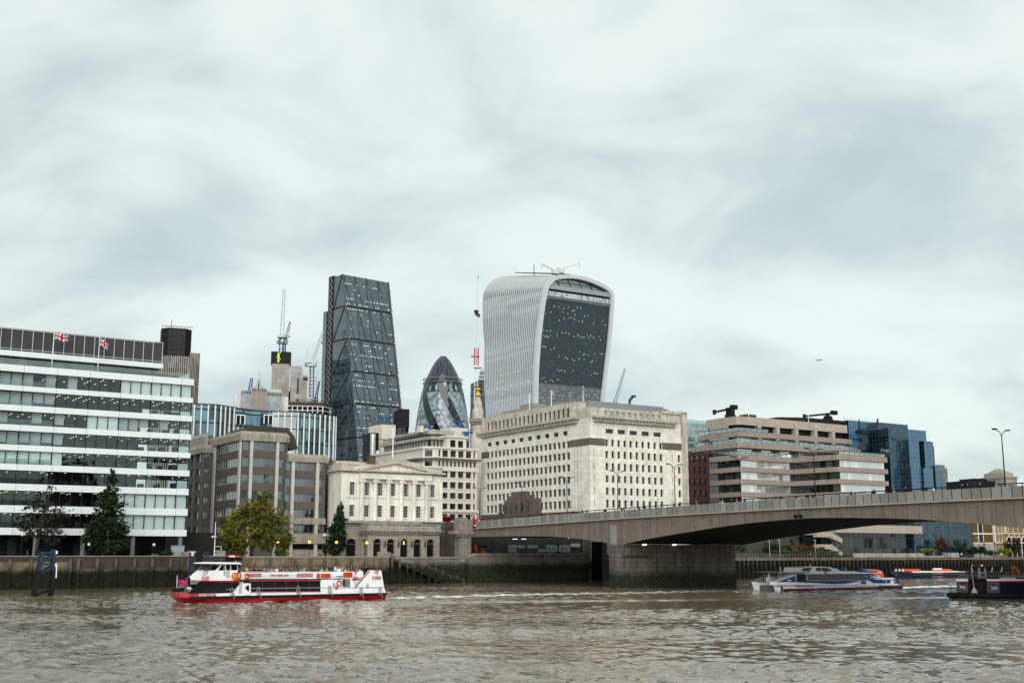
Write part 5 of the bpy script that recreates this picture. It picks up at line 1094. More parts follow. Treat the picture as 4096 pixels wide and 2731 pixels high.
 # roof plant
 mb = MB(org); a, b = F(3150, 1700, t1 + 5)[0], F(3370, 1700, t1 + 5)[0]; zt = Fz(1668, t1 + 5, 3210); mb.prism([(a, t1 + 9), (a + 8, t1 + 5), (b, t1 + 5), (b, t1 + 16), (a, t1 + 16)], zf[1] - 2, zt); mb.build('plant_room', M('plant_brown', (.03, .022, .018), .6, joint=(5, .5)), r0)
 mb = MB(org); a, b = F(2985, 1665, t1 + 6)[0], F(3025, 1665, t1 + 6)[0]; mb.box(a, b, t1 + 6, t1 + 9, zf[1], Fz(1657, t1 + 6, 3000)); mb.build('stack', P('brown_stack', (.09, .06, .05), .8), r0)
 mb = MB(org)
 for u, vt in ((2992, 1586), (3231, 1612)): s, z = F(u, vt, t1 + 4); mb.tube([(s, t1 + 4, zf[1]), (s, t1 + 4, z)], [.1, .04], 6)
 tag(mb.build('aerials', WHITE, r0), kind='stuff')
 for (ua, va), (ub, vb), um, lab in (((2858, 1640), (2940, 1630), 2920, 0), ((3218, 1657), (3340, 1652), 3310, 1)):
  y = t1 + 5 if not lab else t1 + 8; zr = zf[1] if not lab else zt
  P0, P1, pm_ = F(ua, va, y), F(ub, vb, y), F(um, va, y); o2 = (pm_[0], y, zr)
  c_ = thing('cleaning_crane', 'black window-cleaning crane on the %s of the terraced office roof' % ('right' if lab else 'left'), 'crane', W(*o2), group='roof cleaning cranes')
  mb = MB(o2); mb.box(pm_[0] - 1.3, pm_[0] + 1.3, y - 1, y + 1, zr + .1, zr + .9); mb.box(pm_[0] - 1, pm_[0] + 1.2, y - .8, y + .8, zr + .903, zr + (3 if not lab else 1.6)); mb.build('carriage', BLACK, c_)
  mb = MB(o2); mb.bar((pm_[0], y, zr + 1), (pm_[0], y, P1[1] - .2), .9); mb.build('mast', BLACK, c_)
  mb = MB(o2); mb.bar((P0[0], y, P0[1] - .6), (P1[0], y, P1[1]), .55, .6); mb.box(P1[0] - 1.6, P1[0] + .6, y - .6, y + .6, P1[1] - .55, P1[1] + .75); mb.box(P0[0] - .5, P0[0] + .3, y - .3, y + .3, P0[1] - 1.3, P0[1] + .1); mb.build('jib', BLACK, c_)
 # podium and river terrace seen under the bridge arch
 tp = 6.; zp0, zp1 = Fz(2133, tp, 3640), Fz(2102, tp, 3640); sR = F(3690, 2120, tp)[0]; sL = F(3125, 2125, tp)[0]; xm = F(3345, 2120, tp)[0]
 mb = MB(org); mb.box(xm, sR, tp, tp + 12, zp0, zp1); mb.box(sL - 20, xm - 3, tp + 6, tp + 14, zp0 - .6, zp1 - 1.2); mb.build('podium_band', CL, r0)
 mb = MB(org); mb.box(xm + 1, sR - 4, tp + 3, tp + 12, GZ, zp0 - .003); mb.box(sL - 20, xm - 4, tp + 9, tp + 14, GZ, zp0 - .6); mb.build('podium_glazing', GL('podium_glass', (.008, .009, .01), (.035, .045, .05), 2.0, 3.2, .3, .05, .06, line=(.02, .018, .016), lw=.12, lh=.05), r0)
 mb = MB(org); mb.box(sL - 22, F(3160, 2150, tp + 5)[0], tp + 5, tp + 6, GZ, zp0 + 1); mb.build('podium_wall', M('podium_concrete', (.10, .09, .08), .9, joint=(4, .3)), r0)
 for va, vb, lab in ((2128, 2150, 0), (2176, 2200, 1)):    # outside stair flights
  q = [F(u, v, tp - 1) for u, v in ((3270, va), (3328, va), (3370, vb + 4 if lab == 0 else vb + 10), (3370, vb + 22), (3318, va + 19), (3270, va + 19))]; mb = MB(org); mb.slab(q, 0, 1.6, fS(tp - 1)); mb.build('stair_flight', CL, r0)
 mb = MB(org); q = [F(u, v, tp - .6) for u, v in ((3280, 2128), (3300, 2107), (3318, 2104), (3300, 2112), (3300, 2128))]; mb.slab([q[0], q[4], q[2], q[1]], 0, .3, fS(tp - .6)); mb.build('stair_flight', CL, r0)
magnus()
# ------------------------------------------------------------------ red granite block and green glass block in the gap
t0 = 40.; org = (F(2750, 1820, t0)[0], t0, GZ)
r0 = thing('office_building', 'dark red granite office squeezed between white block and terraced office', 'building', W(*org))
a, b = F(2735, 1820, t0)[0], F(2835, 1820, t0)[0]; zt = Fz(1808, t0, 2780)
mb = MB(org); rows = [(zt - 3.4 * i - 2.9, zt - 3.4 * i - 1.0) for i in range(7)]; ops = [(a + .6 + 2.2 * j, a + 2.2 + 2.2 * j, z0, z1) for z0, z1 in rows for j in range(int((b - a) / 2.2))]; holed(mb, fS(t0), a, b, GZ, zt, ops, .5); mb.quad((a, t0, zt), (b, t0, zt), (b, t0 + 20, zt), (a, t0 + 20, zt)); mb.build('wall', M('red_granite', (.085, .036, .03), .5, .4, joint=(2.2, .3)), r0)
windows(r0, org, fS(t0), ops, .5, [BLACK, GL('dark_pane', (.01, .01, .012), (.06, .05, .05), 1, 2, .3, .05, .1)], 1, 1)
t0 = 75.; org = (F(2740, 1760, t0)[0], t0, GZ)
r0 = thing('office_building', 'pale green glass office showing above the red granite building', 'building', W(*org))
a, b = F(2700, 1700, t0)[0], F(2850, 1700, t0)[0]; zt = Fz(1689, t0, 2742)
mb = MB(org); mb.box(a, b, t0, t0 + 20, GZ, zt); mb.build('glass_wall', GL('green_glass', (.10, .19, .185), (.22, .33, .32), .8, 2.4, .4, .08, .2, line=(.28, .38, .37), lw=.1, lh=.16), r0)
mb = MB(org); mb.box(a, b, t0 + 1, t0 + 1.2, zt, zt + 1.2); mb.build('roof_screen', SEE('roof_screen', (.6, .7, .7), .3), r0)
# ------------------------------------------------------------------ deep blue mirror-glass building
def blue():
 t0 = 20.; k = .3384; X = lambda x, t=t0: F(3300 + x * k, 1850, t)[0]; Z = lambda y, x=900, t=t0: Fz(1640 + y * k, t, 3300 + x * k)
 s0 = X(772); org = (s0, t0, GZ)
 r0 = thing('glass_building', 'deep blue mirror-glass building with stepped towers behind the bridge', 'building', W(*org))
 BG = GL('blue_glass', (.005, .06, .14), (.012, .11, .21), 1.28, 1.28, .3, .04, .10, line=(.03, .17, .30), lw=.14, lh=.14, wob=.008)
 BD = GL('blue_glass_dark', (.003, .012, .022), (.006, .035, .06), 1.28, 1.28, .25, .05, .10, line=(.008, .03, .05), lw=.08, lh=.08)
 BD2 = GL('blue_glass_mid', (.003, .03, .06), (.010, .09, .16), 1.28, 1.28, .3, .04, .06, line=(.012, .08, .13), lw=.12, lh=.12, wob=.008)
 def block(x0, x1, t, y, d=16, name='glass_tower', m=None, west=None):
  a, b = X(x0, t), X(x1, t); zt = Z(y, (x0 + x1) / 2, t)
  mb = MB(org); mb.quad((a, t, GZ), (b, t, GZ), (b, t, zt), (a, t, zt), 0); mb.quad((a, t + d, GZ), (a, t, GZ), (a, t, zt), (a, t + d, zt), 1); mb.quad((b, t, GZ), (b, t + d, GZ), (b, t + d, zt), (b, t, zt), 1); mb.quad((a, t, zt), (b, t, zt), (b, t + d, zt), (a, t + d, zt), 1); mb.quad((a, t + d, GZ), (a, t + d, zt), (b, t + d, zt), (b, t + d, GZ), 1)
  mb.build(name, [m or BG, BD], r0)
 tw = G(3400, 1760, s0)[0]
 block(772, 1000, t0, 226, tw - t0, m=BD2)
 block(1004, 1124, t0 - 2.5, 348, 18); block(1000, 1216, t0 + 4, 236, 20, m=BG)
 block(1160, 1268, t0 - 4.2, 684, 18); block(1184, 1290, t0 - 1.5, 368, 18); block(1010, 1130, t0 - 3.4, 668, 6)
 block(1296, 1358, t0 - 2.5, 655, 18); block(1360, 1406, t0 - 2, 780, 18); block(1126, 1300, t0 + 1, 420, 10, m=BD)
 block(300, 1000, t0 + 12, 150, 30, m=BG); block(640, 1004, t0 + 8, 160, 10, m=BD2)
 mb = MB(org); a, b = F(3655, 2150, t0 - 6)[0], F(3889, 2150, t0 - 6)[0]; mb.box(a, b, t0 - 6, t0 + 16, GZ, 16.5); mb.build('lower_wing', GL('blue_glass_low', (.003, .018, .032), (.010, .075, .12), 1.28, 2.1, .25, .05, .06, line=(.008, .07, .12), lw=.08, lh=.08, wob=.03), r0)
 mb = MB(org); z0 = Z(150, 600, t0 + 12)
 for u in (3375, 3392, 3436, 3460, 3500): s, z = F(u, 1664 + 8 * (u % 3), t0 + 14); mb.tube([(s, t0 + 14, z0 - 1), (s, t0 + 14, z)], .07, 4)
 for i in range(14): s = F(3380 + 10 * i, 1680, t0 + 13)[0]; mb.bar((s, t0 + 13, z0 - 1), (s, t0 + 13, z0 + 1.2), .06)
 mb.build('aerials', P('aerial_grey', (.3, .32, .33), .5), r0)
 a, b = F(3450, 1712, t0 + 3), F(3512, 1675, t0 + 3); o2 = (a[0], t0 + 3, Z(240, 600)); c_ = thing('cleaning_crane', 'blue window-cleaning crane with bent arm on the blue glass roof', 'crane', W(*o2))
 mb = MB(o2); CN = P('crane_navy', (.008, .03, .085), .5); mb.box(a[0] - 2.2, a[0] + 1.6, t0 + 2, t0 + 4, o2[2] - 1, a[1] - .6); mb.build('carriage', CN, c_); mb = MB(o2); mb.bar((a[0] + 2, t0 + 3, a[1]), (a[0] + 6.5, t0 + 3, a[1] + .8), .4); mb.bar((a[0] + 6.5, t0 + 3, a[1] + .8), (b[0], t0 + 3, b[1]), .4); mb.bar((a[0] - 1.6, t0 + 3, a[1] - .6), (a[0] - 1.4, t0 + 3, a[1] + 2.5), .3); mb.build('jib', CN, c_)
blue()
# ------------------------------------------------------------------ yellow brick market hall under the bridge, right
def market():
 t0 = 17.; k = .18537; X = lambda x: F(3660 + x * k, 2150, t0)[0]; Z = lambda y, x=1700: Fz(2060 + y * k, t0, 3660 + x * k)
 s0 = X(1245); s1 = X(1245) + 75; org = (s0, t0, GZ)
 r0 = thing('market_hall', 'yellow brick market hall with white stone trim seen below the bridge on the right', 'building', W(*org))
 YB = M('yellow_brick', (.40, .235, .075), .9, .2, var=.2, brick=(.45, .16, .02, .7)); OB = M('brown_yellow_brick', (.20, .12, .04), .9, .2, var=.2, brick=(.45, .16, .02, .7)); WS_ = M('white_trim', (.62, .58, .52), .8, streak=.3)
 zt = 17.; xb = X(1680); dz = 1.3
 mb = MB(org); mb.box(s0, xb, t0, t0 + 14, Z(605, 1400), zt); mb.build('blank_wing', OB, r0)
 mb = MB(org); mb.box(s0, X(1720), t0 - .2, t0 + 14, GZ, Z(605, 1400) - .003); mb.build('stone_base', M('pale_base', (.45, .40, .36), .85, brick=(1.6, .6, .025, .6)), r0)
 mb = MB(org); mb.box(s0, xb, t0 - .25, t0 - .003, Z(412, 1400), Z(380, 1400)); mb.box(s0, xb, t0 - .2, t0 - .004, Z(605, 1400), Z(585, 1400))
 for x in (1365, 1465): mb.box(X(x) - .15, X(x) + .15, t0 - .2, t0 - .005, Z(575, 1400), zt)
 mb.box(xb, X(1720), t0 - .5, t0 + 1, Z(605, 1700), zt); mb.build('trim', WS_, r0)
 for y0, y1 in ((575, 415), (375, 190)): m_ = MB(org); m_.box(X(1372), X(1458), t0 - .15, t0 - .002, Z(y0, 1400), Z(y1, 1400)); m_.build('blue_panel', P('slate_panel', (.03, .035, .05), .5), r0)
 # bay with sash windows, then arcade
 cols = [X(x) for x in (1745, 1818, 1890)]; rows = ((Z(570), Z(445)), (Z(372), Z(225))); ops = [(c_ - .42, c_ + .42, *r_) for c_ in cols for r_ in rows]
 mb = MB(org); a, b = X(1720) + .003, X(1968); holed(mb, fS(t0), a, b, GZ, zt, ops + [(c_ - .42, c_ + .42, GZ + 1, Z(660)) for c_ in cols], .3); mb.build('brick_wall', M('pinkish_brick', (.42, .27, .15), .9, .2, brick=(.45, .16, .02, .7)), r0)
 windows(r0, org, fS(t0), ops + [(c_ - .42, c_ + .42, GZ + 1, Z(660)) for c_ in cols], .3, [P('sash_white', (.74, .74, .72), .4), BLACK], 2, 2, .08, .14)
 mb = MB(org)
 for y0, y1 in ((398, 378), (600, 580)): mb.box(a, s1, t0 - .5, t0 - .003, Z(y0), Z(y1))
 for c_ in cols: mb.box(c_ - .6, c_ + .6, t0 - .12, t0 - .004, Z(360) - 1.05, Z(360) - .6)
 mb.box(X(1940), X(1960), t0 - .4, t0 - .005, Z(378), zt); mb.build('trim', WS_, r0)
 xs = [2025, 2127, 2235, 2350] + [2350 + 115 * (i + 1) for i in range(5)]; cc = [X(x) for x in xs]; rr = 1.15; zs = Z(545, 2235)
 opu = [(c_ - .5, c_ + .5, Z(350), Z(225)) for c_ in cc]
 mb = MB(org); holed(mb, fS(t0), b, cc[-1] + 2, GZ, zt, [(c_ - rr, c_ + rr, GZ, zs + rr) for c_ in cc] + opu, .5)
 for c_ in cc:
  arc = [(c_ - rr * math.cos(math.pi * q / 12), zs + rr * math.sin(math.pi * q / 12)) for q in range(13)]
  for half, cx in ((arc[:7], c_ - rr), (arc[6:], c_ + rr)):
   pts = [(cx, t0, zs + rr)] + [(p[0], t0, p[1]) for p in half]; mb.add(pts, [(0, q + 1, q) for q in range(1, len(pts) - 1)])
 mb.build('brick_wall', YB, r0); windows(r0, org, fS(t0), opu, .3, [P('sash_white', (.74, .74, .72), .4), BLACK], 1, 2, .1, .25)
 for c_ in cc:
  mb = MB(org)
  for q in range(12):
   a0, a1 = math.pi * q / 12, math.pi * (q + 1) / 12
   mb.slab([(c_ + rr * math.cos(a0), zs + rr * math.sin(a0)), (c_ + 1.3 * rr * math.cos(a0), zs + 1.3 * rr * math.sin(a0)), (c_ + 1.3 * rr * math.cos(a1), zs + 1.3 * rr * math.sin(a1)), (c_ + rr * math.cos(a1), zs + rr * math.sin(a1))], -.15, .1, fS(t0))
  mb.box(c_ - .22, c_ + .22, t0 - .3, t0 + .1, zs + rr * 1.02, zs + rr * 1.8); mb.box(c_ + rr * 1.0, c_ + rr * 1.28, t0 - .14, t0 + .1, GZ, zs - .003); mb.build('arch_surround', WS_, r0)
 mb = MB(org); mb.box(b, cc[-1] + 2, t0 + .6, t0 + .7, GZ, zt); mb.build('dark_interior', BLACK, r0)
market()
# far right skyline
def block_thing(name, label, cat, u0, u1, vt, Y, mat, depth=20, rot=0.35, extra=None, vb=2300):
 x0, z1 = D(u0, vt, Y); x1 = D(u1, vt, Y)[0]; r0 = thing(name, label, cat, ((x0 + x1) / 2, Y, 0), rot); hw = (x1 - x0) / 2 / math.cos(rot) * .92
 mb = MB(); mb.box(-hw, hw, 0, depth, 0, z1); mb.build('wall', mat, r0); return r0, hw, z1
r0, hw, z1 = block_thing('stone_tower', 'domed stone tower top peeping over the bridge at far right', 'tower', 4008, 4075, 1912, 520, M('tower_limestone', (.38, .34, .29), .9, streak=.6, joint=(3, .3)), 14)
mb = MB(); mb.loft([[(-hw * p, 7 - 7 * p, z), (hw * p, 7 - 7 * p, z), (hw * p, 7 + 7 * p, z), (-hw * p, 7 + 7 * p, z)] for z, p in ((z1 + .01, 1.08), (z1 + .8, 1.08), (z1 + .81, .86), (z1 + 2.6, .8), (z1 + 2.61, .7), (z1 + 4.6, .15))]); mb.build('stepped_cap', M('tower_limestone', (.38, .34, .29)), r0)
mb = MB(); mb.box(-1.2, 1.2, -.5, -.01, z1 - 9, z1 - 3); mb.build('niche', P('niche_shade', (.12, .1, .09), .9), r0)
r0, hw, z1 = block_thing('plant_building', 'low dark grey flat-roofed box behind the bridge parapet on the right', 'building', 3862, 3990, 1922, 520, M('dark_cladding', (.02, .025, .034), .5, joint=(1.2, .3)), 14, .4)
mb = MB(); mb.box(-hw * .45, hw * .5, .5, 10, z1 + .004, z1 + 1.0); mb.build('roof_housing', M('dark_cladding', (.02, .025, .034)), r0); mb = MB(); mb.box(hw * .3, hw * 1.5, -.2, 13, z1 - 1.2, z1 - .1); mb.build('side_wing', M('dark_cladding', (.02, .025, .034)), r0)
r0, hw, z1 = block_thing('tower_block', 'slim grey tower block peeping right of the blue glass building', 'building', 3759, 3792, 1871, 700, M('grey_block', (.27, .245, .22), .85, brick=(3, 3.2, .35, .55)), 16, .35)
mb = MB(); mb.box(hw, hw * 1.9, 1, 12, 0, z1 - 22); mb.box(-hw, hw, 2, 10, z1 + .01, z1 + 2); mb.build('lower_wing', M('grey_block', (.27, .245, .22)), r0)
mb = MB(); mb.tube([(0, 8, z1), (0, 8, z1 + 16)], .2, 5); mb.tube([(hw * .8, 8, z1), (hw * .8, 8, z1 + 9)], .2, 5); mb.build('mast', WHITE, r0)
mb = MB(); mb.ball((0, 8, z1 + 17), .6); mb.build('beacon', LAMP('warm_beacon', (1, .6, .4), 2), r0)
class Fr:                                    # a turned building frame at distance Y
 def __init__(s, u, Y, rot):
  s.B = (D(u, HV, Y)[0], Y); s.rot = rot; s.r = (math.cos(rot), math.sin(rot)); s.q = (-s.r[1], s.r[0]); s.loc = (s.B[0], Y, 0)
 def F(s, u, v, t=0):
  d = ray(u, v); k = (s.B[0] * s.q[0] + s.B[1] * s.q[1] + t) / (d[0] * s.q[0] + d[1] * s.q[1])
  return k * (d[0] * s.r[0] + d[1] * s.r[1]) - (s.B[0] * s.r[0] + s.B[1] * s.r[1]), EYE + k * d[2]
 def G(s, u, v, ss):
  d = ray(u, v); k = (s.B[0] * s.r[0] + s.B[1] * s.r[1] + ss) / (d[0] * s.r[0] + d[1] * s.r[1])
  return k * (d[0] * s.q[0] + d[1] * s.q[1]) - (s.B[0] * s.q[0] + s.B[1] * s.q[1]), EYE + k * d[2]
def lattice(mb, p, q, w, n, ch=.22, di=.14, taper=1.):
 """four-chord lattice boom from p to q"""
 p, q = Vector(p), Vector(q); d = (q - p).normalized(); up = Vector((0, 1, 0)); a = d.cross(up).normalized() * w / 2; b = a.cross(d).normalized() * w / 2
 cs = [(a + b), (a - b), (-a - b), (-a + b)]
 for c_ in cs: mb.bar(p + c_, q + c_ * taper, ch)
 for i in range(n):
  f0, f1 = i / n, (i + 1) / n; k0, k1 = 1 + (taper - 1) * f0, 1 + (taper - 1) * f1
  for j in range(4): mb.bar(p + (q - p) * f0 + cs[(j + i) % 4] * k0, p + (q - p) * f1 + cs[(j + i + 1) % 4] * k1, di)
# ------------------------------------------------------------------ leaning wedge tower
def wedge():
 f = Fr(1370, 900, R(41)); s0, zt = f.F(1370, 1097); s1 = f.F(1553, 1130)[0]
 r0 = thing('glass_tower', 'tall wedge-shaped dark glass tower with zigzag lattice side and slanting top', 'tower', f.loc, f.rot)
 ta, za = f.G(1413, 1610, s0); tb, zb = f.G(1605, 1650, s1); sl = (ta / (zt - za) + tb / (zt - zb)) / 2
 lean = lambda z: (zt - z) * sl
 gm = GL('wedge_glass', (.006, .018, .030), (.055, .10, .145), 1.55, 4.1, .42, .05, .13, line=(.03, .05, .06), lw=.12, lh=.12, floorv=.6)
 db = 12.
 mb = MB(); zs = [20 + (zt - 20) * i / 7 for i in range(8)]
 for a, b in zip(zs, zs[1:]):
  mb.quad((s0, lean(a), a), (s1, lean(a), a), (s1, lean(b), b), (s0, lean(b), b)); mb.quad((s0, db, a), (s0, lean(a), a), (s0, lean(b), b), (s0, db, b)); mb.quad((s1, lean(a), a), (s1, db, a), (s1, db, b), (s1, lean(b), b))
 mb.quad((s0, 0, zt), (s1, 0, zt), (s1, db, zt), (s0, db, zt)); mb.quad((s0, db, 20), (s0, db, zt), (s1, db, zt), (s1, db, 20)); mb.build('glass_wall', gm, r0)
 BR = P('brace_grey', (.11, .155, .18), .5); DK = P('belt_dark', (.015, .018, .02), .5)
 belts = [f.G(u, v, s0)[1] for u, v in ((1380, 1223), (1395, 1351), (1403, 1482), (1411, 1612))]; belts += [belts[-1] - 26]
 for z in belts:
  mb = MB(); y = lean(z) - .5; mb.box(s0 - .3, s1 + .3, y, y + .4, z - .5, z + .5); mb.box(s0 - .4, s0 - .05, y + .4, db, z - .5, z + .5); mb.build('belt', DK, r0)
  for x in (s0 + .2, s1 - .9): mb = MB(); mb.box(x, x + .9, y - .3, y, z + .3, z + .8); mb.build('beacon_strip', LAMP('red_glow', (1, .16, .04), .6), r0)
 tops = [zt] + belts; mb = MB()
 for b_, a_ in zip(tops, tops[1:]):
  n = 4; w_ = (s1 - s0) / n
  for i in range(n + 1):
   x = s0 + w_ * i;
   for dx_ in (.32, 0):
    xa, xb = x + w_ * (.55 if dx_ else -.0), x + w_ * dx_ * .2
    if xa <= s1 and xb <= s1: mb.bar((xb, lean(b_) - .35, b_), (xa, lean(a_) - .35, a_), .36)
  mb.bar((s0 + .2, lean(b_) - .35, b_), (s0 + .2, lean(a_) - .35, a_), .9); mb.bar((s1 - .2, lean(b_) - .35, b_), (s1 - .2, lean(a_) - .35, a_), 1.0)
  mb.bar((s0 - .35, min(lean(b_) + .6, db), b_), (s0 - .35, db - .4, a_), .6)
 tag(mb.build('bracing', BR, r0), kind='stuff')
 mb = MB(); rs = random.Random(3)          # lit ceilings behind the glass, in runs along the floors
 for i in range(46):
  z = 34 + 4.1 * i; x = s0 + 1; d_ = rs.choice((.15, .3, .6, .9))
  while x < s1 - 3:
   L = rs.uniform(.5, 2.2)
   if z < zt - 6 and rs.random() < d_ * .7: mb.box(x, x + L, lean(z) - .07, lean(z) - .03, z, z + rs.uniform(.3, .6))
   x += L + rs.uniform(.3, 1.6)
 tag(mb.build('office_lamps', LAMP('cool_lamp_glow', (.7, .95, .92), .17), r0), kind='stuff')
 mb = MB()                                 # outer screen on the right edge
 for i in range(34): z = 30 + (zt - 32) * i / 34; mb.bar((s1, lean(z) - .2, z), (s1 + 2.2, lean(z) - .1, z + .2), .35)
 mb.bar((s1 + 1.2, lean(30), 30), (s1 + .6, lean(zt - 2), zt - 2), .3); mb.build('edge_fins', P('edge_grey', (.26, .36, .37), .4), r0)
 mb = MB(); mb.quad((s0 - .5, db + 7, 20), (s0 - .5, db, 20), (s0 - .5, db, zt + 1), (s0 - .5, db + 7, zt + 1)); mb.box(s0 - .45, s1, db + .01, db + 7, 20, zt + 1); mb.build('service_core', P('core_dark', (.03, .034, .04), .6), r0)
 mb = MB(); n = 40
 for i in range(n):
  z0, z1 = 25 + (zt - 25) * i / n, 25 + (zt - 25) * (i + 1) / n
  mb.bar((s0 - .8, db + .6, z0), (s0 - .8, db + 3.4, z1 - .4), .5); mb.bar((s0 - .8, db + 6.2, z0), (s0 - .8, db + 3.6, z1 - .4), .5); mb.bar((s0 - .8, db + .4, z0), (s0 - .8, db + 6.6, z0), .4)
 tag(mb.build('zigzag_frame', P('lattice_grey', (.27, .25, .27), .5), r0), kind='stuff')
 zc = f.G(1345, 1237, s0)[1]; mb = MB(); mb.box(s0 - 1.5, s0 + 10, db + 7.2, db + 12, 20, zc); mb.build('lift_core', GL('lift_glass', (.006, .03, .045), (.02, .10, .15), 2, 4, .4, .05, .2, line=(.004, .012, .02), lw=.1, lh=.12), r0)
 mb = MB(); mb.box(s0 - .6, s0 - .1, db + 6.95, db + 7.9, 20, zc); mb.build('lift_core', BLACK, r0)
wedge()
# dark neighbour right of the wedge, base boxes
r0, hw, z1 = block_thing('office_tower', 'small dark office block tucked right of the wedge tower', 'building', 1598, 1637, 1637, 840, GL('dark_grid', (.008, .01, .014), (.06, .065, .08), 3.2, 4, .4, .06, .1, line=(.01, .01, .014), lw=.2, lh=.12), 20, .3)
mb = MB(); mb.box(-hw - .3, hw + .3, -.3, 20.3, z1 - 13, z1 + .3); mb.build('louvred_top', P('louvre_dark', (.022, .022, .032), .7), r0)
# ------------------------------------------------------------------ bulging tower with white fins and arched top
def bulge():
 f = Fr(2150, 640, R(32))
 r0 = thing('glass_tower', 'bulging white-finned tower with dark glass front and arched roof garden', 'tower', f.loc, f.rot)
 L = [f.F(u, v) for u, v in ((2134, 1760), (2134, 1602), (2136, 1470), (2143, 1360), (2154, 1250), (2167, 1162), (2184, 1114))]
 Rr = [f.F(u, v) for u, v in ((2451, 1162), (2448, 1228), (2442, 1338), (2431, 1448), (2415, 1598), (2405, 1700))]
 A = [f.F(u, v) for u, v in ((2224, 1100), (2272, 1098), (2334, 1107), (2400, 1133))]
 prof = [(L[0][0], 20)] + L[1:] + A + Rr[:-1] + [(Rr[-1][0] - .5, 20)]
 P_ = [prof[0]]                              # resample finely
 for (x0, z0), (x1, z1) in zip(prof, prof[1:]):
  n = max(1, int(math.hypot(x1 - x0, z1 - z0) / 3.3)); P_ += [(x0 + (x1 - x0) * k / n, z0 + (z1 - z0) * k / n) for k in range(1, n + 1)]
 for _ in range(2): P_ = [P_[0]] + [((a[0] + 2 * b[0] + c[0]) / 4, (a[1] + 2 * b[1] + c[1]) / 4) for a, b, c in zip(P_, P_[1:], P_[2:])] + [P_[-1]]
 bz = [(20, 40), (80, 51.4), (98, 54), (118, 57.2), (135, 59.4), (151, 60.5), (190, 60)]
 zmid = 140.
 def pt(x, z, v):                            # v 0..1 front to back; the back rises and the ends flare upwards
  d = lerp(bz, z); t = -1.2 * max(0, (z - 90) / 60) * (1 - v) + d * v
  k = max(0, (z - 138) / 22); rise = k * .19 * t if v < .95 else k * (.19 * t - 4 * ((v - .95) / .05) ** 2)
  if x < 20 and z > 130: x -= min(1, (z - 130) / 24) * 4.5 * v * max(0, 1 - max(0, x - 6) / 14)
  return (x, t, z + rise)
 nv = 37; V = [i / (nv - 1) for i in range(nv)]
 xmid = sum(p[0] for p in P_) / len(P_)
 glz = 151.5
 mb = MB(); ins = lambda x, z: (x + (.9 if x < xmid - 12 else -.9 if x > xmid + 14 else 0), z - (1.0 if z > 152 else 0))
 mb.smooth = True; mb.loft([[pt(*ins(x, z), v) for x, z in P_] for v in V], close=False, caps=False); mb.smooth = False
 mb.m = [0] * len(mb.m); npf = len(P_) - 1
 for i in range(len(mb.m)):
  j = i % npf
  if (P_[j][1] + P_[j + 1][1]) / 2 > glz: mb.m[i] = 1
 GLs = GL('fin_glass', (.05, .095, .13), (.21, .29, .35), 1.7, 3.9, .5, .06, .26, line=(.05, .07, .09), lw=.0, lh=.12, hx=False, wob=.05)
 mb.build('side_glazing', [GLs, P('fin_gap', (.16, .17, .18), .6)], r0)
 FW_ = P('fin_white', (.50, .53, .55), .4)
 nf = 31
 for i in range(nf):
  v = (i + .5) / nf; mb = MB(); w_ = .17
  rings = []
  for (x, z) in P_:
   a, b = pt(*ins(x, z), v - w_ / 60), pt(*ins(x, z), v + w_ / 60)
   nx = -1.0 if x < xmid - 12 else 1.0 if x > xmid + 14 else 0; nz = 1.0 if z > 152 else 0
   big = .42 if z < glz else .9
   rings.append([a, (a[0] + nx * big, a[1], a[2] + nz * .6), (b[0] + nx * big, b[1], b[2] + nz * .6), b])
  mb.loft(rings, caps=False); mb.build('fin', FW_, r0)
 # front frame, glass, sky garden
 mb = MB(); rings = []
 for i, (x, z) in enumerate(P_):
  sx = 2.6 if x < xmid else 2.2; cx, cz = (x + sx * (1 if x < xmid else -1) * (1 if z < 158 else .35), z - (2.1 if z > 154 else 0) * min(1, (z - 154) / 5 if z > 154 else 0))
  o, q_ = pt(x, z, 0), pt(cx, cz, 0); rings.append([(o[0], o[1] - .9, o[2]), (q_[0], q_[1] - .9, q_[2]), (q_[0], q_[1] + 1.6, q_[2]), (o[0], o[1] + 1.2, o[2])])
 mb.loft(rings, caps=False); mb.build('front_frame', FW_, r0)
 def half(z):                                # inner half-widths at height z
  lf = [p for p in P_ if p[0] < xmid]; rt = [p for p in P_ if p[0] >= xmid]
  xl = min(lf, key=lambda p: abs(p[1] - z))[0]; xr = min(rt, key=lambda p: abs(p[1] - z))[0]; return xl + 2, xr - 1.8
 zg0, zg1 = f.F(2200, 1196)[1], f.F(2200, 1183)[1]
 FG = GL('front_glass', (.004, .014, .020), (.022, .065, .085), 1.4, 1.33, .3, .06, .05, line=(.014, .03, .04), lw=.1, lh=.34, wob=.02)
 FG2 = GL('front_glass_low', (.006, .018, .026), (.10, .15, .18), 1.4, 2.0, .5, .05, .16, line=(.012, .018, .024), lw=.1, lh=.26, wob=.05)
 zl = f.F(2140, 1530)[1]
 def sheet(z0, z1, mat, name, y=.5, n=10):
  mb = MB(); rings = []
  for i in range(n + 1): z = z0 + (z1 - z0) * i / n; a, b = half(z); y_ = pt(0, z, 0)[1] + y; rings.append([(a, y_, z), (b, y_, z)])
  mb.loft(rings, close=False, caps=False); return mb.build(name, mat, r0)
 sheet(20, zl, FG2, 'front_glazing'); sheet(zl, zg0, FG, 'front_glazing')
 sheet(zg0, zg0 + 1.6, P('grey_band', (.17, .175, .2), .5), 'grey_band', -.1, 2); sheet(zg0 + 1.6, zg0 + 4.6, GL('pale_strip', (.16, .28, .34), (.4, .5, .54), 1, 3, .6, .05, .2), 'terrace_glazing', .8, 2)
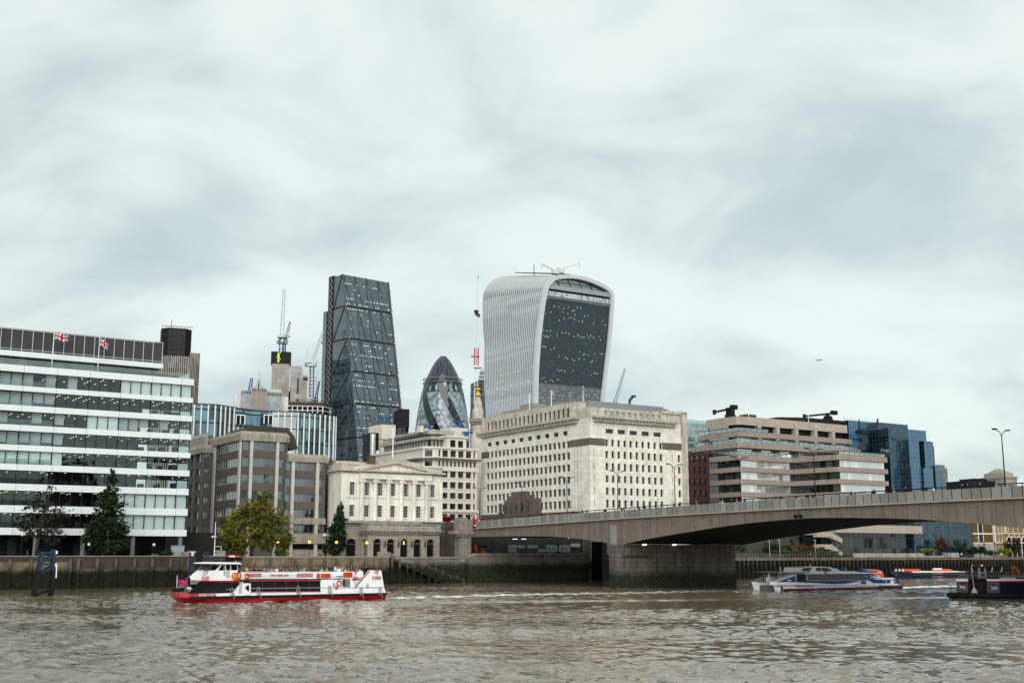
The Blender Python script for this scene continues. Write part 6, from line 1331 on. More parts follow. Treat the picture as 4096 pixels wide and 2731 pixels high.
 sheet(zg0 + 4.6, zg0 + 5.6, BLACK, 'shadow_gap', 1.2, 2); sheet(zg0 + 5.6, zg0 + 8.2, P('garden_band', (.34, .35, .39), .5), 'garden_band', -.2, 2)
 a, b = half(zg0 + 9); zz0 = zg0 + 8.2
 mb = MB(); arc = [(x, z - 2.3) for x, z in P_ if z > zz0 + 3 and a - 1 < x < b + 1]; y_ = pt(0, 155, 0)[1] + 1.8
 pts = [(a, y_, zz0)] + [(min(max(x, a), b), y_, z) for x, z in arc] + [(b, y_, zz0)]; c0 = ((a + b) / 2, y_, zz0); mb.add([c0] + pts, [(0, i + 1, i) for i in range(1, len(pts))]); mb.build('sky_garden_glass', GL('garden_glass', (.008, .05, .055), (.10, .20, .24), 1.5, 13, .4, .04, .25, line=(.01, .03, .035), lw=.1, lh=.02), r0)
 mb = MB()
 for i in range(2, len(pts) - 2, 2): mb.bar((pts[i][0], y_ - .3, pts[i][2]), (pts[i][0] + 3, y_ - .3, max(zz0, pts[i][2] - 5)), .25)
 mb.bar((a, y_ - .3, zz0 + 2.5), (b, y_ - .3, zz0 + 2.5), .25); tag(mb.build('garden_struts', P('teal_steel', (.05, .14, .15), .4), r0), kind='stuff')
 mb = MB(); rs = random.Random(5)              # rows of office ceiling lamps close behind the front glass
 for zrow, dens, u0, u1 in ((143, .75, 0, .62), (139, .5, 0, .95), (136.5, .6, .25, .95), (131, .5, .3, .7), (128, 1, 0, .95), (125, .7, 0, .25), (119, .9, 0, .3), (118, .9, .6, .95), (114, .6, .3, .8), (107, .4, .3, .95), (101, .5, 0, .35), (88, .8, .5, .95), (84, .9, 0, .8), (79, .7, .2, .9), (94, .4, .5, 1)):
  a, b = half(zrow); y_ = pt(0, zrow, 0)[1] + .42; x = a + (b - a) * u0
  while x < a + (b - a) * u1:
   if rs.random() < dens * .55: z = zrow + rs.uniform(-1.3, 1.3); mb.box(x, x + rs.uniform(.3, .6), y_, y_ + .05, z, z + .28)
   x += 1.15
 tag(mb.build('office_lamps', LAMP('office_lamp_glow', (1, .86, .6), .24), r0), kind='stuff')
 mb = MB()
 for _ in range(90):
  v = rs.uniform(.03, .8); j = rs.randrange(1, 26); x, z = P_[j]
  if 60 < z < 148: p = pt(x + .55, z, v); mb.box(p[0] - .3, p[0], p[1] - .25, p[1] + .25, p[2], p[2] + .3)
 tag(mb.build('office_lamps', LAMP('office_lamp_glow', (1, .86, .6), .24), r0), kind='stuff')
 mb = MB(); n = 14                              # dark louvres in the roof
 for i in range(n): v = .18 + .55 * i / n; p0, p1 = pt(13, 162.6, v), pt(30, 164, v); mb.bar((p0[0], p0[1], p0[2] - .2), (p1[0], p1[1], p1[2] - .3), .8, .3)
 tag(mb.build('roof_louvres', P('roof_louvre', (.08, .085, .09), .5), r0), kind='stuff')
 CW = P('crane_white', (.6, .61, .61), .5)
 for nm, (u0, v0), (u1, v1) in (('left', (2222, 1086), (2168, 1056)), ('right', (2243, 1079), (2318, 1055))):
  p, q_ = f.F(u0, v0, 15), f.F(u1, v1, 15); c0 = (f.B[0] + p[0] * f.r[0] + 15 * f.q[0], f.B[1] + p[0] * f.r[1] + 15 * f.q[1], p[1] - 2)
  c_ = thing('cleaning_crane', 'white window-cleaning crane on the arched tower roof pointing %s' % nm, 'crane', c0, f.rot, 'cranes on the arched roof'); o2 = (p[0], 15, p[1] - 2)
  mb = MB(o2); mb.box(p[0] - 2.2, p[0] + 2.2, 14, 16, p[1] - 2, p[1] + .6); mb.build('carriage', CW, c_); mb = MB(o2); mb.bar((p[0], 15, p[1] + .4), (q_[0], 15, q_[1]), .55); mb.bar((q_[0], 15, q_[1] + .8), (q_[0], 15, q_[1] - 2.5), .4); mb.build('jib', CW, c_)
 p = f.F(2136, 1058, 30); o2 = (p[0], 30, p[1] - 12); c_ = thing('mast', 'short dark aerial on the arched tower roof', 'mast', (f.B[0] + p[0] * f.r[0] + 30 * f.q[0], f.B[1] + p[0] * f.r[1] + 30 * f.q[1], p[1] - 12), f.rot); mb = MB(o2); mb.tube([(p[0], 30, p[1] - 12), (p[0], 30, p[1])], [.35, .2], 6); mb.build('pole', P('mast_grey', (.15, .16, .17), .5), c_)
bulge()
# ------------------------------------------------------------------ bullet-shaped diagrid tower
def bullet():
 Y = 1050.; f = Fr(1764, Y, 0)
 r0 = thing('glass_tower', 'bullet-shaped tower of spiralling diamond glass panes with dark domed tip', 'tower', f.loc, 0)
 z_ = lambda y: f.F(1764, 1050 + y * .4273)[1]; w_ = lambda p: p * .4273 / 4700 * Y * 1.0
 prof = [(z_(y), w_(h)) for y, h in ((2650, 200), (2300, 236), (1900, 255), (1560, 251), (1450, 237), (1350, 221), (1250, 203), (1150, 176), (1100, 160), (1040, 131), (970, 96), (920, 63), (895, 40), (878, 24))]
 N = 36; levels = []; zt = prof[-1][0]; z = prof[0][0]; H_ = 44
 rad = lambda z: lerp(prof, z)
 zs = [prof[0][0] + (zt - prof[0][0]) * i / H_ for i in range(H_ + 1)]
 mb = MB(); P2 = []
 for i, z in enumerate(zs): P2.append([(rad(z) * math.cos(2 * math.pi * (j + (i % 2) / 2) / N), rad(z) * math.sin(2 * math.pi * (j + (i % 2) / 2) / N), z) for j in range(N)])
 zc = z_(1140)
 for i in range(H_):
  for j in range(N):
   a, b = (j, (j + 1) % N)
   lo, hi = P2[i], P2[i + 1]
   tris = ((lo[a], lo[b], hi[a]), (lo[b], hi[b], hi[a])) if i % 2 == 0 else ((lo[a], lo[b], hi[b]), (lo[a], hi[b], hi[a]))
   for k, t in enumerate(tris):
    th = (math.atan2(sum(p[1] for p in t), sum(p[0] for p in t)) / (2 * math.pi)) % 1
    zm = sum(p[2] for p in t) / 3; ph = (th * 6 + zm / 41.) % 1
    m = 2 if zm > zc else (1 if ph < .34 else 0)
    if zm > zc - 9 and zm <= zc and (th * 18 % 1) < .55: m = 1
    mb.add(t, [(0, 1, 2)], m)
 G0 = GL('bullet_pale', (.15, .21, .25), (.33, .41, .46), 1.9, 2.1, .5, .08, .06, wob=.02); G1 = GL('bullet_dark', (.004, .008, .011), (.008, .018, .022), .9, 1.2, .3, .06, .05); G2 = GL('bullet_tip', (.012, .018, .028), (.04, .05, .07), 1, 1.2, .4, .1, .05, wob=.05)
 mb.build('glass_skin', [G0, G1, G2], r0)
 mb = MB()
 for sg in (1, -1):
  for j in range(18):
   pts = []
   for i in range(0, H_ + 1): z = zs[i]; th = 2 * math.pi * (j / 18) + sg * 2 * math.pi * i / N / 2; pts.append(((rad(z) + .15) * math.cos(th), (rad(z) + .15) * math.sin(th), z))
   mb.tube(pts, .15, 3, cap=False)
 tag(mb.build('diagrid', P('diagrid_grey', (.20, .24, .28), .4), r0), kind='stuff')
 mb = MB(); n = 40; rr = rad(zc) + 1.2
 for q_ in (zc + .5, zc + 4): mb.tube([(rr * math.cos(2 * math.pi * k / n), rr * math.sin(2 * math.pi * k / n), q_) for k in range(n + 1)], .5, 4, cap=False)
 mb.build('ring', P('diagrid_grey', (.24, .27, .30), .4), r0)
bullet()
# ------------------------------------------------------------------ stone monument column with gilded urn
def monument():
 Y = 400.; f = Fr(1909, Y, 0); z_ = lambda v: f.F(1909, v)[1]; u_ = lambda px_: px_ / 4700 * Y
 r0 = thing('monument_column', 'tall stone monument column topped by a gilded urn behind the offices', 'monument', f.loc, 0)
 ST = M('monument_stone', (.54, .49, .41), .85, .2, var=.15, streak=.5, grain=.06)
 mb = MB(); mb.smooth = True; mb.lathe([(u_(27), 5), (u_(27), z_(1760)), (u_(25), z_(1712)), (u_(29), z_(1706)), (u_(24), z_(1701))], (0, 0, 0), 24); mb.build('shaft', ST, r0)
 mb = MB(); a = u_(29); mb.box(-a, a, -a, a, z_(1700), z_(1690)); a = u_(34); mb.box(-a, a, -a, a, z_(1690) + .01, z_(1676)); mb.build('platform', M('monument_dirty', (.30, .26, .22), .85, streak=.5), r0)
 mb = MB(); mb.lathe([(u_(22), z_(1676)), (u_(23), z_(1640)), (u_(17), z_(1634)), (u_(17), z_(1614)), (u_(12), z_(1606)), (u_(11), z_(1592)), (u_(6), z_(1588))], (0, 0, 0), 20); mb.build('pedestal', ST, r0)
 mb = MB(); n = 28; a = u_(33)
 for k in range(n):
  s_ = k / n * 4; side = int(s_); q_ = (s_ - side) * 2 - 1; p = [(q_ * a, -a), (a, q_ * a), (-q_ * a, a), (-a, -q_ * a)][side]; mb.bar((p[0], p[1], z_(1676)), (p[0] * .92, p[1] * .92, z_(1652)), .06)
 tag(mb.build('cage', P('cage_grey', (.3, .3, .3), .5), r0), kind='stuff')
 mb = MB(); mb.smooth = True; pf = [(5, 1605), (10, 1603), (9, 1599), (5, 1594), (6, 1588), (11, 1583), (12, 1577), (7, 1571), (4, 1567), (9, 1561), (10, 1556), (7, 1552), (2, 1549)]
 mb.lathe([(u_(a), z_(v)) for a, v in pf], (0, 0, 0), 16)
 for k in range(22): th = k * 2.4; mb.ball((u_(10) * math.cos(th), u_(10) * math.sin(th), z_(1582 - 24 * (k % 2))), u_(2.4), 6, 4)
 mb.build('urn', P('gold_leaf', (.85, .42, .03), .3, metal=.75), r0)
monument()
# ------------------------------------------------------------------ dark trefoil tower far left
def trefoil():
 f = Fr(712, 850, R(20)); r0 = thing('office_tower', 'dark angular tower with pale vertical fins rising behind the ribbon-window office', 'tower', f.loc, f.rot)
 z_ = lambda v, t=0: f.F(712, v, t)[1]; x_ = lambda u, v=1450, t=0: f.F(u, v, t)[0]
 DKT = GL('trefoil_glass', (.006, .008, .01), (.022, .026, .028), 3, 4, .3, .1, .05); FN = P('fin_buff', (.50, .45, .38), .6)
 def leaf(u0, u1, v, t, d, n, ch=.18):
  a, b = x_(u0, v, t), x_(u1, v, t); zt = z_(v, t); c_ = (b - a) * ch; mb = MB(); pl = [(a, t + c_), (a + c_, t), (b - c_, t), (b, t + c_), (b, t + d), (a, t + d)]; mb.prism(pl, 10, zt); mb.build('shaft', DKT, r0)
  mb = MB(); ends = pl[:4] + [pl[4]]
  per = [];
  for p, q_ in zip([pl[5]] + pl[:4], pl[:5]):
   L = math.hypot(q_[0] - p[0], q_[1] - p[1]); k = max(1, int(L / ((b - a) / n)))
   per += [(p[0] + (q_[0] - p[0]) * i / k, p[1] + (q_[1] - p[1]) * i / k) for i in range(k)]
  for p in per: mb.box(p[0] - .17, p[0] + .17, p[1] - .3, p[1] + .1, 10, zt + .4)
  tag(mb.build('fins', FN, r0), kind='stuff')
 leaf(652, 786, 1425, 0, 18, 17); leaf(746, 801, 1408, 12, 16, 9); leaf(618, 668, 1371, 14, 16, 9)
 a, b = x_(647, 1330, 8), x_(769, 1330, 8); zt = z_(1312, 8); c_ = (b - a) * .22
 mb = MB(); mb.prism([(a, 8 + c_), (a + c_, 8), (b - c_, 8), (b, 8 + c_), (b, 26), (a, 26)], z_(1430, 8) - 4, zt); mb.build('upper_shaft', GL('tower_cap', (.004, .005, .006), (.012, .015, .017), 3.5, 5, .3, .3, .02, line=(.003, .004, .005), lw=.08, lh=.1), r0)
 mb = MB(); mb.bar((a, 8, zt + 1.2), (b, 8, zt + 1.2), .4);
 for k in range(9): x = a + (b - a) * k / 8; mb.bar((x, 8.2, zt), (x, 8.2, zt + 1.2), .3)
 mb.tube([(a + 7, 14, zt), (a + 7, 14, zt + 7)], .25, 4); mb.build('roof_rail', P('rail_grey', (.2, .21, .22), .5), r0)
trefoil()
# ------------------------------------------------------------------ teal glass building with white fins and a wavy front
def wavy():
 t0 = 72.; r0 = thing('glass_building', 'curving teal glass office with white vertical fins behind the brown concrete block', 'building', W(F(1060, 1700, t0)[0], t0, GZ)); org = (F(1060, 1700, t0)[0], t0, GZ)
 z1 = Fz(1640, t0, 1005); pts = []
 for u in range(770, 1336, 8):
  v = lerp([(770, 1614), (870, 1618), (940, 1630), (1005, 1640), (1090, 1645), (1200, 1647), (1290, 1656), (1336, 1662)], u)
  # distance at which the roofline height z1 is seen on this row
  d = ray(u, v); k = (z1 - EYE) / d[2]; s, t = ST(k * d[0], k * d[1]); pts.append((s, t))
 for _ in range(3): pts = [pts[0]] + [((a[0] + 2 * b[0] + c[0]) / 4, (a[1] + 2 * b[1] + c[1]) / 4) for a, b, c in zip(pts, pts[1:], pts[2:])] + [pts[-1]]
 e = pts[-1]; pts += [(e[0] + 1.2, e[1] + .8), (e[0] + 2.0, e[1] + 2.2), (e[0] + 2.2, e[1] + 5), (e[0] + 2.2, e[1] + 20)]
 zf = [z1 - x for x in (0, 4.6, 8.2, 11.8, 15.4, 19.0, 22.6)]
 mb = MB(); mb.loft([[(s, t, z) for s, t in pts] for z in (GZ, z1)], close=False, caps=False); mb.build('glass_wall', GL('wavy_glass', (.012, .065, .09), (.16, .33, .40), 1.8, 3.6, .5, .04, .10, wob=.02), r0)
 c = (sum(p[0] for p in pts) / len(pts), max(p[1] for p in pts) + 6); mb = MB(); mb.add([(c[0], c[1], z1)] + [(s, t, z1) for s, t in pts], [(0, i, i + 1) for i in range(1, len(pts))]); mb.build('roof', DARK, r0)
 for z in zf[:1] + [z1 - 1.2]+ zf[1:]:
  mb = MB(); mb.loft([[(s - .02, t - .35, z - .1), (s, t - .35, z + .1), (s, t + .1, z + .1), (s, t + .1, z - .1)] for s, t in pts], caps=False); mb.build('floor_line', P('teal_frame', (.012, .03, .035), .5), r0)
 mb = MB(); cum = [0]
 for a, b in zip(pts, pts[1:]): cum.append(cum[-1] + math.hypot(b[0] - a[0], b[1] - a[1]))
 x = .4; nfin = 0
 while x < cum[-1] - 14 and nfin < 60:
  i = max(k for k in range(len(cum)) if cum[k] <= x); f_ = (x - cum[i]) / max(1e-6, cum[i + 1] - cum[i]); s = pts[i][0] + (pts[i + 1][0] - pts[i][0]) * f_; t = pts[i][1] + (pts[i + 1][1] - pts[i][1]) * f_
  u = 2048 + FPX * (W(s, t)[0] / (W(s, t)[1])) * 1.0
  top = z1 - (5.0 if 935 < u < 1090 else .2); mb = MB(org)
  mb.tube([(s, t - .45, GZ), (s, t - .45, top)], .21, 8); mb.build('fin', P('fin_white_matt', (.74, .74, .72), .5), r0); x += 1.72; nfin += 1
 for ob in [o for o in r0.children if o.name.split('.')[0] in ('glass_wall', 'roof', 'floor_line')]:
  ob.location = (-org[0], -org[1], -org[2])
 for u in (943, 1055):
  a, zt = F(u, 1660, t0 + 6); b, zb = F(u + 37, 1697, t0 + 6); mb = MB(org); y = min(p[1] for p in pts if a - 3 < p[0] < b + 3) - .5
  a, zt = F(u, 1660, y); b, zb = F(u + 37, 1697, y)
  for x0, x1, q0, q1 in ((a, a + .25, zb, zt), (b - .25, b, zb, zt), (a, b, zt, zt + .25), ((a + b) / 2 - .1, (a + b) / 2 + .1, zb, zt)): mb.box(x0, x1, y - .1, y + .1, q0, q1)
  mb.box(a, b, y + .101, y + .12, zb, zt, 1); mb.build('terrace_door', [WHITE, BLACK], r0)
wavy()
# ------------------------------------------------------------------ barrel-topped building with tripod
def barrel():
 Y = 430.; f = Fr(1045, Y, R(14)); k = .18707; X = lambda x: f.F(900 + x * k, 1600)[0]; Z = lambda y: f.F(1045, 1480 + y * k)[1]
 r0 = thing('barrel_building', 'glazed barrel-topped building with brown central bay and tripod finial', 'building', f.loc, f.rot)
 GG = GL('barrel_grey', (.06, .085, .10), (.15, .19, .21), 1.5, 2.2, .5, .06, .06); BG_ = GL('barrel_brown', (.17, .12, .095), (.19, .145, .12), 2.5, 2.2, .4, .1, .04); WP = P('white_cladding', (.52, .51, .48), .6, var=.05)
 for x0, x1, yt, fr_, mat, nb in ((195, 340, 460, 3, WP, 2), (340, 565, 395, 1.5, GG, 4), (565, 890, 350, 0, BG_, 3), (890, 1215, 420, 1.5, GG, 6), (1215, 1365, 495, 3, WP, 2)):
  a, b = X(x0), X(x1); zt = Z(yt); mb = MB(); prof = [(fr_ + .6, 10), (fr_, 22), (fr_, zt - 6.5), (fr_ + .35, zt - 4), (fr_ + 1.2, zt - 1.8), (fr_ + 2.6, zt - .5), (fr_ + 4.5, zt), (fr_ + 14, zt)]
  mb.loft([[(a, y, z), (b, y, z)] for y, z in prof], close=False, caps=False)
  for xx in (a, b): mb.add([(xx, y, z) for y, z in prof] + [(xx, fr_ + 14, 10)], [tuple(range(len(prof) + 1))])
  mb.build('glazed_bay', mat, r0)
  mb = MB()
  for i in range(nb + 1):
   x = a + (b - a) * i / nb; mb.tube([(x, y - .1, z) for y, z in prof[1:-1]], .06 if mat != WP else .03, 4)
  for j in range(7):
   z = zt - 5 - 2.3 * j; mb.bar((a, fr_ - .05, z), (b, fr_ - .05, z), .07 if mat != WP else .03)
  tag(mb.build('glazing_bars', P('bar_white', (.45, .46, .45), .5), r0), kind='stuff')
 mb = MB(); tp = (X(720), 4, Z(240));
 for x, y in ((635, 1), (805, 1), (720, 9)): mb.bar((X(x), y + 3, Z(360)), tp, .5)
 mb.box(tp[0] - .5, tp[0] + .5, 3.5, 4.5, tp[2], tp[2] + 1.2); mb.tube([tp, (tp[0], 4, tp[2] + 4)], .08, 4); mb.build('tripod', P('tripod_grey', (.40, .38, .36), .6), r0)
 mb = MB(); a, b = X(885), X(1222); mb.box(a, b, 8, 12, Z(400), Z(345)); mb.tube([(X(870), 9, Z(360)), (X(840), 9, Z(305))], .3, 4); mb.build('roof_plant', WP, r0)
barrel()
# ------------------------------------------------------------------ towers under construction, cranes
RAW = M('raw_concrete', (.42, .385, .345), .9, .15, var=.22, scale=.12, streak=.5, brick=(7, 3.8, .12, .6)); RAWD = P('black_sheeting', (.012, .014, .018), .6)
r0, hw, z1 = block_thing('concrete_core', 'tall raw concrete lift core with black sheeted top', 'tower', 1087, 1160, 1452, 900, RAW, 14, .18)
mb = MB(); zt = D(1120, 1407, 900)[1]; mb.box(-hw - 1, hw + 1, -1, 15, z1 + .01, zt); mb.build('black_wrap', RAWD, r0)
mb = MB(); mb.box(hw + .01, hw + 1.3, 0, 14, z1 - 39, z1 - 22); mb.box(-hw - .7, -hw - .01, 0, 14, z1 - 39, z1 - 22); mb.build('side_screen', RAWD, r0)
text(r0, 'TwentyTwo', 3.2, (-hw + 4.8, -1.06, (z1 + zt) / 2), LAMP('sign_yellow', (.75, .85, .05), .4), rot=(math.pi / 2, R(90), 0), wid=(zt - z1) * .9, bold=.05)
r0, hw, z1 = block_thing('concrete_core', 'lower raw concrete lift core with dark slots beside the black-topped one', 'tower', 1163, 1231, 1500, 880, RAW, 14, .18)
mb = MB(); mb.box(-1.4, -.1, -.06, -.01, z1 - 14, z1 - 2)
for k in range(5): mb.box(-2, .4, -.06, -.01, z1 - 20 - 4 * k, z1 - 18.2 - 4 * k)
mb.box(3, 6.5, -.06, -.01, z1 - 4, z1 - 1.5); mb.build('slots', P('slot_brown', (.10, .07, .055), .8), r0)
block_thing('office_tower', 'dark glass tower top half hidden behind the concrete cores', 'tower', 1160, 1207, 1463, 1000, GL('smoky_glass', (.02, .025, .032), (.07, .08, .095), 3, 4, .4, .1, .1, line=(.10, .11, .12), lw=.05, lh=.12), 20, .1)
block_thing('office_tower', 'grey-blue glass tower behind the blue tower crane', 'tower', 1229, 1265, 1498, 960, GL('greyblue_glass', (.07, .085, .10), (.16, .18, .2), 3, 3, .4, .1, .15, line=(.2, .22, .24), lw=.04, lh=.2), 20, .1)
block_thing('office_tower', 'light blue glass tower sliver behind the hoist mast', 'tower', 1913, 1946, 1520, 760, GL('skyblue_glass', (.05, .11, .17), (.16, .26, .34), 2, 4, .5, .08, .2, line=(.08, .15, .2), lw=.08, lh=.12), 20, .3)
mb_ = [o for o in COL.objects if o.get('label', '').startswith('light blue glass')][0]
z0 = D(1930, 1522, 760)[1]; mb = MB();
for k in range(3): mb.lathe([(2.6 - .5 * k, z0 + 2.6 * k), (2.9 - .5 * k, z0 + .5 + 2.6 * k), (2.2 - .5 * k, z0 + 2.3 + 2.6 * k)], (1, 4, 0), 12)
mb.build('stepped_cap', P('cap_grey', (.4, .43, .45), .5), mb_)
def frame_building():
 f = Fr(1235, 600, R(12)); r0 = thing('building_frame', 'unfinished concrete frame with open floors under the cranes', 'building', f.loc, f.rot); zt = f.F(1235, 1597)[1]; a, b = f.F(1150, 1610)[0], f.F(1292, 1610)[0]
 WPT = P('pale_slab', (.55, .55, .54), .7)
 for k in range(5):
  mb = MB(); z = zt - 3.3 - 2.15 * k * 1.0; mb.prism([(a, 0), (b, 0), (b + 5, 7), (b + 5, 22), (a, 22)], z - .35, z); mb.build('floor_slab', WPT, r0)
 mb = MB()
 for i in range(8):
  x = a + (b - a) * i / 7; mb.box(x - .3, x + .3, .3, .9, 20, zt - 3.3)
 mb.box(b + 4, b + 4.5, 7, 7.5, 20, zt - 3.3); tag(mb.build('columns', WPT, r0), kind='stuff')
 mb = MB(); mb.box(a, b + 3, 4, 21, 20, zt - 2); mb.build('dark_core', P('core_gloom', (.012, .016, .02), .8), r0)
 mb = MB(); mb.prism([(a, .5), (b, .5), (b + 4, 7), (b + 4, 20), (a, 20)], zt - 3.25, zt - 1.4); mb.build('edge_netting', P('rust_netting', (.10, .075, .07), .9), r0)
 mb = MB()
 for i in range(30): x = a + (b - a) * i / 29; mb.bar((x, .5, zt - 1.4), (x, .5, zt - .3 + rnd.uniform(0, .8)), .16)
 tag(mb.build('starter_bars', P('rust_bar', (.13, .10, .09), .8), r0), kind='stuff')
frame_building()
CB = P('crane_blue', (.03, .13, .36), .5); CWh = P('crane_pale', (.5, .54, .56), .5); CR = P('crane_red', (.55, .05, .05), .5); CGY = P('crane_grey', (.28, .30, .32), .5)
def crane(label, Y, mast, jib, w=2.0, counter=None, jm=CB, mm=CB, aframe=None, hook=None, cab=True):
 X = lambda p: (D(p[0], p[1], Y)[0], Y, D(p[0], p[1], Y)[1]); b0 = X(mast[0]); r0 = thing('tower_crane', label, 'crane', b0, 0, 'tower cranes on the skyline')
 mb = MB(b0); n = max(3, int((X(mast[1])[2] - b0[2]) / w)); lattice(mb, b0, X(mast[1]), w, min(n, 24), .35, .22); mb.build('mast', mm, r0)
 if cab: c_ = X(mast[1]); mb = MB(b0); mb.box(c_[0] - w, c_[0] + w * 1.1, Y - w, Y + w, c_[2] - .6, c_[2] + .8); mb.box(c_[0] + w * .5, c_[0] + w * 1.4, Y - w - .5, Y - w * .3, c_[2] + .81, c_[2] + 3.2); mb.build('slewing_cab', CWh, r0)
 mb = MB(b0); p, q_ = X(jib[0]), X(jib[1]); lattice(mb, p, q_, w * .75, max(5, int((Vector(q_) - Vector(p)).length / (w * 1.1))), .3, .18, .6); mb.build('jib', jm, r0)
 if counter: mb = MB(b0); p, q_ = X(counter[0]), X(counter[1]); mb.bar(p, q_, .9, .7); mb.box(q_[0] - 1.6, q_[0] + 1.2, Y - 1, Y + 1, q_[2] - 2.6, q_[2] + .3); mb.build('counterweight', CGY, r0)
 if aframe:
  mb = MB(b0); ap = X(aframe)
  for c_ in (mast[1], counter[1] if counter else mast[1]): mb.bar(X(c_), ap, .35)
  mb.bar(ap, q2 := X((jib[0][0] + (jib[1][0] - jib[0][0]) * .75, jib[0][1] + (jib[1][1] - jib[0][1]) * .75)), .15); mb.build('a_frame', CWh, r0)
 if hook: mb = MB(b0); a, h = X(jib[1]), X(hook); mb.bar((h[0], Y, a[2] - 1), h, .14); mb.box(h[0] - .5, h[0] + .5, Y - .5, Y + .5, h[2] - 1, h[2] + .6); mb.build('hook_block', CR, r0)
crane('tall blue and white luffing crane standing nearly upright on the black-topped core', 900, ((1126, 1407), (1128, 1348)), ((1127, 1345), (1137, 1157)), 3.4, ((1128, 1352), (1116, 1362)), CWh)
crane('smaller luffing crane leaning right beside the nearly upright one', 905, ((1136, 1410), (1137, 1372)), ((1138, 1365), (1161, 1287)), 2.2, None, CGY, CB, hook=(1157, 1345))
crane('blue mast crane with raised white jib right of the concrete cores', 850, ((1246, 1590), (1248, 1462)), ((1252, 1440), (1291, 1326)), 2.6, ((1248, 1450), (1228, 1452)), CWh, CB, (1228, 1400), (1288, 1370))
crane('short dark crane just left of the wedge tower', 700, ((1263, 1625), (1266, 1585)), ((1266, 1583), (1278, 1524)), 1.4, None, P('crane_navy', (.03, .06, .12), .5), P('crane_navy', (.03, .06, .12), .5), cab=False)
crane('blue crane tip behind the barrel-topped building', 760, ((1002, 1600), (1003, 1550)), ((1001, 1552), (1007, 1512)), 2.4, None, CB, CB, cab=False)
crane('pale crane jib leaning right of the bulging tower', 760, ((2458, 1640), (2462, 1598)), ((2462, 1600), (2500, 1474)), 2.0, None, CGY, CGY, cab=False)
def stub(label, Y, p, q, w, mat):
 a, b = (D(*p, Y)[0], Y, D(*p, Y)[1]), (D(*q, Y)[0], Y, D(*q, Y)[1]); r0 = thing('crane_jib', label, 'crane', (a[0], Y, a[2] - 6), 0); o = (a[0], Y, a[2] - 6); mb = MB(o); mb.bar((a[0], Y, a[2] - 6), a, w * .8); mb.build('post', mat, r0); mb = MB(o); mb.bar(a, b, w); mb.box(b[0] - w * .3, b[0] + w * 1.1, Y - w / 2, Y + w / 2, b[2] - w * .3, b[2] + w * .4); mb.build('arm', mat, r0)
stub('stubby dark green crane arm behind the white block roof', 420, (2518, 1603), (2531, 1585), 1.0, P('dark_green', (.02, .06, .06), .5))
CBL = P('vivid_blue', (.008, .10, .34), .45)
def blue_crane(label, Y, u0, u1, v, um):
 X = lambda u, v_: (D(u, v_, Y)[0], Y, D(u, v_, Y)[1]); m = X(um, v + 22); r0 = thing('roof_crane', label, 'crane', m, 0); mb = MB(m); mb.box(m[0] - .5, m[0] + .5, Y - .5, Y + .5, m[2] - 3, X(um, v)[2]); mb.build('turret', CBL, r0)
 mb = MB(m); lattice(mb, X(u0, v + 2), X(u1, v), .5, 10, .15, .1); mb.build('jib', CBL, r0)
blue_crane('vivid blue crane with level jib above the cream service tower', 380, 1493, 1568, 1672, 1547); blue_crane('vivid blue crane in front of the bullet tower', 380, 1806, 1858, 1685, 1840); blue_crane('small vivid blue crane at the foot of the monument', 330, 1848, 1892, 1729, 1864); blue_crane('vivid blue winch on the pale office block roof', 340, 1712, 1724, 1702, 1718)
def hoist():
 Y = 560.; X = lambda u, v: (D(u, v, Y)[0], Y, D(u, v, Y)[1]); b0 = X(1903, 1700); r0 = thing('hoist_mast', 'very tall thin white lattice mast with red section beside the monument', 'mast', b0, 0)
 mb = MB(b0); lattice(mb, b0, X(1905, 1460), 1.6, 20, .22, .14); lattice(mb, X(1906, 1393), X(1909, 1185), 1.6, 24, .2, .12); lattice(mb, X(1909, 1185), X(1913, 1076), 1.2, 14, .18, .1, .3); mb.build('white_sections', P('mast_white', (.66, .68, .68), .5), r0)
 mb = MB(b0); lattice(mb, X(1905, 1460), X(1906, 1393), 2.0, 7, .35, .22); mb.build('red_section', CR, r0)
 for u0, u1, v in ((1884, 1918, 1426), (1895, 1927, 1472), (1889, 1930, 1547)): mb = MB(b0); a, b = X(u0, v), X(u1, v); mb.bar(a, b, .5); mb.bar((a[0], Y - 1, a[2]), (b[0], Y - 1, b[2]), .3); mb.build('wall_tie', P('tie_red', (.30, .05, .05), .6), r0)
 mb = MB(b0); c_ = X(1907, 1252); mb.box(c_[0] - .9, c_[0] + .9, Y - .9, Y + .9, c_[2] - 1.2, c_[2] + 1.4); mb.box(c_[0] + .4, c_[0] + 1.6, Y - .9, Y + .7, c_[2] - 2, c_[2] - .6); mb.box(c_[0] - 1.4, c_[0] - .4, Y - .9, Y + .7, c_[2] + .3, c_[2] + 1.1); mb.build('climbing_cage', P('cage_dark', (.03, .035, .04), .5), r0)
 mb = MB(b0); c_ = X(1912, 1110); mb.ball(c_, .5); mb.build('red_ball', CR, r0)
hoist()
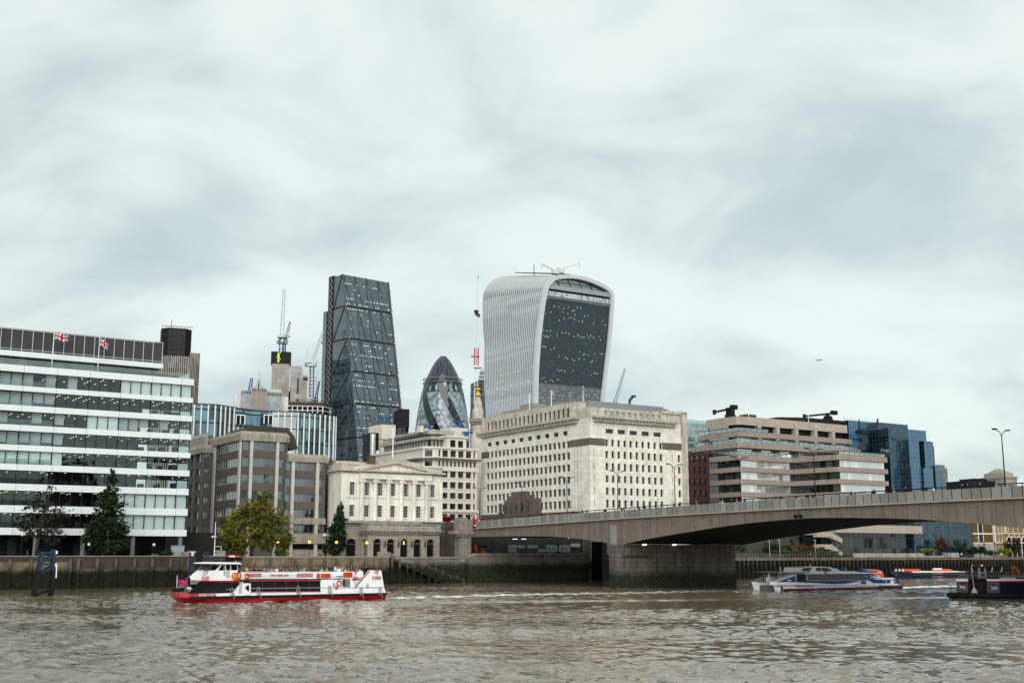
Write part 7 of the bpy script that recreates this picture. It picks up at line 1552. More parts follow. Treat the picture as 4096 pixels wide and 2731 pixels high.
# airliner far off
Y = 5200.; x, z = D(3275, 1440, Y); r0 = thing('aeroplane', 'tiny airliner flying left in the pale sky right of centre', 'aeroplane', (x, Y, z), R(8)); PM = P('airliner_grey', (.16, .19, .21), .5)
mb = MB(); mb.smooth = True; mb.tube([(-15, 0, -.6), (-13.5, 0, -.2), (-9, 0, 0), (9, 0, .4), (14, 0, 1.4), (15.5, 0, 2)], [.3, 1.3, 2., 2., 1.1, .3], 10); mb.build('fuselage', PM, r0)
for sg in (-1, 1): mb = MB(); mb.add([(-4, sg * 1.5, -.6), (2, sg * 1.5, -.6), (6, sg * 15, 1.0 + .5 * sg), (4, sg * 15, 1.1 + .5 * sg), (-4, sg * 1.5, -1), (2, sg * 1.5, -1), (6, sg * 15, .8 + .5 * sg), (4, sg * 15, .9 + .5 * sg)], [(0, 1, 2, 3), (7, 6, 5, 4), (0, 4, 5, 1), (1, 5, 6, 2), (2, 6, 7, 3), (3, 7, 4, 0)]); mb.build('wing', PM, r0)
mb = MB(); mb.add([(10, -.2, 1.8), (14.5, -.2, 2), (17.5, -.2, 7), (15.5, -.2, 7), (10, .2, 1.8), (14.5, .2, 2), (17.5, .2, 7), (15.5, .2, 7)], [(0, 1, 2, 3), (7, 6, 5, 4), (0, 4, 5, 1), (1, 5, 6, 2), (2, 6, 7, 3), (3, 7, 4, 0)]); mb.build('tail_fin', PM, r0)
mb = MB(); mb.tube([(-3.5, -5, -2), (0, -5, -2)], .9, 8); mb.tube([(-3.5, 5, -2), (0, 5, -2)], .9, 8); mb.build('engines', PM, r0)
# brick house between the brown block and the hall
t0 = 26.; s0, z1 = F(1298, 1838, t0); s1 = F(1330, 1838, t0)[0]; org = (s0, t0, GZ); r0 = thing('brick_house', 'narrow brown brick house squeezed between concrete office and columned hall', 'building', W(*org))
mb = MB(org); mb.box(s0, s1 + 2, t0, t0 + 14, GZ, z1); mb.build('wall', M('stock_brick', (.15, .11, .075), .9, brick=(.4, .15, .02, 1.4)), r0); mb = MB(org); a, za = F(1310, 1878, t0 - .1); b, zb = F(1319, 1896, t0 - .1); mb.box(a, b, t0 - .1, t0 - .002, zb, za); mb.build('window', P('sash_white', (.74, .74, .72), .4), r0)
mb = MB(org); mb.box(s0 + .5, s1 - .5, t0 + 2, t0 + 4, z1 + .003, z1 + 1.3); mb.build('roof_box', P('plant_white', (.6, .58, .53), .6), r0)
# ------------------------------------------------------------------ trees and shrubs
def LEAF(name, col, col2, var=.5):
 if name in MATS: return MATS[name]
 m = bpy.data.materials.new(name); m.use_nodes = True; n = NT(m.node_tree); b = n.n['Principled BSDF']
 p = n.new('ShaderNodeNewGeometry').outputs['Position']
 k = n.ramp(n.noise(p, .5, 4, .62), .34, .64); g = n.ramp(n.noise(p, 5, 2), .3, .7, 1 - var, 1 + var)
 n.set(b.inputs['Base Color'], n.mix(1., n.mix(k, (*col, 1), (*col2, 1)), n.comb(g, g, g), 'MULTIPLY'))
 b.inputs['Roughness'].default_value = .6; b.inputs['Specular IOR Level'].default_value = .25
 MATS[name] = m; return m
BARK = M('bark', (.075, .06, .045), .95, .1, var=.3, scale=1.5)
def crown(mb, blobs, n, size, rs, gap=.0):
 tot = sum((a[3] * a[4] * a[5]) ** (2 / 3) for a in blobs)
 for cx, cy, cz, rx, ry, rz in blobs:
  k = int(n * (rx * ry * rz) ** (2 / 3) / tot)
  cl = [(rs.gauss(0, 1), rs.gauss(0, 1), rs.gauss(0, 1)) for _ in range(max(4, k // 16))]
  for i in range(k):
   d = cl[rs.randrange(len(cl))]; L = math.sqrt(sum(v * v for v in d)) or 1
   q = rs.uniform(.55, 1.02) if rs.random() < .8 else rs.uniform(.1, .6)
   q *= 1 + .16 * math.sin(d[0] * 7 + d[1] * 5) * math.cos(d[2] * 6)
   p = Vector((cx + rx * (d[0] / L * q + rs.gauss(0, .09)), cy + ry * (d[1] / L * q + rs.gauss(0, .09)), cz + rz * (d[2] / L * q + rs.gauss(0, .09))))
   u = Vector((rs.gauss(0, 1), rs.gauss(0, 1), rs.gauss(0, .6))).normalized(); v = u.cross(Vector((rs.gauss(0, 1), rs.gauss(0, 1), rs.gauss(0, 1)))).normalized()
   s_ = size * rs.uniform(.55, 1.35); mb.add([p - u * s_ - v * s_ * .45, p + u * s_ * .2 - v * s_ * .6, p + u * s_, p + v * s_ * .55], [(0, 1, 2, 3)])
def tree(name, label, cat, s, t, z0, h, blobs, n, size, mat, trunk=.3, lean=0., limbs=6, seed=1, group=None):
 rs = random.Random(seed); o = (s, t, z0); r0 = thing(name, label, cat, W(*o), AL, group)
 mb = MB(o); mb.smooth = True; top = (s + lean, t, z0 + h * .8)
 mid = (s + lean * .35 + .1, t + .1, z0 + h * .4); mb.tube([(s, t, z0 - .1), mid, top], [trunk, trunk * .7, trunk * .18], 8)
 for i in range(limbs):
  b_ = blobs[i % len(blobs)]; f_ = .3 + .5 * i / max(1, limbs); st = (s + lean * f_, t, z0 + h * f_ * .8); en = (s + b_[0] + rs.uniform(-.5, .5) * b_[3], t + b_[1] + rs.uniform(-.5, .5) * b_[4], z0 + b_[2] + rs.uniform(-.2, .5) * b_[5])
  mb.tube([st, ((st[0] + en[0]) / 2, (st[1] + en[1]) / 2, (st[2] + en[2]) / 2 + .3), en], [trunk * .35, trunk * .22, .03], 5)
 mb.build('trunk', BARK, r0)
 mb = MB(o); crown(mb, [(s + a, t + b, z0 + c, d, e, f) for a, b, c, d, e, f in blobs], n, size, rs); mb.build('crown', mat, r0); return r0
L1 = LEAF('leaf_dark', (.005, .014, .005), (.016, .034, .009)); L2 = LEAF('leaf_sparse', (.018, .015, .007), (.014, .02, .008)); L3 = LEAF('leaf_turning', (.035, .06, .006), (.16, .135, .010), .32); L4 = LEAF('leaf_rust', (.09, .035, .014), (.13, .06, .02)); L5 = LEAF('leaf_green', (.02, .05, .012), (.05, .085, .02)); L6 = LEAF('leaf_red', (.05, .018, .012), (.085, .03, .02)); L7 = LEAF('leaf_lime', (.12, .14, .01), (.22, .2, .012))
def pz(u, v, t): s, z = F(u, v, t); return s, z
def px_tree(name, label, cat, u, vb, t, blobs_px, n, size, mat, **k):
 """crown blobs given as photo extents (u0,u1,v0,v1); depth equals the width"""
 s0, _ = F(u, vb, t); z0 = k.pop('z0', GZ); bl = []
 for u0, u1, v0, v1 in blobs_px:
  a, zt = F(u0, v0, t); b, zb = F(u1, v1, t); bl.append(((a + b) / 2 - s0, 0, (zt + zb) / 2 - z0, (b - a) / 2 * .95, (b - a) / 2 * .8, (zt - zb) / 2))
 h = max(b_[2] + b_[5] for b_ in bl); return tree(name, label, cat, s0, t, z0, h, bl, n, size, mat, **k)
px_tree('tree', 'sparse brownish tree with bare leader shoot in front of the ribbon-window office', 'tree', 142, 2222, 3., [(80, 200, 1990, 2060), (170, 285, 2015, 2100), (65, 160, 2050, 2130), (95, 240, 2080, 2160), (170, 270, 2110, 2190), (85, 150, 2120, 2175), (195, 225, 1880, 1990)], 2300, .24, L2, trunk=.34, limbs=16, seed=4, lean=1.2)
px_tree('tree', 'dense dark green tree of conical shape in front of the ribbon-window office', 'tree', 412, 2222, 3., [(425, 470, 1880, 1950), (405, 480, 1935, 2010), (370, 500, 1985, 2085), (335, 515, 2060, 2150), (325, 430, 2100, 2190), (420, 525, 2110, 2200), (350, 500, 2140, 2215)], 6800, .30, L1, trunk=.3, seed=5)
px_tree('tree', 'broad yellow-green tree turning autumn gold in front of the brown concrete office', 'tree', 1000, 2222, 2.2, [(1010, 1090, 1962, 2050), (940, 1110, 2000, 2100), (1070, 1165, 2035, 2150), (895, 1000, 2025, 2130), (875, 980, 2080, 2190), (960, 1120, 2070, 2190), (1080, 1172, 2110, 2200), (905, 1010, 2130, 2215), (1040, 1110, 2150, 2215), (1100, 1155, 2185, 2245)], 8600, .27, L3, trunk=.42, lean=2.0, limbs=9, seed=6)
px_tree('shrub', 'dark shrub standing under the yellow-green tree', 'shrub', 930, 2222, 4, [(885, 985, 2150, 2222)], 1200, .3, L1, trunk=.1, seed=7)
px_tree('climbing_ivy', 'dark ivy climbing the left flank of the columned hall', 'ivy', 1345, 2222, 12.8, [(1350, 1374, 2008, 2080), (1333, 1380, 2045, 2130), (1314, 1378, 2080, 2180), (1306, 1386, 2130, 2210), (1304, 1372, 2165, 2226), (1340, 1378, 2100, 2200), (1370, 1392, 2072, 2082)], 5200, .30, LEAF('leaf_ivy', (.006, .017, .007), (.015, .04, .012)), trunk=.08, seed=8)
px_tree('shrub', 'dark low shrub beside the white kiosk', 'shrub', 665, 2222, 6, [(645, 692, 2196, 2224)], 500, .22, L1, trunk=.08, seed=9)
px_tree('plant', 'yellow-green potted plant on the river wall', 'plant', 618, 2224, 1.5, [(604, 632, 2213, 2224)], 300, .12, L7, trunk=.04, seed=10)
sh = [('tree', 'round clipped green tree nearest the bridge pier, left one of a pair', 2945, (2932, 2953, 2170, 2202), L5), ('tree', 'round clipped green tree nearest the bridge pier, right one of a pair', 2967, (2954, 2982, 2170, 2205), L5),
   ('shrub', 'tall dark green shrub left of the rust-coloured shrubs by the podium', 3085, (3052, 3120, 2167, 2210), L1), ('shrub', 'green bush behind the first rust-coloured shrub', 3145, (3120, 3182, 2170, 2200), L5), ('shrub', 'rust-coloured shrub, left one of the autumn shrubs on the quay', 3155, (3128, 3184, 2178, 2206), L4), ('shrub', 'rust-coloured shrub in the middle of the autumn shrubs on the quay', 3212, (3192, 3228, 2178, 2200), L4), ('shrub', 'small rust-coloured shrub right of the middle autumn shrub', 3241, (3228, 3258, 2181, 2202), L4), ('shrub', 'rust-coloured shrub at the foot of the outside stairs', 3282, (3264, 3298, 2185, 2206), L4),
   ('hedge', 'low green hedge along the quay rail under the bridge arch', 3150, (3065, 3170, 2198, 2214), L5), ('hedge', 'right part of the low green hedge by the stairs', 3240, (3165, 3330, 2200, 2214), L5),
   ('tree', 'small red-leaved tree before the blue glass building', 3762, (3738, 3786, 2140, 2205), L6), ('tree', 'dark evergreen bush tree right of the red-leaved tree', 3838, (3812, 3864, 2158, 2215), L1), ('shrub', 'dark shrub before the blank brick wing', 3892, (3872, 3908, 2186, 2216), L1), ('shrub', 'pointed dark green shrub before the pale stone base', 3922, (3900, 3945, 2182, 2216), L1), ('shrub', 'low green shrub right of the pointed dark one', 3962, (3940, 3985, 2200, 2218), L5), ('shrub', 'bright yellow-green bush at far right by the arcade', 4020, (3996, 4040, 2190, 2216), L7), ('tree', 'tall dark conical tree in front of the brick arcade', 4040, (4022, 4068, 2150, 2215), L1), ('tree', 'reddish-brown tree at the right end of the brick arcade', 4066, (4052, 4084, 2150, 2212), L6), ('shrub', 'olive grasses clump left of the red-leaved tree', 3712, (3690, 3735, 2192, 2206), L7)]
for i, (nm, lab, u, e, m) in enumerate(sh): px_tree(nm, lab, nm, u, 2218, 5. if i < 10 else 8., [e, ((e[0] * 2 + e[1]) / 3, e[1], e[2] + (e[3] - e[2]) * .2, e[3]), (e[0], (e[0] + e[1] * 2) / 3, e[2] + (e[3] - e[2]) * .3, e[3])], 900 if nm != 'hedge' else 1500, .26, m, trunk=.12, seed=20 + i, limbs=3)
a, z = F(3440, 2100, 7)[0], 0; b = F(3672, 2096, 7)[0]; zp = Fz(2102, 6, 3560); o = (a, 7, zp)
r0 = thing('planting', 'strip of low green planting on the podium roof under the bridge', 'plants', W(*o)); mb = MB(o); rs = random.Random(9)
crown(mb, [(a + (b - a) * k / 9, 7, zp + .3, 1.5, .8, .5 + .3 * (k % 3)) for k in range(10)], 1500, .22, rs); tag(mb.build('foliage', L5, r0), kind='stuff')
# ------------------------------------------------------------------ lamps on bridge and quay
LB = MB(); LB.tube([(0, 0, 0), (0, 0, 1.0), (0, 0, 8.0)], [.13, .1, .06], 8); LBp = LB.mesh('pole', BLACK)
LA = []
for sg in (-1, 1): mb = MB(); mb.tube([(0, 0, 7.95), (sg * .35, 0, 8.45), (sg * 1.1, 0, 8.75)], .05, 6); LA.append(mb.mesh('arm', BLACK))
mb = MB(); mb.loft([[(x, -w_, z), (x, w_, z), (x, w_ * .8, z + h), (x, -w_ * .8, z + h)] for x, w_, z, h in ((-.45, .1, 8.72, .1), (-.2, .22, 8.7, .16), (.3, .24, 8.72, .18), (.55, .12, 8.78, .1))]); LH = mb.mesh('lamp_head', P('lamp_head_grey', (.03, .032, .034), .5))
ordn = ['first', 'second', 'third', 'fourth', 'fifth', 'sixth', 'seventh', 'eighth', 'ninth']
for i in range(9):
 t = 4.5 - 16.6 * i if i else 5.2; s = 4.2; z = lerp(pbot, max(0, -t)) + .55
 r0 = thing('street_lamp', 'twin-arm black bridge lamp, %s from the left along the bridge' % ordn[i], 'street lamp', W(s, t, z), AL + math.pi / 2 * .0, 'twin-arm lamps along the bridge')
 inst(LBp, 'pole', r0, (0, 0, 0))
 for m_, sg in zip(LA, (-1, 1)): inst(m_, 'arm', r0, (0, 0, 0)); inst(LH, 'lamp_head', r0, (sg * 1.35, 0, .02), 0 if sg > 0 else math.pi)
GL_ = MB(); GL_.smooth = True; GL_.ball((0, 0, 0), .3, 12, 8); gm = GL_.mesh('globe', LAMP('amber_globe', (1, .48, .06), .9)); gw = GL_.mesh('globe', P('pearl_globe', (.62, .56, .44), .3))
def post_lamp(u, v, t, lab, globe, grp, r=1.):
 s, z = F(u, v, t); r0 = thing('street_lamp', lab, 'street lamp', W(s, t, GZ), AL, grp); mb = MB(); mb.tube([(0, 0, 0), (0, 0, .8), (0, 0, z - GZ - .25)], [.11, .07, .05], 8); mb.build('post', BLACK, r0)
 inst(globe, 'globe', r0, (0, 0, z - GZ)); mb = MB(); mb.lathe([(.05, z - GZ - .4), (.16, z - GZ - .3), (.1, z - GZ - .24)], (0, 0, 0), 8); mb.build('collar', BLACK, r0)
for i, (u, v, lab) in enumerate([(1111, 2166, 'lit amber globe lamp glowing through the right side of the yellow-green tree'), (1238, 2167, 'lit amber globe lamp in front of the brown office ground floor'), (1346, 2168, 'lit amber globe lamp beside the ivy'), (1467, 2170, 'lit amber globe lamp at the corner of the arcade')]): post_lamp(u, v, 1.6 if i else 1.2, lab, gm, 'amber globe lamps on the riverside walk')
for u, v, lab in ((89, 2137, 'unlit pearl globe lamp beside the sparse brownish tree'), (356, 2176, 'unlit pearl globe lamp beside the dense dark tree'), (616, 2178, 'unlit pearl globe lamp near the right columns of the ribbon-window office')): post_lamp(u, v, 1.6, lab, gw, 'pearl globe lamps on the riverside walk')
def lantern(u, v, t, z0, lab):
 s, z = F(u, v, t); r0 = thing('street_lamp', lab, 'street lamp', W(s, t, z0), AL, 'black lantern lamps'); h = z - z0; mb = MB(); mb.lathe([(.22, 0), (.2, .5), (.09, .7), (.06, h - .9)], (0, 0, 0), 8); mb.bar((-.35, 0, h - 1.2), (.35, 0, h - 1.2), .06); mb.build('post', BLACK, r0)
 mb = MB(); mb.lathe([(.06, h - .9), (.2, h - .55), (.26, h - .2), (.08, h), (.03, h + .25)], (0, 0, 0), 8); mb.build('lantern_head', P('lantern_glass', (.06, .06, .06), .3), r0)
lantern(1970, 2165, .6, zt1, 'black lantern lamp on the terrace wall under the bridge end'); lantern(2232, 2175, .6, zt1, 'shorter black lantern lamp before the lit shopfront under the bridge')
for u, v, lab in ((3794, 2152, 'black lantern lamp between red-leaved tree and evergreen'), (3936, 2170, 'black lantern lamp before the pale stone base'), (3977, 2165, 'black lantern lamp at the sash-window bay of the brick hall'), (4015, 2166, 'black lantern lamp at the start of the brick arcade')): lantern(u, v, 6., GZ, lab)
for u, lab in ((3077, 'slim white lamp post left of the rust-coloured shrubs'), (3118, 'slim white lamp post between green bush and rust-coloured shrub'), (3260, 'slim white lamp post beside the outside stairs')):
 s, z = F(u, 2160, 2.5); r0 = thing('street_lamp', lab, 'street lamp', W(s, 2.5, GZ), AL, 'slim white lamp posts'); mb = MB(); mb.tube([(0, 0, 0), (0, 0, z - GZ)], .06, 6); mb.build('post', P('pale_post', (.5, .52, .5), .5), r0); mb = MB(); mb.box(-.6, .1, -.12, .12, z - GZ, z - GZ + .14); mb.build('lamp_head', P('pale_post', (.5, .52, .5), .5), r0)
# ------------------------------------------------------------------ mooring frames
DBL = M('dolphin_blue', (.02, .055, .11), .6, .3, var=.35, streak=.5); DBR = M('dolphin_rust', (.018, .015, .014), .8, .2, var=.4, scale=1.)
def dolphin():
 t = -37.4; q = lambda u, v: F(u, v, t); o = (q(172, 2384)[0], t, 0); r0 = thing('mooring_frame', 'blue and rusty steel mooring frame standing in the river at far left', 'mooring frame', W(*o))
 dp = 1.8; A0, A1, B0, B1 = q(137, 2392), q(173.5, 2206), q(208, 2392), q(219, 2196)
 P_ = lambda a, b, z: a[0] + (b[0] - a[0]) * (z - a[1]) / (b[1] - a[1])
 zm = q(160, 2280)[1]
 for y in (t, t + dp):
  for a, b in ((A0, A1), (B0, B1)):
   mb = MB(o); mb.bar((a[0], y, a[1]), (P_(a, b, zm), y, zm), .42); mb.build('leg', DBR, r0); mb = MB(o); mb.bar((P_(a, b, zm), y, zm), (b[0], y, b[1]), .38); mb.build('leg', DBL, r0)
  for v, m in ((2209, DBL), (2255, DBL), (2301, DBR), (2350, DBR)):
   z = q(190, v)[1]; mb = MB(o); mb.bar((P_(A0, A1, z), y, z), (P_(B0, B1, z), y, z), .26); mb.build('cross_beam', m, r0)
  zz_ = [q(190, v)[1] for v in (2214, 2250, 2260, 2296, 2306, 2342, 2356, 2384)]
  for i, m in zip(range(0, 8, 2), (DBL, DBL, DBR, DBR)): mb = MB(o); mb.bar((P_(B0, B1, zz_[i]), y, zz_[i]), (P_(A0, A1, zz_[i + 1]), y, zz_[i + 1]), .2); mb.build('brace', m, r0)
 for v, m in ((2209, DBL), (2255, DBL), (2350, DBR)):
  z = q(190, v)[1]
  for a, b in ((A0, A1), (B0, B1)): mb = MB(o); mb.bar((P_(a, b, z), t, z), (P_(a, b, z), t + dp, z), .2); mb.build('cross_beam', m, r0)
 mb = MB(o); z0, z1 = q(218, 2310)[1], q(218, 2262)[1]; mb.bar((P_(B0, B1, z0) + .33, t - .36, z0), (P_(B0, B1, z1) + .33, t - .36, z1), .14); mb.build('gauge_board', WHITE, r0)
 for v in (2208, 2258): mb = MB(o); z = q(222, v)[1]; mb.box(P_(B0, B1, z) + .1, P_(B0, B1, z) + .35, t - .4, t - .3, z - .22, z + .22); mb.build('white_plate', WHITE, r0)
dolphin()
def dolphin2():
 t = -24.; q = lambda u, v: F(u, v, t); x = q(792, 2300)[0]; o = (x, t, 0); r0 = thing('mooring_frame', 'blue steel mooring frame with rusty pile half hidden behind the red and white cruiser', 'mooring frame', W(*o))
 mb = MB(o); mb.tube([(x, t, -1), (x, t, q(792, 2195)[1])], .55, 12); mb.build('pile', DBR, r0)
 a, b = q(803, 2208), q(836, 2208)
 for y in (t, t + 2.5):
  for u in (782, 803, 833): mb = MB(o); mb.bar((q(u, 2206)[0], y, -1), (q(u - 2, 2206)[0], y, q(u, 2208)[1]), .3); mb.build('leg', DBL, r0)
  for v in (2211, 2254): mb = MB(o); mb.bar((q(803, v)[0], y, q(803, v)[1]), (q(836, v)[0], y, q(836, v)[1]), .26); mb.build('cross_beam', DBL, r0)
  for v0, v1 in ((2215, 2250), (2258, 2290)): mb = MB(o); p0, p1 = q(804, v0), q(836, v1); mb.bar((p0[0], y, p0[1]), (p1[0], y, p1[1]), .2); mb.build('brace', DBL, r0)
 mb = MB(o); p0, p1 = q(801, 2215), q(800, 2312); mb.bar((p0[0] - .1, t - .4, p0[1]), (p1[0] - .1, t - .4, p1[1]), .16); mb.build('gauge_board', WHITE, r0)
dolphin2()
# ------------------------------------------------------------------ odds and ends on the walk
def small(name, lab, cat, u0, u1, v0, t, mat, dep=1.5, z0=GZ, extra=None):
 a, z1 = F(u0, v0, t); b = F(u1, v0, t)[0]; o = ((a + b) / 2, t, z0); r0 = thing(name, lab, cat, W(*o)); mb = MB(o); mb.box(a, b, t, t + dep, z0, z1 - .1); mb.build('body', mat, r0); mb = MB(o); mb.box(a - .06, b + .06, t - .06, t + dep + .06, z1 - .096, z1); mb.build('lid', STEEL, r0); return r0, o, a, b, z1
r0, o, a, b, z1 = small('kiosk', 'white site cabin on the walk behind the river wall', 'cabin', 760, 788, 2202, 3, P('cabin_white', (.68, .69, .68), .5)); mb = MB(o); mb.box(a - 1.2, a - .1, 3.2, 4.4, GZ, z1 - .2); mb.build('side_locker', STEEL, r0)
r0, o, a, b, z1 = small('notice_board', 'grey and white notice panel between the right columns of the ribbon-window office', 'panel', 686, 738, 2180, 7, P('panel_grey', (.32, .36, .38), .5), .3); mb = MB(o); mb.box(a + .3, a + 1, 6.95, 6.998, GZ + 1.2, GZ + 1.9); mb.box(b - 1.1, b - .2, 6.95, 6.998, GZ + .8, GZ + 2); mb.build('poster', P('poster', (.25, .33, .38), .5), r0)
r0, o, a, b, z1 = small('storage_bin', 'sloped grey steel bin at the end of the brick river wall', 'bin', 868, 902, 2207, 1.2, P('bin_grey', (.33, .34, .34), .5), 1.8); mb = MB(o); mb.loft([[(a, 1.2, z), (b, 1.2, z), (b, 2.4, z + .001), (a, 2.4, z + .001)] for z in (z1 + .002, z1 + .3)]); mb.build('hood', STEEL, r0)
t = .8; s0, z0 = F(906, 2227, t); s1, z1 = F(960, 2220, t); o = (s0, t, z0); r0 = thing('barrier', 'red and white gangway barrier board with rust-coloured railing above', 'barrier', W(*o))
for k in range(5): mb = MB(o); a = s0 + (s1 - s0) * k / 5; mb.box(a + .003, a + (s1 - s0) / 5, t - .1, t, z0, z1); mb.build('board', P('barrier_white', (.75, .75, .73), .5) if k in (1, 3) and k != 3 or k == 2 else P('barrier_red', (.75, .06, .02), .5), r0)
mb = MB(o); zt = F(930, 2204, t)[1]
for k in range(8): x = s0 + (s1 - s0) * k / 7; mb.bar((x, t, z1), (x, t, zt), .08)
mb.bar((s0, t, zt), (s1, t, zt), .09); mb.bar((s0, t, (z1 + zt) / 2), (s1, t, (z1 + zt) / 2), .07); mb.build('railing', P('rust_rail', (.16, .06, .03), .7), r0)
mb = MB(o); mb.box(s0 - .3, s1 + .4, t + .05, 3.1, z0 - .7, z0 - .1); mb.build('gangway', BLACK, r0)
t = 1.4; s0, z1 = F(863, 2085, t); o = (s0, t, GZ); r0 = thing('signal_mast', 'white and red signal mast with ladder left of the yellow-green tree', 'mast', W(*o)); mb = MB(o); mb.tube([(s0, t, GZ), (s0, t, z1)], [.1, .06], 6); mb.build('pole', WHITE, r0)
mb = MB(o); x = F(885, 2190, t)[0]; zl = F(863, 2188, t)[1]
for k in range(4): z = GZ + .6 + .8 * k; mb.bar((s0, t, z), (x, t, z), .07)
mb.bar((x, t, GZ), (x, t, zl), .08); mb.build('railing', WHITE, r0); mb = MB(o); z = F(863, 2145, t)[1]; mb.box(s0 - .7, s0 + .2, t - .2, t + .2, z - .2, z + .15); mb.build('signal_box', P('signal_cream', (.55, .52, .4), .5), r0); mb = MB(o); mb.ball((s0, t, z1), .13); mb.build('red_tip', RED, r0)
s, z = F(1297, 2140, 18.4); o = (s, 18.4, z); r0 = thing('security_camera', 'white security camera bracket on the corner of the brown office', 'camera', W(*o)); mb = MB(o); mb.bar((s, 18.4, z), (s + 1, 18.2, z + .1), .12); mb.build('bracket', WHITE, r0); mb = MB(o); mb.box(s + .8, s + 1.5, 17.9, 18.3, z - .1, z + .3); mb.box(s - .3, s + .3, 18.1, 18.5, z - .2, z + .4); mb.build('housing', WHITE, r0)
r0, o, a, b, z1 = small('information_hut', 'small dark hut with arched roof and coloured posters under the bridge end', 'hut', 1915, 1952, 2190, 4, P('hut_brown', (.03, .022, .018), .7), 1.4, z0=GZ)
mb = MB(o); c_ = (a + b) / 2; mb.slab([(a - .2, z1 + .003), (b + .2, z1 + .003), (b - .3, z1 + .35), (c_, z1 + .5), (a + .3, z1 + .35)], -.1, 1.5, fS(4)); mb.build('roof', BLACK, r0)
for x0, x1, m in ((.15, .35, P('poster_red', (.3, .03, .02), .6)), (.4, .6, P('poster_gold', (.35, .2, .03), .6)), (.7, .9, P('poster_blue', (.06, .1, .16), .6))): mb = MB(o); mb.box(a + (b - a) * x0, a + (b - a) * x1, 3.95, 3.998, z1 - 1.6, z1 - .3); mb.build('poster', m, r0)
s, z = F(1905, 2200, 2.6); o = (s, 2.6, z - 2); r0 = thing('lifebuoy_case', 'long red lifesaving case leaning against the abutment', 'lifebuoy case', W(*o)); mb = MB(o); mb.smooth = True; mb.tube([(s - .4, 2.6, z + 1.2), (s - .2, 2.6, z + .9), (s + .2, 2.6, z - .2), (s + .35, 2.6, z - .8)], [.1, .34, .36, .12], 10); mb.build('case', P('case_red', (.42, .02, .03), .4), r0); mb = MB(o); mb.bar((s, 2.7, z - 2), (s, 2.7, z), .1); mb.build('stand', BLACK, r0)
# road things at the left bridge end
def bus():
 s, t = 7.2, 24.; z = 12.42; o = (s, t, z); x, _ = F(1780, 2090, t); s = x + .4; o = (s, t, z)
 r0 = thing('bus', 'red double-decker bus emerging behind the right corner of the columned hall', 'bus', W(*o)); zt = Fz(2062, t, 1780)
 mb = MB(o); L = 10.5
 rings = [[(s + w_ * k, t + y, z + .35 + (h - .35) * hk) for w_, h in ((-1.25, .35), (-1.25, zt - z - .5), (-1., zt - z), (1., zt - z), (1.25, zt - z - .5), (1.25, .35))] for y, k, hk in ((0, .93, .95), (.25, 1, 1), (L - .3, 1, 1), (L, .95, .97))]
 mb.loft(rings); mb.build('body', RED, r0)
 for z0, z1_ in ((.55, .86), (.2, .44)): H_ = zt - z; mb = MB(o); mb.box(s - 1.05, s + 1.05, t - .03, t + .1, z + H_ * z0, z + H_ * z1_); mb.build('windscreen', BLACK, r0); m2 = MB(o); m2.box(s - 1.262, s - 1.2, t + .6, t + L - .6, z + H_ * z0 + .15, z + H_ * z1_); m2.build('side_windows', BLACK, r0)
 for e in (-.9, .9): mb = MB(o); mb.box(s + e - .14, s + e + .14, t - .04, t + .1, z + .55, z + .75); mb.build('headlight', LAMP('headlight_glow', (1, 1, .9), 1.5), r0)
 for y in (2.2, L - 2.4):
  for e in (-1.15, 1.15): mb = MB(o); mb.tube([(s + e - .14, t + y, z + .5), (s + e + .14, t + y, z + .5)], .5, 14); mb.build('wheel', BLACK, r0)
bus()
def van(lab, u0, u1, v0, t, hgt=2.1):
 a, zt = F(u0, v0, t); b = F(u1, v0, t)[0]; z = 12.45; o = ((a + b) / 2, t, z); r0 = thing('parked_car', lab, 'car', W(*o)); c_ = o[0]; w_ = (b - a) / 2
 mb = MB(o); mb.smooth = False; mb.loft([[(c_ + x * w_, t + y, zz_) for x, zz_ in ((-1, z + .35), (-1, z + .95), (-.86, h_), (.86, h_), (1, z + .95), (1, z + .35))] for y, h_ in ((0, z + .9), (1.0, z + 1.0), (1.9, zt), (3.6, zt), (4.3, z + 1.0))]); mb.build('body', RED, r0)
 mb = MB(o); mb.quad((c_ - .8 * w_, t + 1.06, z + 1.06), (c_ + .8 * w_, t + 1.06, z + 1.06), (c_ + .76 * w_, t + 1.8, zt - .08), (c_ - .76 * w_, t + 1.8, zt - .08)); mb.build('windscreen', BLACK, r0)
 for y in (.8, 3.4):
  for e in (-1, 1): mb = MB(o); mb.tube([(c_ + e * w_ * .8, t + y, z + .33), (c_ + e * w_ * 1.01, t + y, z + .33)], .33, 12); mb.build('wheel', BLACK, r0)
van('red car roof showing behind the retaining wall left of the abutment pier', 1812, 1836, 2084, 16); van('red car top behind the first bridge parapet panels', 1922, 1942, 2075, 6)
t = 4.4; a, z1 = F(1885, 2056, t); b, z0 = F(1900, 2068, t); o = ((a + b) / 2, t, 13.2); r0 = thing('road_sign', 'square orange-red roadworks notice with lines of lettering at the bridge end', 'sign', W(*o)); mb = MB(o); mb.box(a, b, t, t + .06, z0, z1); mb.build('panel', P('notice_red', (.80, .05, .012), .5), r0); mb = MB(o); mb.box(o[0] - .06, o[0] + .06, t + .07, t + .17, 12.4, z1); mb.build('post', STEEL, r0)
mb = MB(o);
for k in range(4): mb.box(a + .12, b - .12 - .1 * (k % 2), t - .012, t - .004, z1 - .2 - .14 * k, z1 - .13 - .14 * k)
mb.build('lettering', P('notice_ink', (.55, .35, .25), .6), r0)
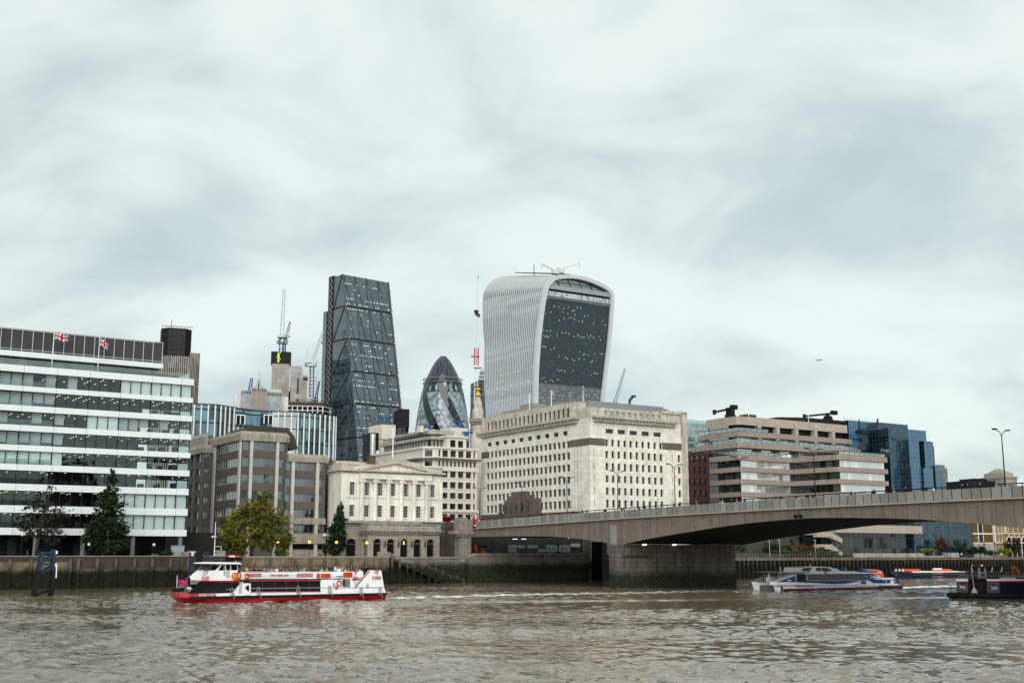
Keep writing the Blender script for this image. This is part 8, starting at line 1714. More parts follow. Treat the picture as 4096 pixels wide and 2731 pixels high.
t = 3.; a, z1 = F(1901, 2073, t); b = F(1915, 2073, t)[0]; o = (a, t, 12.6); r0 = thing('roadworks_sign', 'triangular roadworks warning sign on red barrier boards at the bridge end', 'sign', W(*o)); c_ = F(1917, 2076, t); mb = MB(o); mb.slab([(c_[0] - .5, c_[1] - .5), (c_[0] + .5, c_[1] - .5), (c_[0], c_[1] + .45)], 0, .05, fS(t)); mb.build('panel', RED, r0); mb = MB(o); mb.slab([(c_[0] - .28, c_[1] - .38), (c_[0] + .28, c_[1] - .38), (c_[0], c_[1] + .18)], -.02, -.002, fS(t)); mb.build('white_triangle', WHITE, r0)
mb = MB(o); a, z1 = F(1900, 2077, t + .3); b = F(1913, 2077, t)[0]; mb.box(a, b, t + .2, t + .3, 12.9, z1); mb.build('barrier_board', P('notice_red', (.80, .05, .012), .5), r0); mb = MB(o); mb.bar((c_[0], t + .1, 12.5), (c_[0], t + .1, c_[1] - .4), .08); mb.build('stand', BLACK, r0)
# small gulls over the water on the right
for u, v, lab in ((3907, 2150, 'white gull gliding in front of the blank brick wing'), (4062, 2138, 'white gull gliding in front of the yellow brick wall at far right')):
 s, z = F(u, v, -6.); o = (s, -6, z); r0 = thing('gull', lab, 'bird', W(*o), AL + .5); mb = MB(); mb.smooth = True
 body = [(-.22, 0, 0), (-.1, 0, .02), (.12, 0, .02), (.24, 0, .05), (.3, 0, .05)]; mb.tube(body, [.02, .09, .11, .07, .015], 8)
 for sg in (-1, 1): mb.loft([[(-.08, sg * y, z_ - .012), (.13 - w_, sg * y, z_), (-.08, sg * y, z_ + .012)] for y, z_, w_ in ((.05, .03, 0), (.35, .22, .02), (.72, .12, .17))])
 mb.add([(-.2, -.06, .01), (-.2, .06, .01), (-.38, .1, .01), (-.38, -.1, .01)], [(0, 1, 2, 3)]); mb.build('body', P('gull_white', (.75, .75, .75), .6), r0)
# ------------------------------------------------------------------ boats
BW = M('boat_white', (.80, .82, .83), .3, .5, var=.05, streak=.08); BR_ = M('boat_red', (.50, .008, .010), .3, .5, var=.1, streak=.15); BG = P('boat_glass', (.008, .010, .013), .06, .6); GRY = P('grille_grey', (.30, .32, .33), .5)
NAV = M('navy_hull', (.006, .013, .045), .4, .4, var=.15, streak=.2); RUB = P('rubber_black', (.012, .012, .012), .6); SK = P('rail_steel', (.5, .52, .53), .35, metal=.4)
def pan(root, o, fr, pts, d0, d1, mat, name, label=None): mb = MB(o); mb.slab(pts, d0, d1, fr); return mb.build(name, mat, root, label=label)
def ring(mb, c, r, w_, n=20, ax=1):
 mb.smooth = True; mb.tube([(c[0] + r * math.cos(2 * math.pi * k / n), c[1], c[2] + r * math.sin(2 * math.pi * k / n)) for k in range(n + 1)], w_, 6, cap=False)
def cruiser():
 t = -76.5; wd = 6.6; f = fS(t); q = lambda u, v: F(u, v, t); Q = lambda *p: [q(*a) for a in p]
 o = (q(1150, 2390)[0], t + wd / 2, 0); r0 = thing('river_cruiser', 'red and white river cruiser with open top deck full of passengers', 'boat', W(*o)); tc = t + wd / 2
 # hull: stations from the blunt bow to the stern
 st = [(703, 2386, 2367, .30), (718, 2387, 2367, .58), (760, 2388, 2369, .82), (830, 2388, 2371, .97), (910, 2386, 2374, 1), (1120, 2382, 2379, 1), (1546, 2373, 2370, 1)]
 mb = MB(o); rings = []
 qq = lambda u, v, k: F(u, v, tc - wd / 2 * k)
 for u, vs, vt, k in st:
  s, z = qq(u, vs, k); h = wd / 2 * k; b = .80 if u > 760 else .45; rings.append([(s + (0 if u > 790 else 1.6), tc - h * b, -.6), (s, tc - h, z), (s, tc + h, z), (s + (0 if u > 790 else 1.6), tc + h * b, -.6)])
 mb.loft(rings); mb.build('hull', BR_, r0)
 mb = MB(o); rings = []
 for u, vs, vt, k in st[:5]:
  s, z = qq(u, vs, k); zt = qq(u, vt, k)[1]; h = wd / 2 * k; rings.append([(s, tc - h + .06, z), (s, tc - h + .1, zt), (s, tc + h - .1, zt), (s, tc + h - .06, z)])
 mb.loft(rings); mb.build('bow_bulwark', BR_, r0)
 mb = MB(o)
 for sg in (-1, 1): mb.loft([[(qq(u, vs, k)[0], tc + sg * wd / 2 * k * e + sg * f_, qq(u, vs, k)[1] + g) for e, f_, g in ((1, .12, -.18), (1, .12, .12), (.97, 0, .12), (.97, 0, -.18))] for u, vs, vt, k in st[2:]])
 mb.build('rubbing_strake', RUB, r0)
 mb = MB(o); mb.box(q(1120, 2390)[0], q(1545, 2390)[0], t - .02, t + wd + .02, -.6, .0); mb.build('boot_topping', RUB, r0)
 # cabins
 z = lambda u, v: q(u, v)[1]
 pan(r0, o, f, Q((905, 2386), (1546, 2373), (1536, 2346), (1421, 2346), (1408, 2316), (1004, 2322), (966, 2328), (930, 2370), (858, 2373)), .05, wd - .05, BW, 'main_cabin')
 pan(r0, o, f, Q((757, 2370), (936, 2370), (968, 2327), (800, 2323)), .1, wd - .1, BG, 'bow_window')
 pan(r0, o, f, Q((798, 2325), (968, 2328), (968, 2323.5), (801, 2320)), .04, wd - .04, BR_, 'red_trim')
 for u in (850, 893): a, b = q(u, 2370), q(u + 40, 2326); mb = MB(o); mb.bar((a[0], t + .08, a[1]), (b[0], t + .08, b[1]), .05); mb.build('window_bar', P('slate_bar', (.06, .07, .08), .4), r0)
 pan(r0, o, f, Q((1004, 2365), (1282, 2364), (1281, 2322), (1004, 2325)), -.0, .1, BG, 'saloon_window')
 for v0, v1 in ((2367, 2364.5), (2325, 2320)): pan(r0, o, f, Q((1003, v0), (1283, v0 - 1.5), (1282, v1 - 1.5), (1003, v1)), -.05, .02, BR_, 'red_trim')
 for u in (1050, 1098, 1144, 1190, 1237): a, b = q(u, 2364), q(u, 2323); mb = MB(o); mb.bar((a[0], t - .01, a[1]), (b[0], t - .01, b[1]), .09); mb.build('window_bar', P('slate_bar', (.06, .07, .08), .4), r0)
 pan(r0, o, f, Q((967, 2320), (1285, 2318), (1270, 2313), (985, 2313)), .02, 1.0, P('skylight', (.10, .11, .13), .2), 'roof_light')
 pan(r0, o, f, Q((974, 2379), (1000, 2379), (1000, 2331), (974, 2331)), -.03, .1, WHITE, 'door'); pan(r0, o, f, Q((992, 2364), (996, 2360), (996, 2341), (992, 2337), (979, 2350)), -.06, -.02, BG, 'door_window'); pan(r0, o, f, Q((973, 2331), (1003, 2331), (1003, 2323), (973, 2323)), -.04, .1, RUB, 'door_hood')
 # upper deck bulwark with the company's lettering
 pan(r0, o, f, Q((958, 2316), (1278, 2313), (1408, 2316), (1458, 2306), (1460, 2285), (1100, 2287.5), (958, 2288)), .5, .7, BW, 'top_deck_bulwark'); pan(r0, o, f, Q((958, 2316), (1278, 2313), (1408, 2316), (1458, 2306), (1460, 2285), (958, 2288)), wd - .7, wd - .5, BW, 'top_deck_bulwark')
 zd = z(1200, 2313) - .15; mb = MB(o); mb.box(q(958, 2300)[0], q(1480, 2300)[0], t + .6, t + wd - .6, zd - .2, zd); mb.build('top_deck', GRY, r0)
 pan(r0, o, f, Q((1055, 2308), (1192, 2306), (1191, 2292.5), (1055, 2293.5)), .44, .49, P('sign_pale', (.66, .68, .69), .4), 'name_board')
 LR = P('lettering_red', (.55, .012, .02), .4)
 for i in range(4):
  for u0, u1 in ((985, 1052), (1193, 1258)): a, b = q(u0, 2294.5 + 4.1 * i), q(u1, 2293.2 + 4.1 * i); mb = MB(o); mb.bar((a[0], t + .49, a[1]), (b[0], t + .49, b[1]), .04, .085); mb.build('red_stripe', LR, r0)
 c_ = q(1123, 2299); text(r0, 'citycruises.com', .5, (c_[0] - o[0], t + .43 - o[1], c_[1]), LR, wid=q(1160, 2300)[0] - q(1086, 2300)[0], bold=.012)
 # stern block
 pan(r0, o, f, Q((1421, 2346), (1536, 2346), (1525, 2281), (1478, 2280)), -.01, .35, BW, 'stern_screen'); pan(r0, o, f, Q((1421, 2346), (1536, 2346), (1525, 2281), (1478, 2280)), wd - .35, wd + .01, BW, 'stern_screen')
 a, b = q(1420, 2346), q(1477, 2281); mb = MB(o); mb.bar((a[0], t - .05, a[1]), (b[0], t - .05, b[1]), .12); mb.build('red_trim', LR, r0)
 c_ = q(1506, 2296); text(r0, 'city\ncruises', .95, (c_[0] - o[0], t - .03 - o[1], c_[1]), LR, wid=q(1524, 2300)[0] - q(1488, 2300)[0], bold=.02)
 c_ = q(1428, 2294.5); text(r0, 'ity\nuises', .95, (c_[0] - o[0], t + .46 - o[1], c_[1] - .1), LR, wid=.75, bold=.015)
 pan(r0, o, f, Q((1370, 2346), (1400, 2346), (1400, 2314), (1370, 2314)), -.012, .05, P('side_recess', (.22, .23, .24), .6), 'gangway_opening'); pan(r0, o, f, Q((1372, 2343), (1381, 2343), (1381, 2318), (1372, 2318)), -.02, -.013, P('dark_recess', (.05, .055, .06), .6), 'inner_door')
 for u, v, w_, h in ((1335, 2337, 7, 12), (1470, 2343, 8, 15)): pan(r0, o, f, Q((u - w_ / 2, v + h / 2), (u + w_ / 2, v + h / 2), (u + w_ / 2, v - h / 2), (u - w_ / 2, v - h / 2)), -.035, 0, GRY, 'vent')
 # life-saving gear
 OR = P('lifejacket_orange', (.72, .075, .012), .55)
 for u0, u1, v0, v1 in ((1270, 1283, 2292, 2310), (1287, 1326, 2293, 2310), (1377, 1413, 2288, 2307)):
  n = 4; mb = MB(o)
  for k in range(n): a, z0 = q(u0, v0 + (v1 - v0) * (k + .5) / n); b = q(u1, v0)[0]; mb.smooth = True; mb.tube([(a, t + .3, z0), (a + .1, t + .25, z0), (b - .1, t + .25, z0), (b, t + .3, z0)], [.05, .085, .085, .05], 8)
  mb.build('buoyant_apparatus', OR, r0)
 (a, z0), b = q(1331, 2303), q(1370, 2303)[0]; mb = MB(o); mb.smooth = True; mb.tube([(a, t + .15, z0), (a + .12, t + .15, z0), (b - .12, t + .15, z0), (b, t + .15, z0)], [.2, .42, .42, .2], 14); lf = mb.build('liferaft', WHITE, r0); mb = MB(o); mb.bar((a + .2, t - .28, z0), (b - .2, t - .28, z0), .07); mb.build('strap', RUB, lf)
 for u, v, rr, lab in ((1356, 2331, .42, 0), (942, 2302, .46, 0), (955, 2301, .46, 0), (990, 2302, .36, 0)): s, zz0 = q(u, v); mb = MB(o); ring(mb, (s, t - .1 if u > 1300 else t + .2, zz0), rr * .78, rr * .2); mb.build('lifebuoy', OR, r0)
 s, zz0 = q(1345, 2348); mb = MB(o); ring(mb, (s, t - .06, zz0), .16, .08, 10); mb.build('rope_coil', OR, r0)
 s, zz0 = q(943, 2310); mb = MB(o); mb.smooth = True; mb.tube([(s, t - .05, zz0), (s, t - .22, zz0)], .36, 16); mb.build('orange_disc', P('disc_orange', (.85, .17, .01), .5), r0)
 s, zz0 = q(989, 2306); mb = MB(o); mb.ball((s, t + .2, zz0), .17); mb.build('yellow_lamp', P('lamp_yellow', (.75, .5, .03), .5), r0)
 # wheelhouse
 pan(r0, o, f, Q((801, 2321), (961, 2321), (959, 2288), (959, 2254), (872, 2254), (852, 2278)), .75, wd - .75, BW, 'wheelhouse')
 pan(r0, o, f, Q((838, 2253.5), (842, 2250), (880, 2247), (960, 2248), (972, 2253), (968, 2255.5)), .3, wd - .3, WHITE, 'wheelhouse_roof')
 for pts in (((846, 2279.5), (868, 2279.5), (889, 2258), (866, 2258)), ((880, 2279.5), (908, 2279.5), (908, 2258), (896, 2258)), ((912.5, 2279), (928, 2279), (928, 2257.5), (912.5, 2257.5)), ((932, 2279), (956, 2279), (956, 2257.5), (932, 2257.5))): pan(r0, o, f, Q(*pts), .70, wd - .70, BG, 'wheelhouse_window')
 pan(r0, o, f, Q((851, 2278.5), (853.5, 2278.5), (874, 2256), (872, 2256)), 1., wd - 1., BG, 'windscreen')
 pan(r0, o, f, Q((911.5, 2308.5), (927.5, 2308.5), (927.5, 2281), (911.5, 2281)), .72, .76, P('door_edge', (.45, .47, .48), .4), 'side_door')
 c_ = q(828, 2303.5); text(r0, 'CITY\nCRUISES', .85, (c_[0] - o[0], t + .72 - o[1], c_[1]), LR, wid=q(844, 2300)[0] - q(811, 2300)[0], bold=.015, shear=.25)
 c_ = q(826.5, 2378.5); text(r0, 'MILLENNIUM  OF  PEACE', .46, (c_[0] - o[0], t + .0 - o[1], c_[1]), WHITE, wid=q(857, 2300)[0] - q(796, 2300)[0])
 pan(r0, o, f, Q((869, 2385.5), (930, 2384), (932, 2371), (858, 2372.5)), .0, .06, BW, 'white_side_panel')
 # rails, rope loops, ladders, bow post
 mb = MB(o)
 for u0, v0, u1, v1, dd in ((973, 2284, 1460, 2281, .6), (1478, 2278.5, 1524, 2278.5, .1), (1005, 2352, 1281, 2349, -.08), (905, 2356, 945, 2355, -.08), (1283, 2348.5, 1530, 2346.5, -.06)): a, b = q(u0, v0), q(u1, v1); mb.bar((a[0], t + dd, a[1]), (b[0], t + dd, b[1]), .05); mb.bar((a[0], t + wd - dd, a[1]), (b[0], t + wd - dd, b[1]), .05) if dd > 0 else None
 for k in range(24): u = 975 + 21 * k; a = q(u, 2283.5 - .003 * k); mb.bar((a[0], t + .6, a[1] - .5), (a[0], t + .6, a[1]), .04)
 tag(mb.build('rails', SK, r0), kind='stuff')
 for u, v in ((926, 2366), (1032, 2362), (1191, 2358), (1317, 2356), (1443, 2365), (1519, 2363)): mb = MB(o); s, zz0 = q(u, v); mb.tube([(s + .17 * math.cos(k * .7), t - .1, zz0 + .52 * math.sin(k * .7)) for k in range(10)] + [(s + .4, t - .1, zz0 - .9)], .06, 5); mb.build('rope', P('rope_buff', (.35, .29, .25), .8), r0)
 mb = MB(o)
 for x0, x1, v0, v1 in ((956, 966, 2326, 2372), (902, 908, 2258, 2300)):
  a, z0 = q(x0, v1); b, z1 = q(x1, v0); dd = -.05 if x0 > 950 else .65
  for x in (a, b): mb.bar((x, t + dd, z0), (x, t + dd, z1), .05)
  for k in range(7): zz0 = z0 + (z1 - z0) * (k + .5) / 7; mb.bar((a, t + dd, zz0), (b, t + dd, zz0), .05)
 mb.build('ladder', SK, r0)
 s, z0 = q(727, 2368); z1 = q(727, 2301)[1]; mb = MB(o); mb.tube([(s, tc - 1.2, z0 - .2), (s, tc - 1.2, z1)], .05, 6); mb.build('jackstaff', SK, r0)
 s2, z2 = q(769, 2366); mb = MB(o); mb.bar((s2, t + .8, z2 - .3), (s2, t + .8, q(769, 2348)[1]), .14); mb.ball((s2 - .3, t + .8, q(769, 2352)[1]), .14); mb.build('bow_post', WHITE, r0)
 mb = MB(o); a = q(705, 2378); mb.box(a[0] + .2, a[0] + 1.6, tc - 1.4, tc - .8, a[1] + .3, a[1] + .8); mb.build('anchor_gear', RUB, r0)
 fl = thing('flag', 'purple, red and navy company flag on the bow staff of the cruiser', 'flag', W(s, tc - 1.2, z1 - 1)); mb = MB((s, tc - 1.2, z1 - 1)); flag_mesh(mb, (s + .08, tc - 1.2, z1 - .1), 1.75, 1.05, .18, False); mb.build('cloth', [P('flag_navy', (.01, .012, .05), .7), P('flag_crimson', (.62, .02, .05), .7), P('flag_violet', (.20, .11, .5), .7)], fl)
 return t, zd, q
CT, CZD, CQ = cruiser()
def catamaran():
 t = -80.5; wd = 6.8; f = fS(t); q = lambda u, v: F(u, v, t); Q = lambda *p: [q(*a) for a in p]; o = (q(3360, 2350)[0], t + wd / 2, 0)
 r0 = thing('river_catamaran', 'blue and white river catamaran with long dark window band passing the bridge pier', 'boat', W(*o)); CW_ = M('cat_white', (.84, .86, .88), .3, .5, var=.06, streak=.1); CB_ = P('cat_blue', (.012, .075, .36), .3); LB_ = P('cat_sky', (.03, .17, .50), .35); RD = P('cat_red', (.35, .02, .02), .4)
 for y0, nm in ((t, 'hull'), (t + wd - 1.9, 'hull')):
  mb = MB(o); rings = []
  for u, vt, k in ((3105.5, 2327, .05), (3125, 2330, .55), (3165, 2333, .9), (3220, 2336, 1), (3610, 2341, 1)):
   s, z = q(u, vt); c_ = y0 + .95; h = .95 * k; s2 = s + (.9 if u < 3120 else 0); rings.append([(s2, c_ - h * .6, -.5), (s, c_ - h, z), (s, c_ + h, z), (s2, c_ + h * .6, -.5)])
  mb.loft(rings); mb.build(nm, CW_, r0)
  for z0, z1, m in ((.2, .42, RD), (-.5, .2, P('cat_navy', (.012, .03, .10), .4))):
   mb = MB(o); mb.loft([[(q(u, 2340)[0] + .55, y0 + .95 - k * .98, z0), (q(u, 2340)[0] + .5, y0 + .95 - k, z1), (q(u, 2340)[0] + .5, y0 + .95 + k, z1), (q(u, 2340)[0] + .55, y0 + .95 + k * .98, z0)] for u, k in ((3111, .12), (3125, .5), (3165, .83), (3220, .97), (3603, .97))]); mb.build('waterline_stripe', m, r0)
 zc = q(3300, 2337)[1]; mb = MB(o); mb.box(q(3130, 2330)[0], q(3600, 2340)[0], t + .4, t + wd - .4, zc - 1.2, zc - .05); mb.build('bridge_deck', P('deck_grey', (.16, .17, .18), .6), r0)
 pan(r0, o, f, Q((3105, 2339), (3105.5, 2326), (3185, 2296), (3187, 2338)), .02, 1.5, CW_, 'bow_side')
 pan(r0, o, f, Q((3185, 2338), (3185, 2323), (3226, 2323), (3229, 2294), (3476, 2294), (3500, 2306), (3510, 2328), (3586, 2333), (3608, 2342)), .02, wd - .02, CW_, 'cabin')
 pan(r0, o, f, Q((3107, 2326.5), (3182, 2300), (3184, 2327)), -.01, .05, CB_, 'bow_panel')
 pan(r0, o, f, Q((3229, 2320), (3478, 2319), (3468, 2305), (3450, 2296.5), (3430, 2294), (3229, 2295)), -.01, .05, P('cat_window', (.030, .034, .038), .12, .6), 'window_band')
 for k in range(13): a, b = q(3246 + 18 * k, 2319.5), q(3244 + 18 * k, 2295.5); mb = MB(o); mb.bar((a[0], t - .012, a[1]), (b[0], t - .012, b[1]), .05, .02); mb.build('window_joint', BLACK, r0)
 pan(r0, o, f, Q((3229, 2329), (3330, 2334.5), (3380, 2333), (3440, 2322), (3476, 2320.3), (3229, 2321)), -.012, .05, CB_, 'blue_wave'); pan(r0, o, f, Q((3185, 2328), (3232, 2329), (3232, 2322), (3185, 2322)), -.012, .05, CB_, 'blue_wave')
 pan(r0, o, f, Q((3478, 2321), (3494, 2331), (3543, 2331.5), (3543, 2319), (3506, 2318), (3492, 2308), (3497, 2292), (3432, 2293), (3468, 2302)), -.014, .06, CB_, 'blue_stern_panel'); pan(r0, o, f, Q((3547, 2331), (3562, 2331), (3562, 2318), (3547, 2318)), -.014, .06, CB_, 'blue_stern_panel'); pan(r0, o, f, Q((3585, 2330.5), (3603, 2330.5), (3597, 2322), (3585, 2318)), -.014, .06, CB_, 'blue_stern_panel')
 pan(r0, o, f, Q((3480, 2314), (3492, 2314), (3491, 2298), (3479, 2298)), -.03, .0, GRY, 'vent_panel')
 pan(r0, o, f, Q((3187, 2322), (3226, 2322), (3224, 2295), (3188, 2296)), -.016, .06, BLACK, 'side_doorway')
 for u0, u1, v in ((3184, 3250, 2341), (3515, 3608, 2341)): pan(r0, o, f, Q((u0, v + 1.8), (u1, v + 1.2), (u1, v - 1.2), (u0, v - 1.2)), -.3, .02, RUB, 'fender')
 pan(r0, o, f, Q((3106, 2340.5), (3608, 2342.5), (3608, 2341), (3106, 2338.5)), -.06, .02, GRY, 'rubbing_strake')
 pan(r0, o, f, Q((3228, 2293.4), (3480, 2293), (3528, 2290.5), (3524, 2285), (3400, 2283), (3250, 2284)), -.1, wd + .1, CW_, 'cabin_roof'); pan(r0, o, f, Q((3440, 2288), (3506, 2288.5), (3508, 2283.5), (3405, 2281.5)), -.12, wd + .12, LB_, 'blue_roof_panel')
 a = q(3452, 2281); b = q(3475, 2285); mb = MB(o); mb.smooth = True; mb.tube([(a[0], t + .6, a[1]), (b[0], t + .6, b[1])], .45, 10); mb.build('liferaft', LB_, r0); a = q(3392, 2278.5); mb = MB(o); mb.smooth = True; mb.ball((a[0], t + 1, a[1]), .45); mb.build('roof_fender', LB_, r0)
 pan(r0, o, f, Q((3228, 2285), (3392, 2284), (3370, 2275), (3344, 2267), (3320, 2265), (3240, 2266.5), (3232, 2269)), 1.4, wd - 1.4, CW_, 'wheelhouse')
 for pts in (((3230, 2283), (3262, 2283), (3274, 2270), (3237, 2270)), ((3287, 2282.5), (3307, 2282.5), (3308, 2270), (3289, 2270)), ((3311, 2282.5), (3355, 2283), (3341, 2273), (3328, 2269.5), (3311, 2269.5))): pan(r0, o, f, Q(*pts), 1.36, wd - 1.36, BG, 'wheelhouse_window')
 c_ = q(3302, 2284.5); mb = MB(o); mb.tube([(c_[0], t + .2, c_[1]), (c_[0], t - .1, c_[1])], .42, 14); mb.build('round_fender', P('fender_brown', (.22, .13, .10), .6), r0)
 mb = MB(o)
 for u, v0, v1 in ((3286, 2255, 2266), (3390, 2271, 2284), (3429, 2274, 2284), (3486, 2270, 2283), (3165, 2266, 2286), (3180, 2274, 2286)): a, b = q(u, v1), q(u, v0); mb.bar((a[0], t + 2.5, a[1]), (b[0], t + 2.5, b[1]), .12)
 mb.build('masts', WHITE, r0)
 q2 = lambda u, v: F(u, v, t + wd - .9)        # open bow deck with hoop rails
 mb = MB(o); pts = [q2(*p) for p in ((3020, 2320), (3060, 2301), (3105, 2289), (3126, 2285), (3200, 2286))]
 for y in (t + wd - .9, t + wd - 4): mb.tube([(s, y, z) for s, z in pts], .09, 6)
 a = q(3110, 2318), q(3110, 2292); mb.bar((a[0][0], t + 2, a[0][1] - .3), (a[1][0], t + 2, a[1][1]), .14)
 for k in range(9): s, z = q2(3024 + 9 * k, 2326); mb.bar((s, t + wd - .9, z - .2), (s, t + wd - .9, z + .3 + .14 * k), .05)
 tag(mb.build('bow_rails', SK, r0), kind='stuff')
 pan(r0, o, f, Q((3120, 2290), (3232, 2292), (3232, 2286), (3170, 2284)), .6, wd - .6, P('canopy_grey', (.4, .42, .43), .5), 'bow_canopy')
 s, z = q2(3070, 2316); mb = MB(o); mb.smooth = True; mb.tube([(s - .9, t + wd - 1.6, z), (s - .6, t + wd - 1.6, z), (s + .6, t + wd - 1.6, z), (s + .9, t + wd - 1.6, z)], [.3, .58, .58, .3], 12); mb.build('liferaft', CW_, r0)
 mb = MB(o)
 for v in (2309, 2315): a, b = q(3530, v), q(3583, v); mb.bar((a[0], t + .15, a[1]), (b[0], t + .15, b[1]), .06)
 for k in range(8): a = q(3530 + 7.5 * k, 2320); mb.bar((a[0], t + .15, a[1]), (a[0], t + .15, q(3560, 2309)[1]), .05)
 tag(mb.build('stern_rails', SK, r0), kind='stuff')
 for u0, u1, v0, v1 in ((3514, 3531, 2300, 2315), (3562, 3584, 2317, 2332), (3493, 3498, 2294, 2308)): pan(r0, o, f, Q((u0, v1), (u1, v1), (u1 - 3, v0), (u0, v0)), .4, 1.8, CW_, 'deck_locker')
 c_ = q(3454, 2327); text(r0, 'mbna', 1.05, (c_[0] - o[0], t - .03 - o[1], c_[1]), P('lettering_blue', (.02, .12, .32), .4), wid=q(3464, 2327)[0] - q(3444, 2327)[0], bold=.03)
 c_ = q(3163, 2321); mb = MB(o); mb.box(c_[0] - .8, c_[0] + .1, t - .03, t - .011, c_[1] - .05, c_[1] + .1); mb.box(c_[0] + .2, c_[0] + .8, t - .03, t - .011, c_[1] - .1, c_[1] + .2, 1); mb.build('small_lettering', [WHITE, P('lettering_crimson', (.35, .04, .08), .5)], r0)
 s, z = q2(3052, 2300); fl = thing('flag', 'small red and white flag on the catamaran bow', 'flag', W(s, t + wd - 1, z - .8)); mb = MB((s, t + wd - 1, z - .8)); flag_mesh(mb, (s, t + wd - 1, z + .3), .9, .7, .4); mb.bar((s, t + wd - 1, z - 2.2), (s, t + wd - 1, z + .4), .05); mb.build('cloth', [UJ_B, UJ_R, UJ_W], fl)
catamaran()
def barge(lab, u0, u1, vt, vb, t, covers, words=True, wd=6):
 f = fS(t); q = lambda u, v: F(u, v, t); o = ((q(u0, vt)[0] + q(u1, vt)[0]) / 2, t + wd / 2, 0); r0 = thing('barge', lab, 'barge', W(*o), AL, 'navy barges'); mb = MB(o); rings = []; c_ = t + wd / 2
 for u, v, k, low in ((u0, vt, .15, 1.5), (u0 + 14, vt + 1, .6, .2), (u0 + 42, vt + 2, 1, -.5), (u1, vt + 1.5, 1, -.5)): s, z = q(u, v); rings.append([(s, c_ - wd / 2 * k * .9, low), (s, c_ - wd / 2 * k, z), (s, c_ + wd / 2 * k, z), (s, c_ + wd / 2 * k * .9, low)])
 mb.loft(rings); mb.build('hull', NAV, r0)
 pan(r0, o, f, [q(u0 + 60, vt + 6), q(u1, vt + 4.5), q(u1, vt + .5), q(u0 + 50, vt + 1)], -.05, wd + .05, WHITE, 'coaming'); pan(r0, o, f, [q(u0 + 20, vt + 4), q(u0 + 70, vt + 11), q(u1, vt + 12.5), q(u1, vt + 11.7), q(u0 + 70, vt + 10.2), q(u0 + 20, vt + 3.4)], -.06, .05, P('pink_line', (.55, .2, .2), .5), 'sheer_line')
 for a, b in covers:
  x0, z0 = q(a, vt + 1); x1, z1 = q(b, vt - 8); L = x1 - x0; mb = MB(o); mb.smooth = True; mb.loft([[(x0 + L * .5 + (L * .5) * k * math.cos(th), c_ + wd * .42 * k * math.sin(th), z0 + (z1 - z0) * h) for th in [2 * math.pi * j / 20 for j in range(20)]] for h, k in ((0, 1), (.55, 1), (.85, .93), (1, .75))]); mb.build('orange_cover', M('orange_cover', (.78, .085, .012), .55, .3, var=.12, scale=1.2), r0)
 if words:
  c0 = q((u0 + u1) / 2 + 22, 2305); text(r0, 'PORT OF LONDON', .62, (c0[0] - o[0], t - .07 - o[1], c0[1]), P('lettering_pale', (.3, .34, .4), .5), wid=4.2); mb = MB(o); mb.box(c0[0] - 2.2, c0[0] + 2.4, t - .08, t, c0[1] + .75, c0[1] + .9); mb.build('yellow_line', P('line_gold', (.5, .33, .04), .5), r0); mb = MB(o); mb.box(c0[0] - 1.6, c0[0] + 2, t - .09, t, c0[1] + 1.75, c0[1] + 2.2); mb.build('name_board', WHITE, r0)
 mb = MB(o)
 for u in (u0 + 16, u0 + 30, u0 + 44): s, z = q(u, vt); mb.lathe([(.25, z - .1), (.16, z + .2), (.3, z + .55)], (s, c_ - 1, 0), 8)
 mb.build('bollards', WHITE, r0); return r0, o, q
barge('navy barge with white coaming and two orange covers moored before the piled quay', 3593, 3862, 2282.5, 2313, -21, ((3648, 3708), (3776, 3832)))
r0, o, q = barge('navy barge mostly hidden behind the catamaran, carrying a tall orange dome', 3440, 3575, 2310, 2334, -70, (), False)
x0, z0 = q(3502, 2312); x1, z1 = q(3562, 2276); mb = MB(o); mb.smooth = True; L = x1 - x0; c_ = -67.; mb.loft([[(x0 + L * .5 + L * .5 * k * math.copysign(abs(math.cos(th)) ** .7, math.cos(th)) - L * .06 * h, c_ + 2.4 * k * math.sin(th), z0 + (z1 - z0) * h) for th in [2 * math.pi * j / 24 for j in range(24)]] for h, k in ((0, 1), (.45, 1), (.7, .95), (.88, .82), (.97, .62), (1, .4))]); mb.build('orange_dome', M('orange_cover', (.78, .085, .012)), r0)
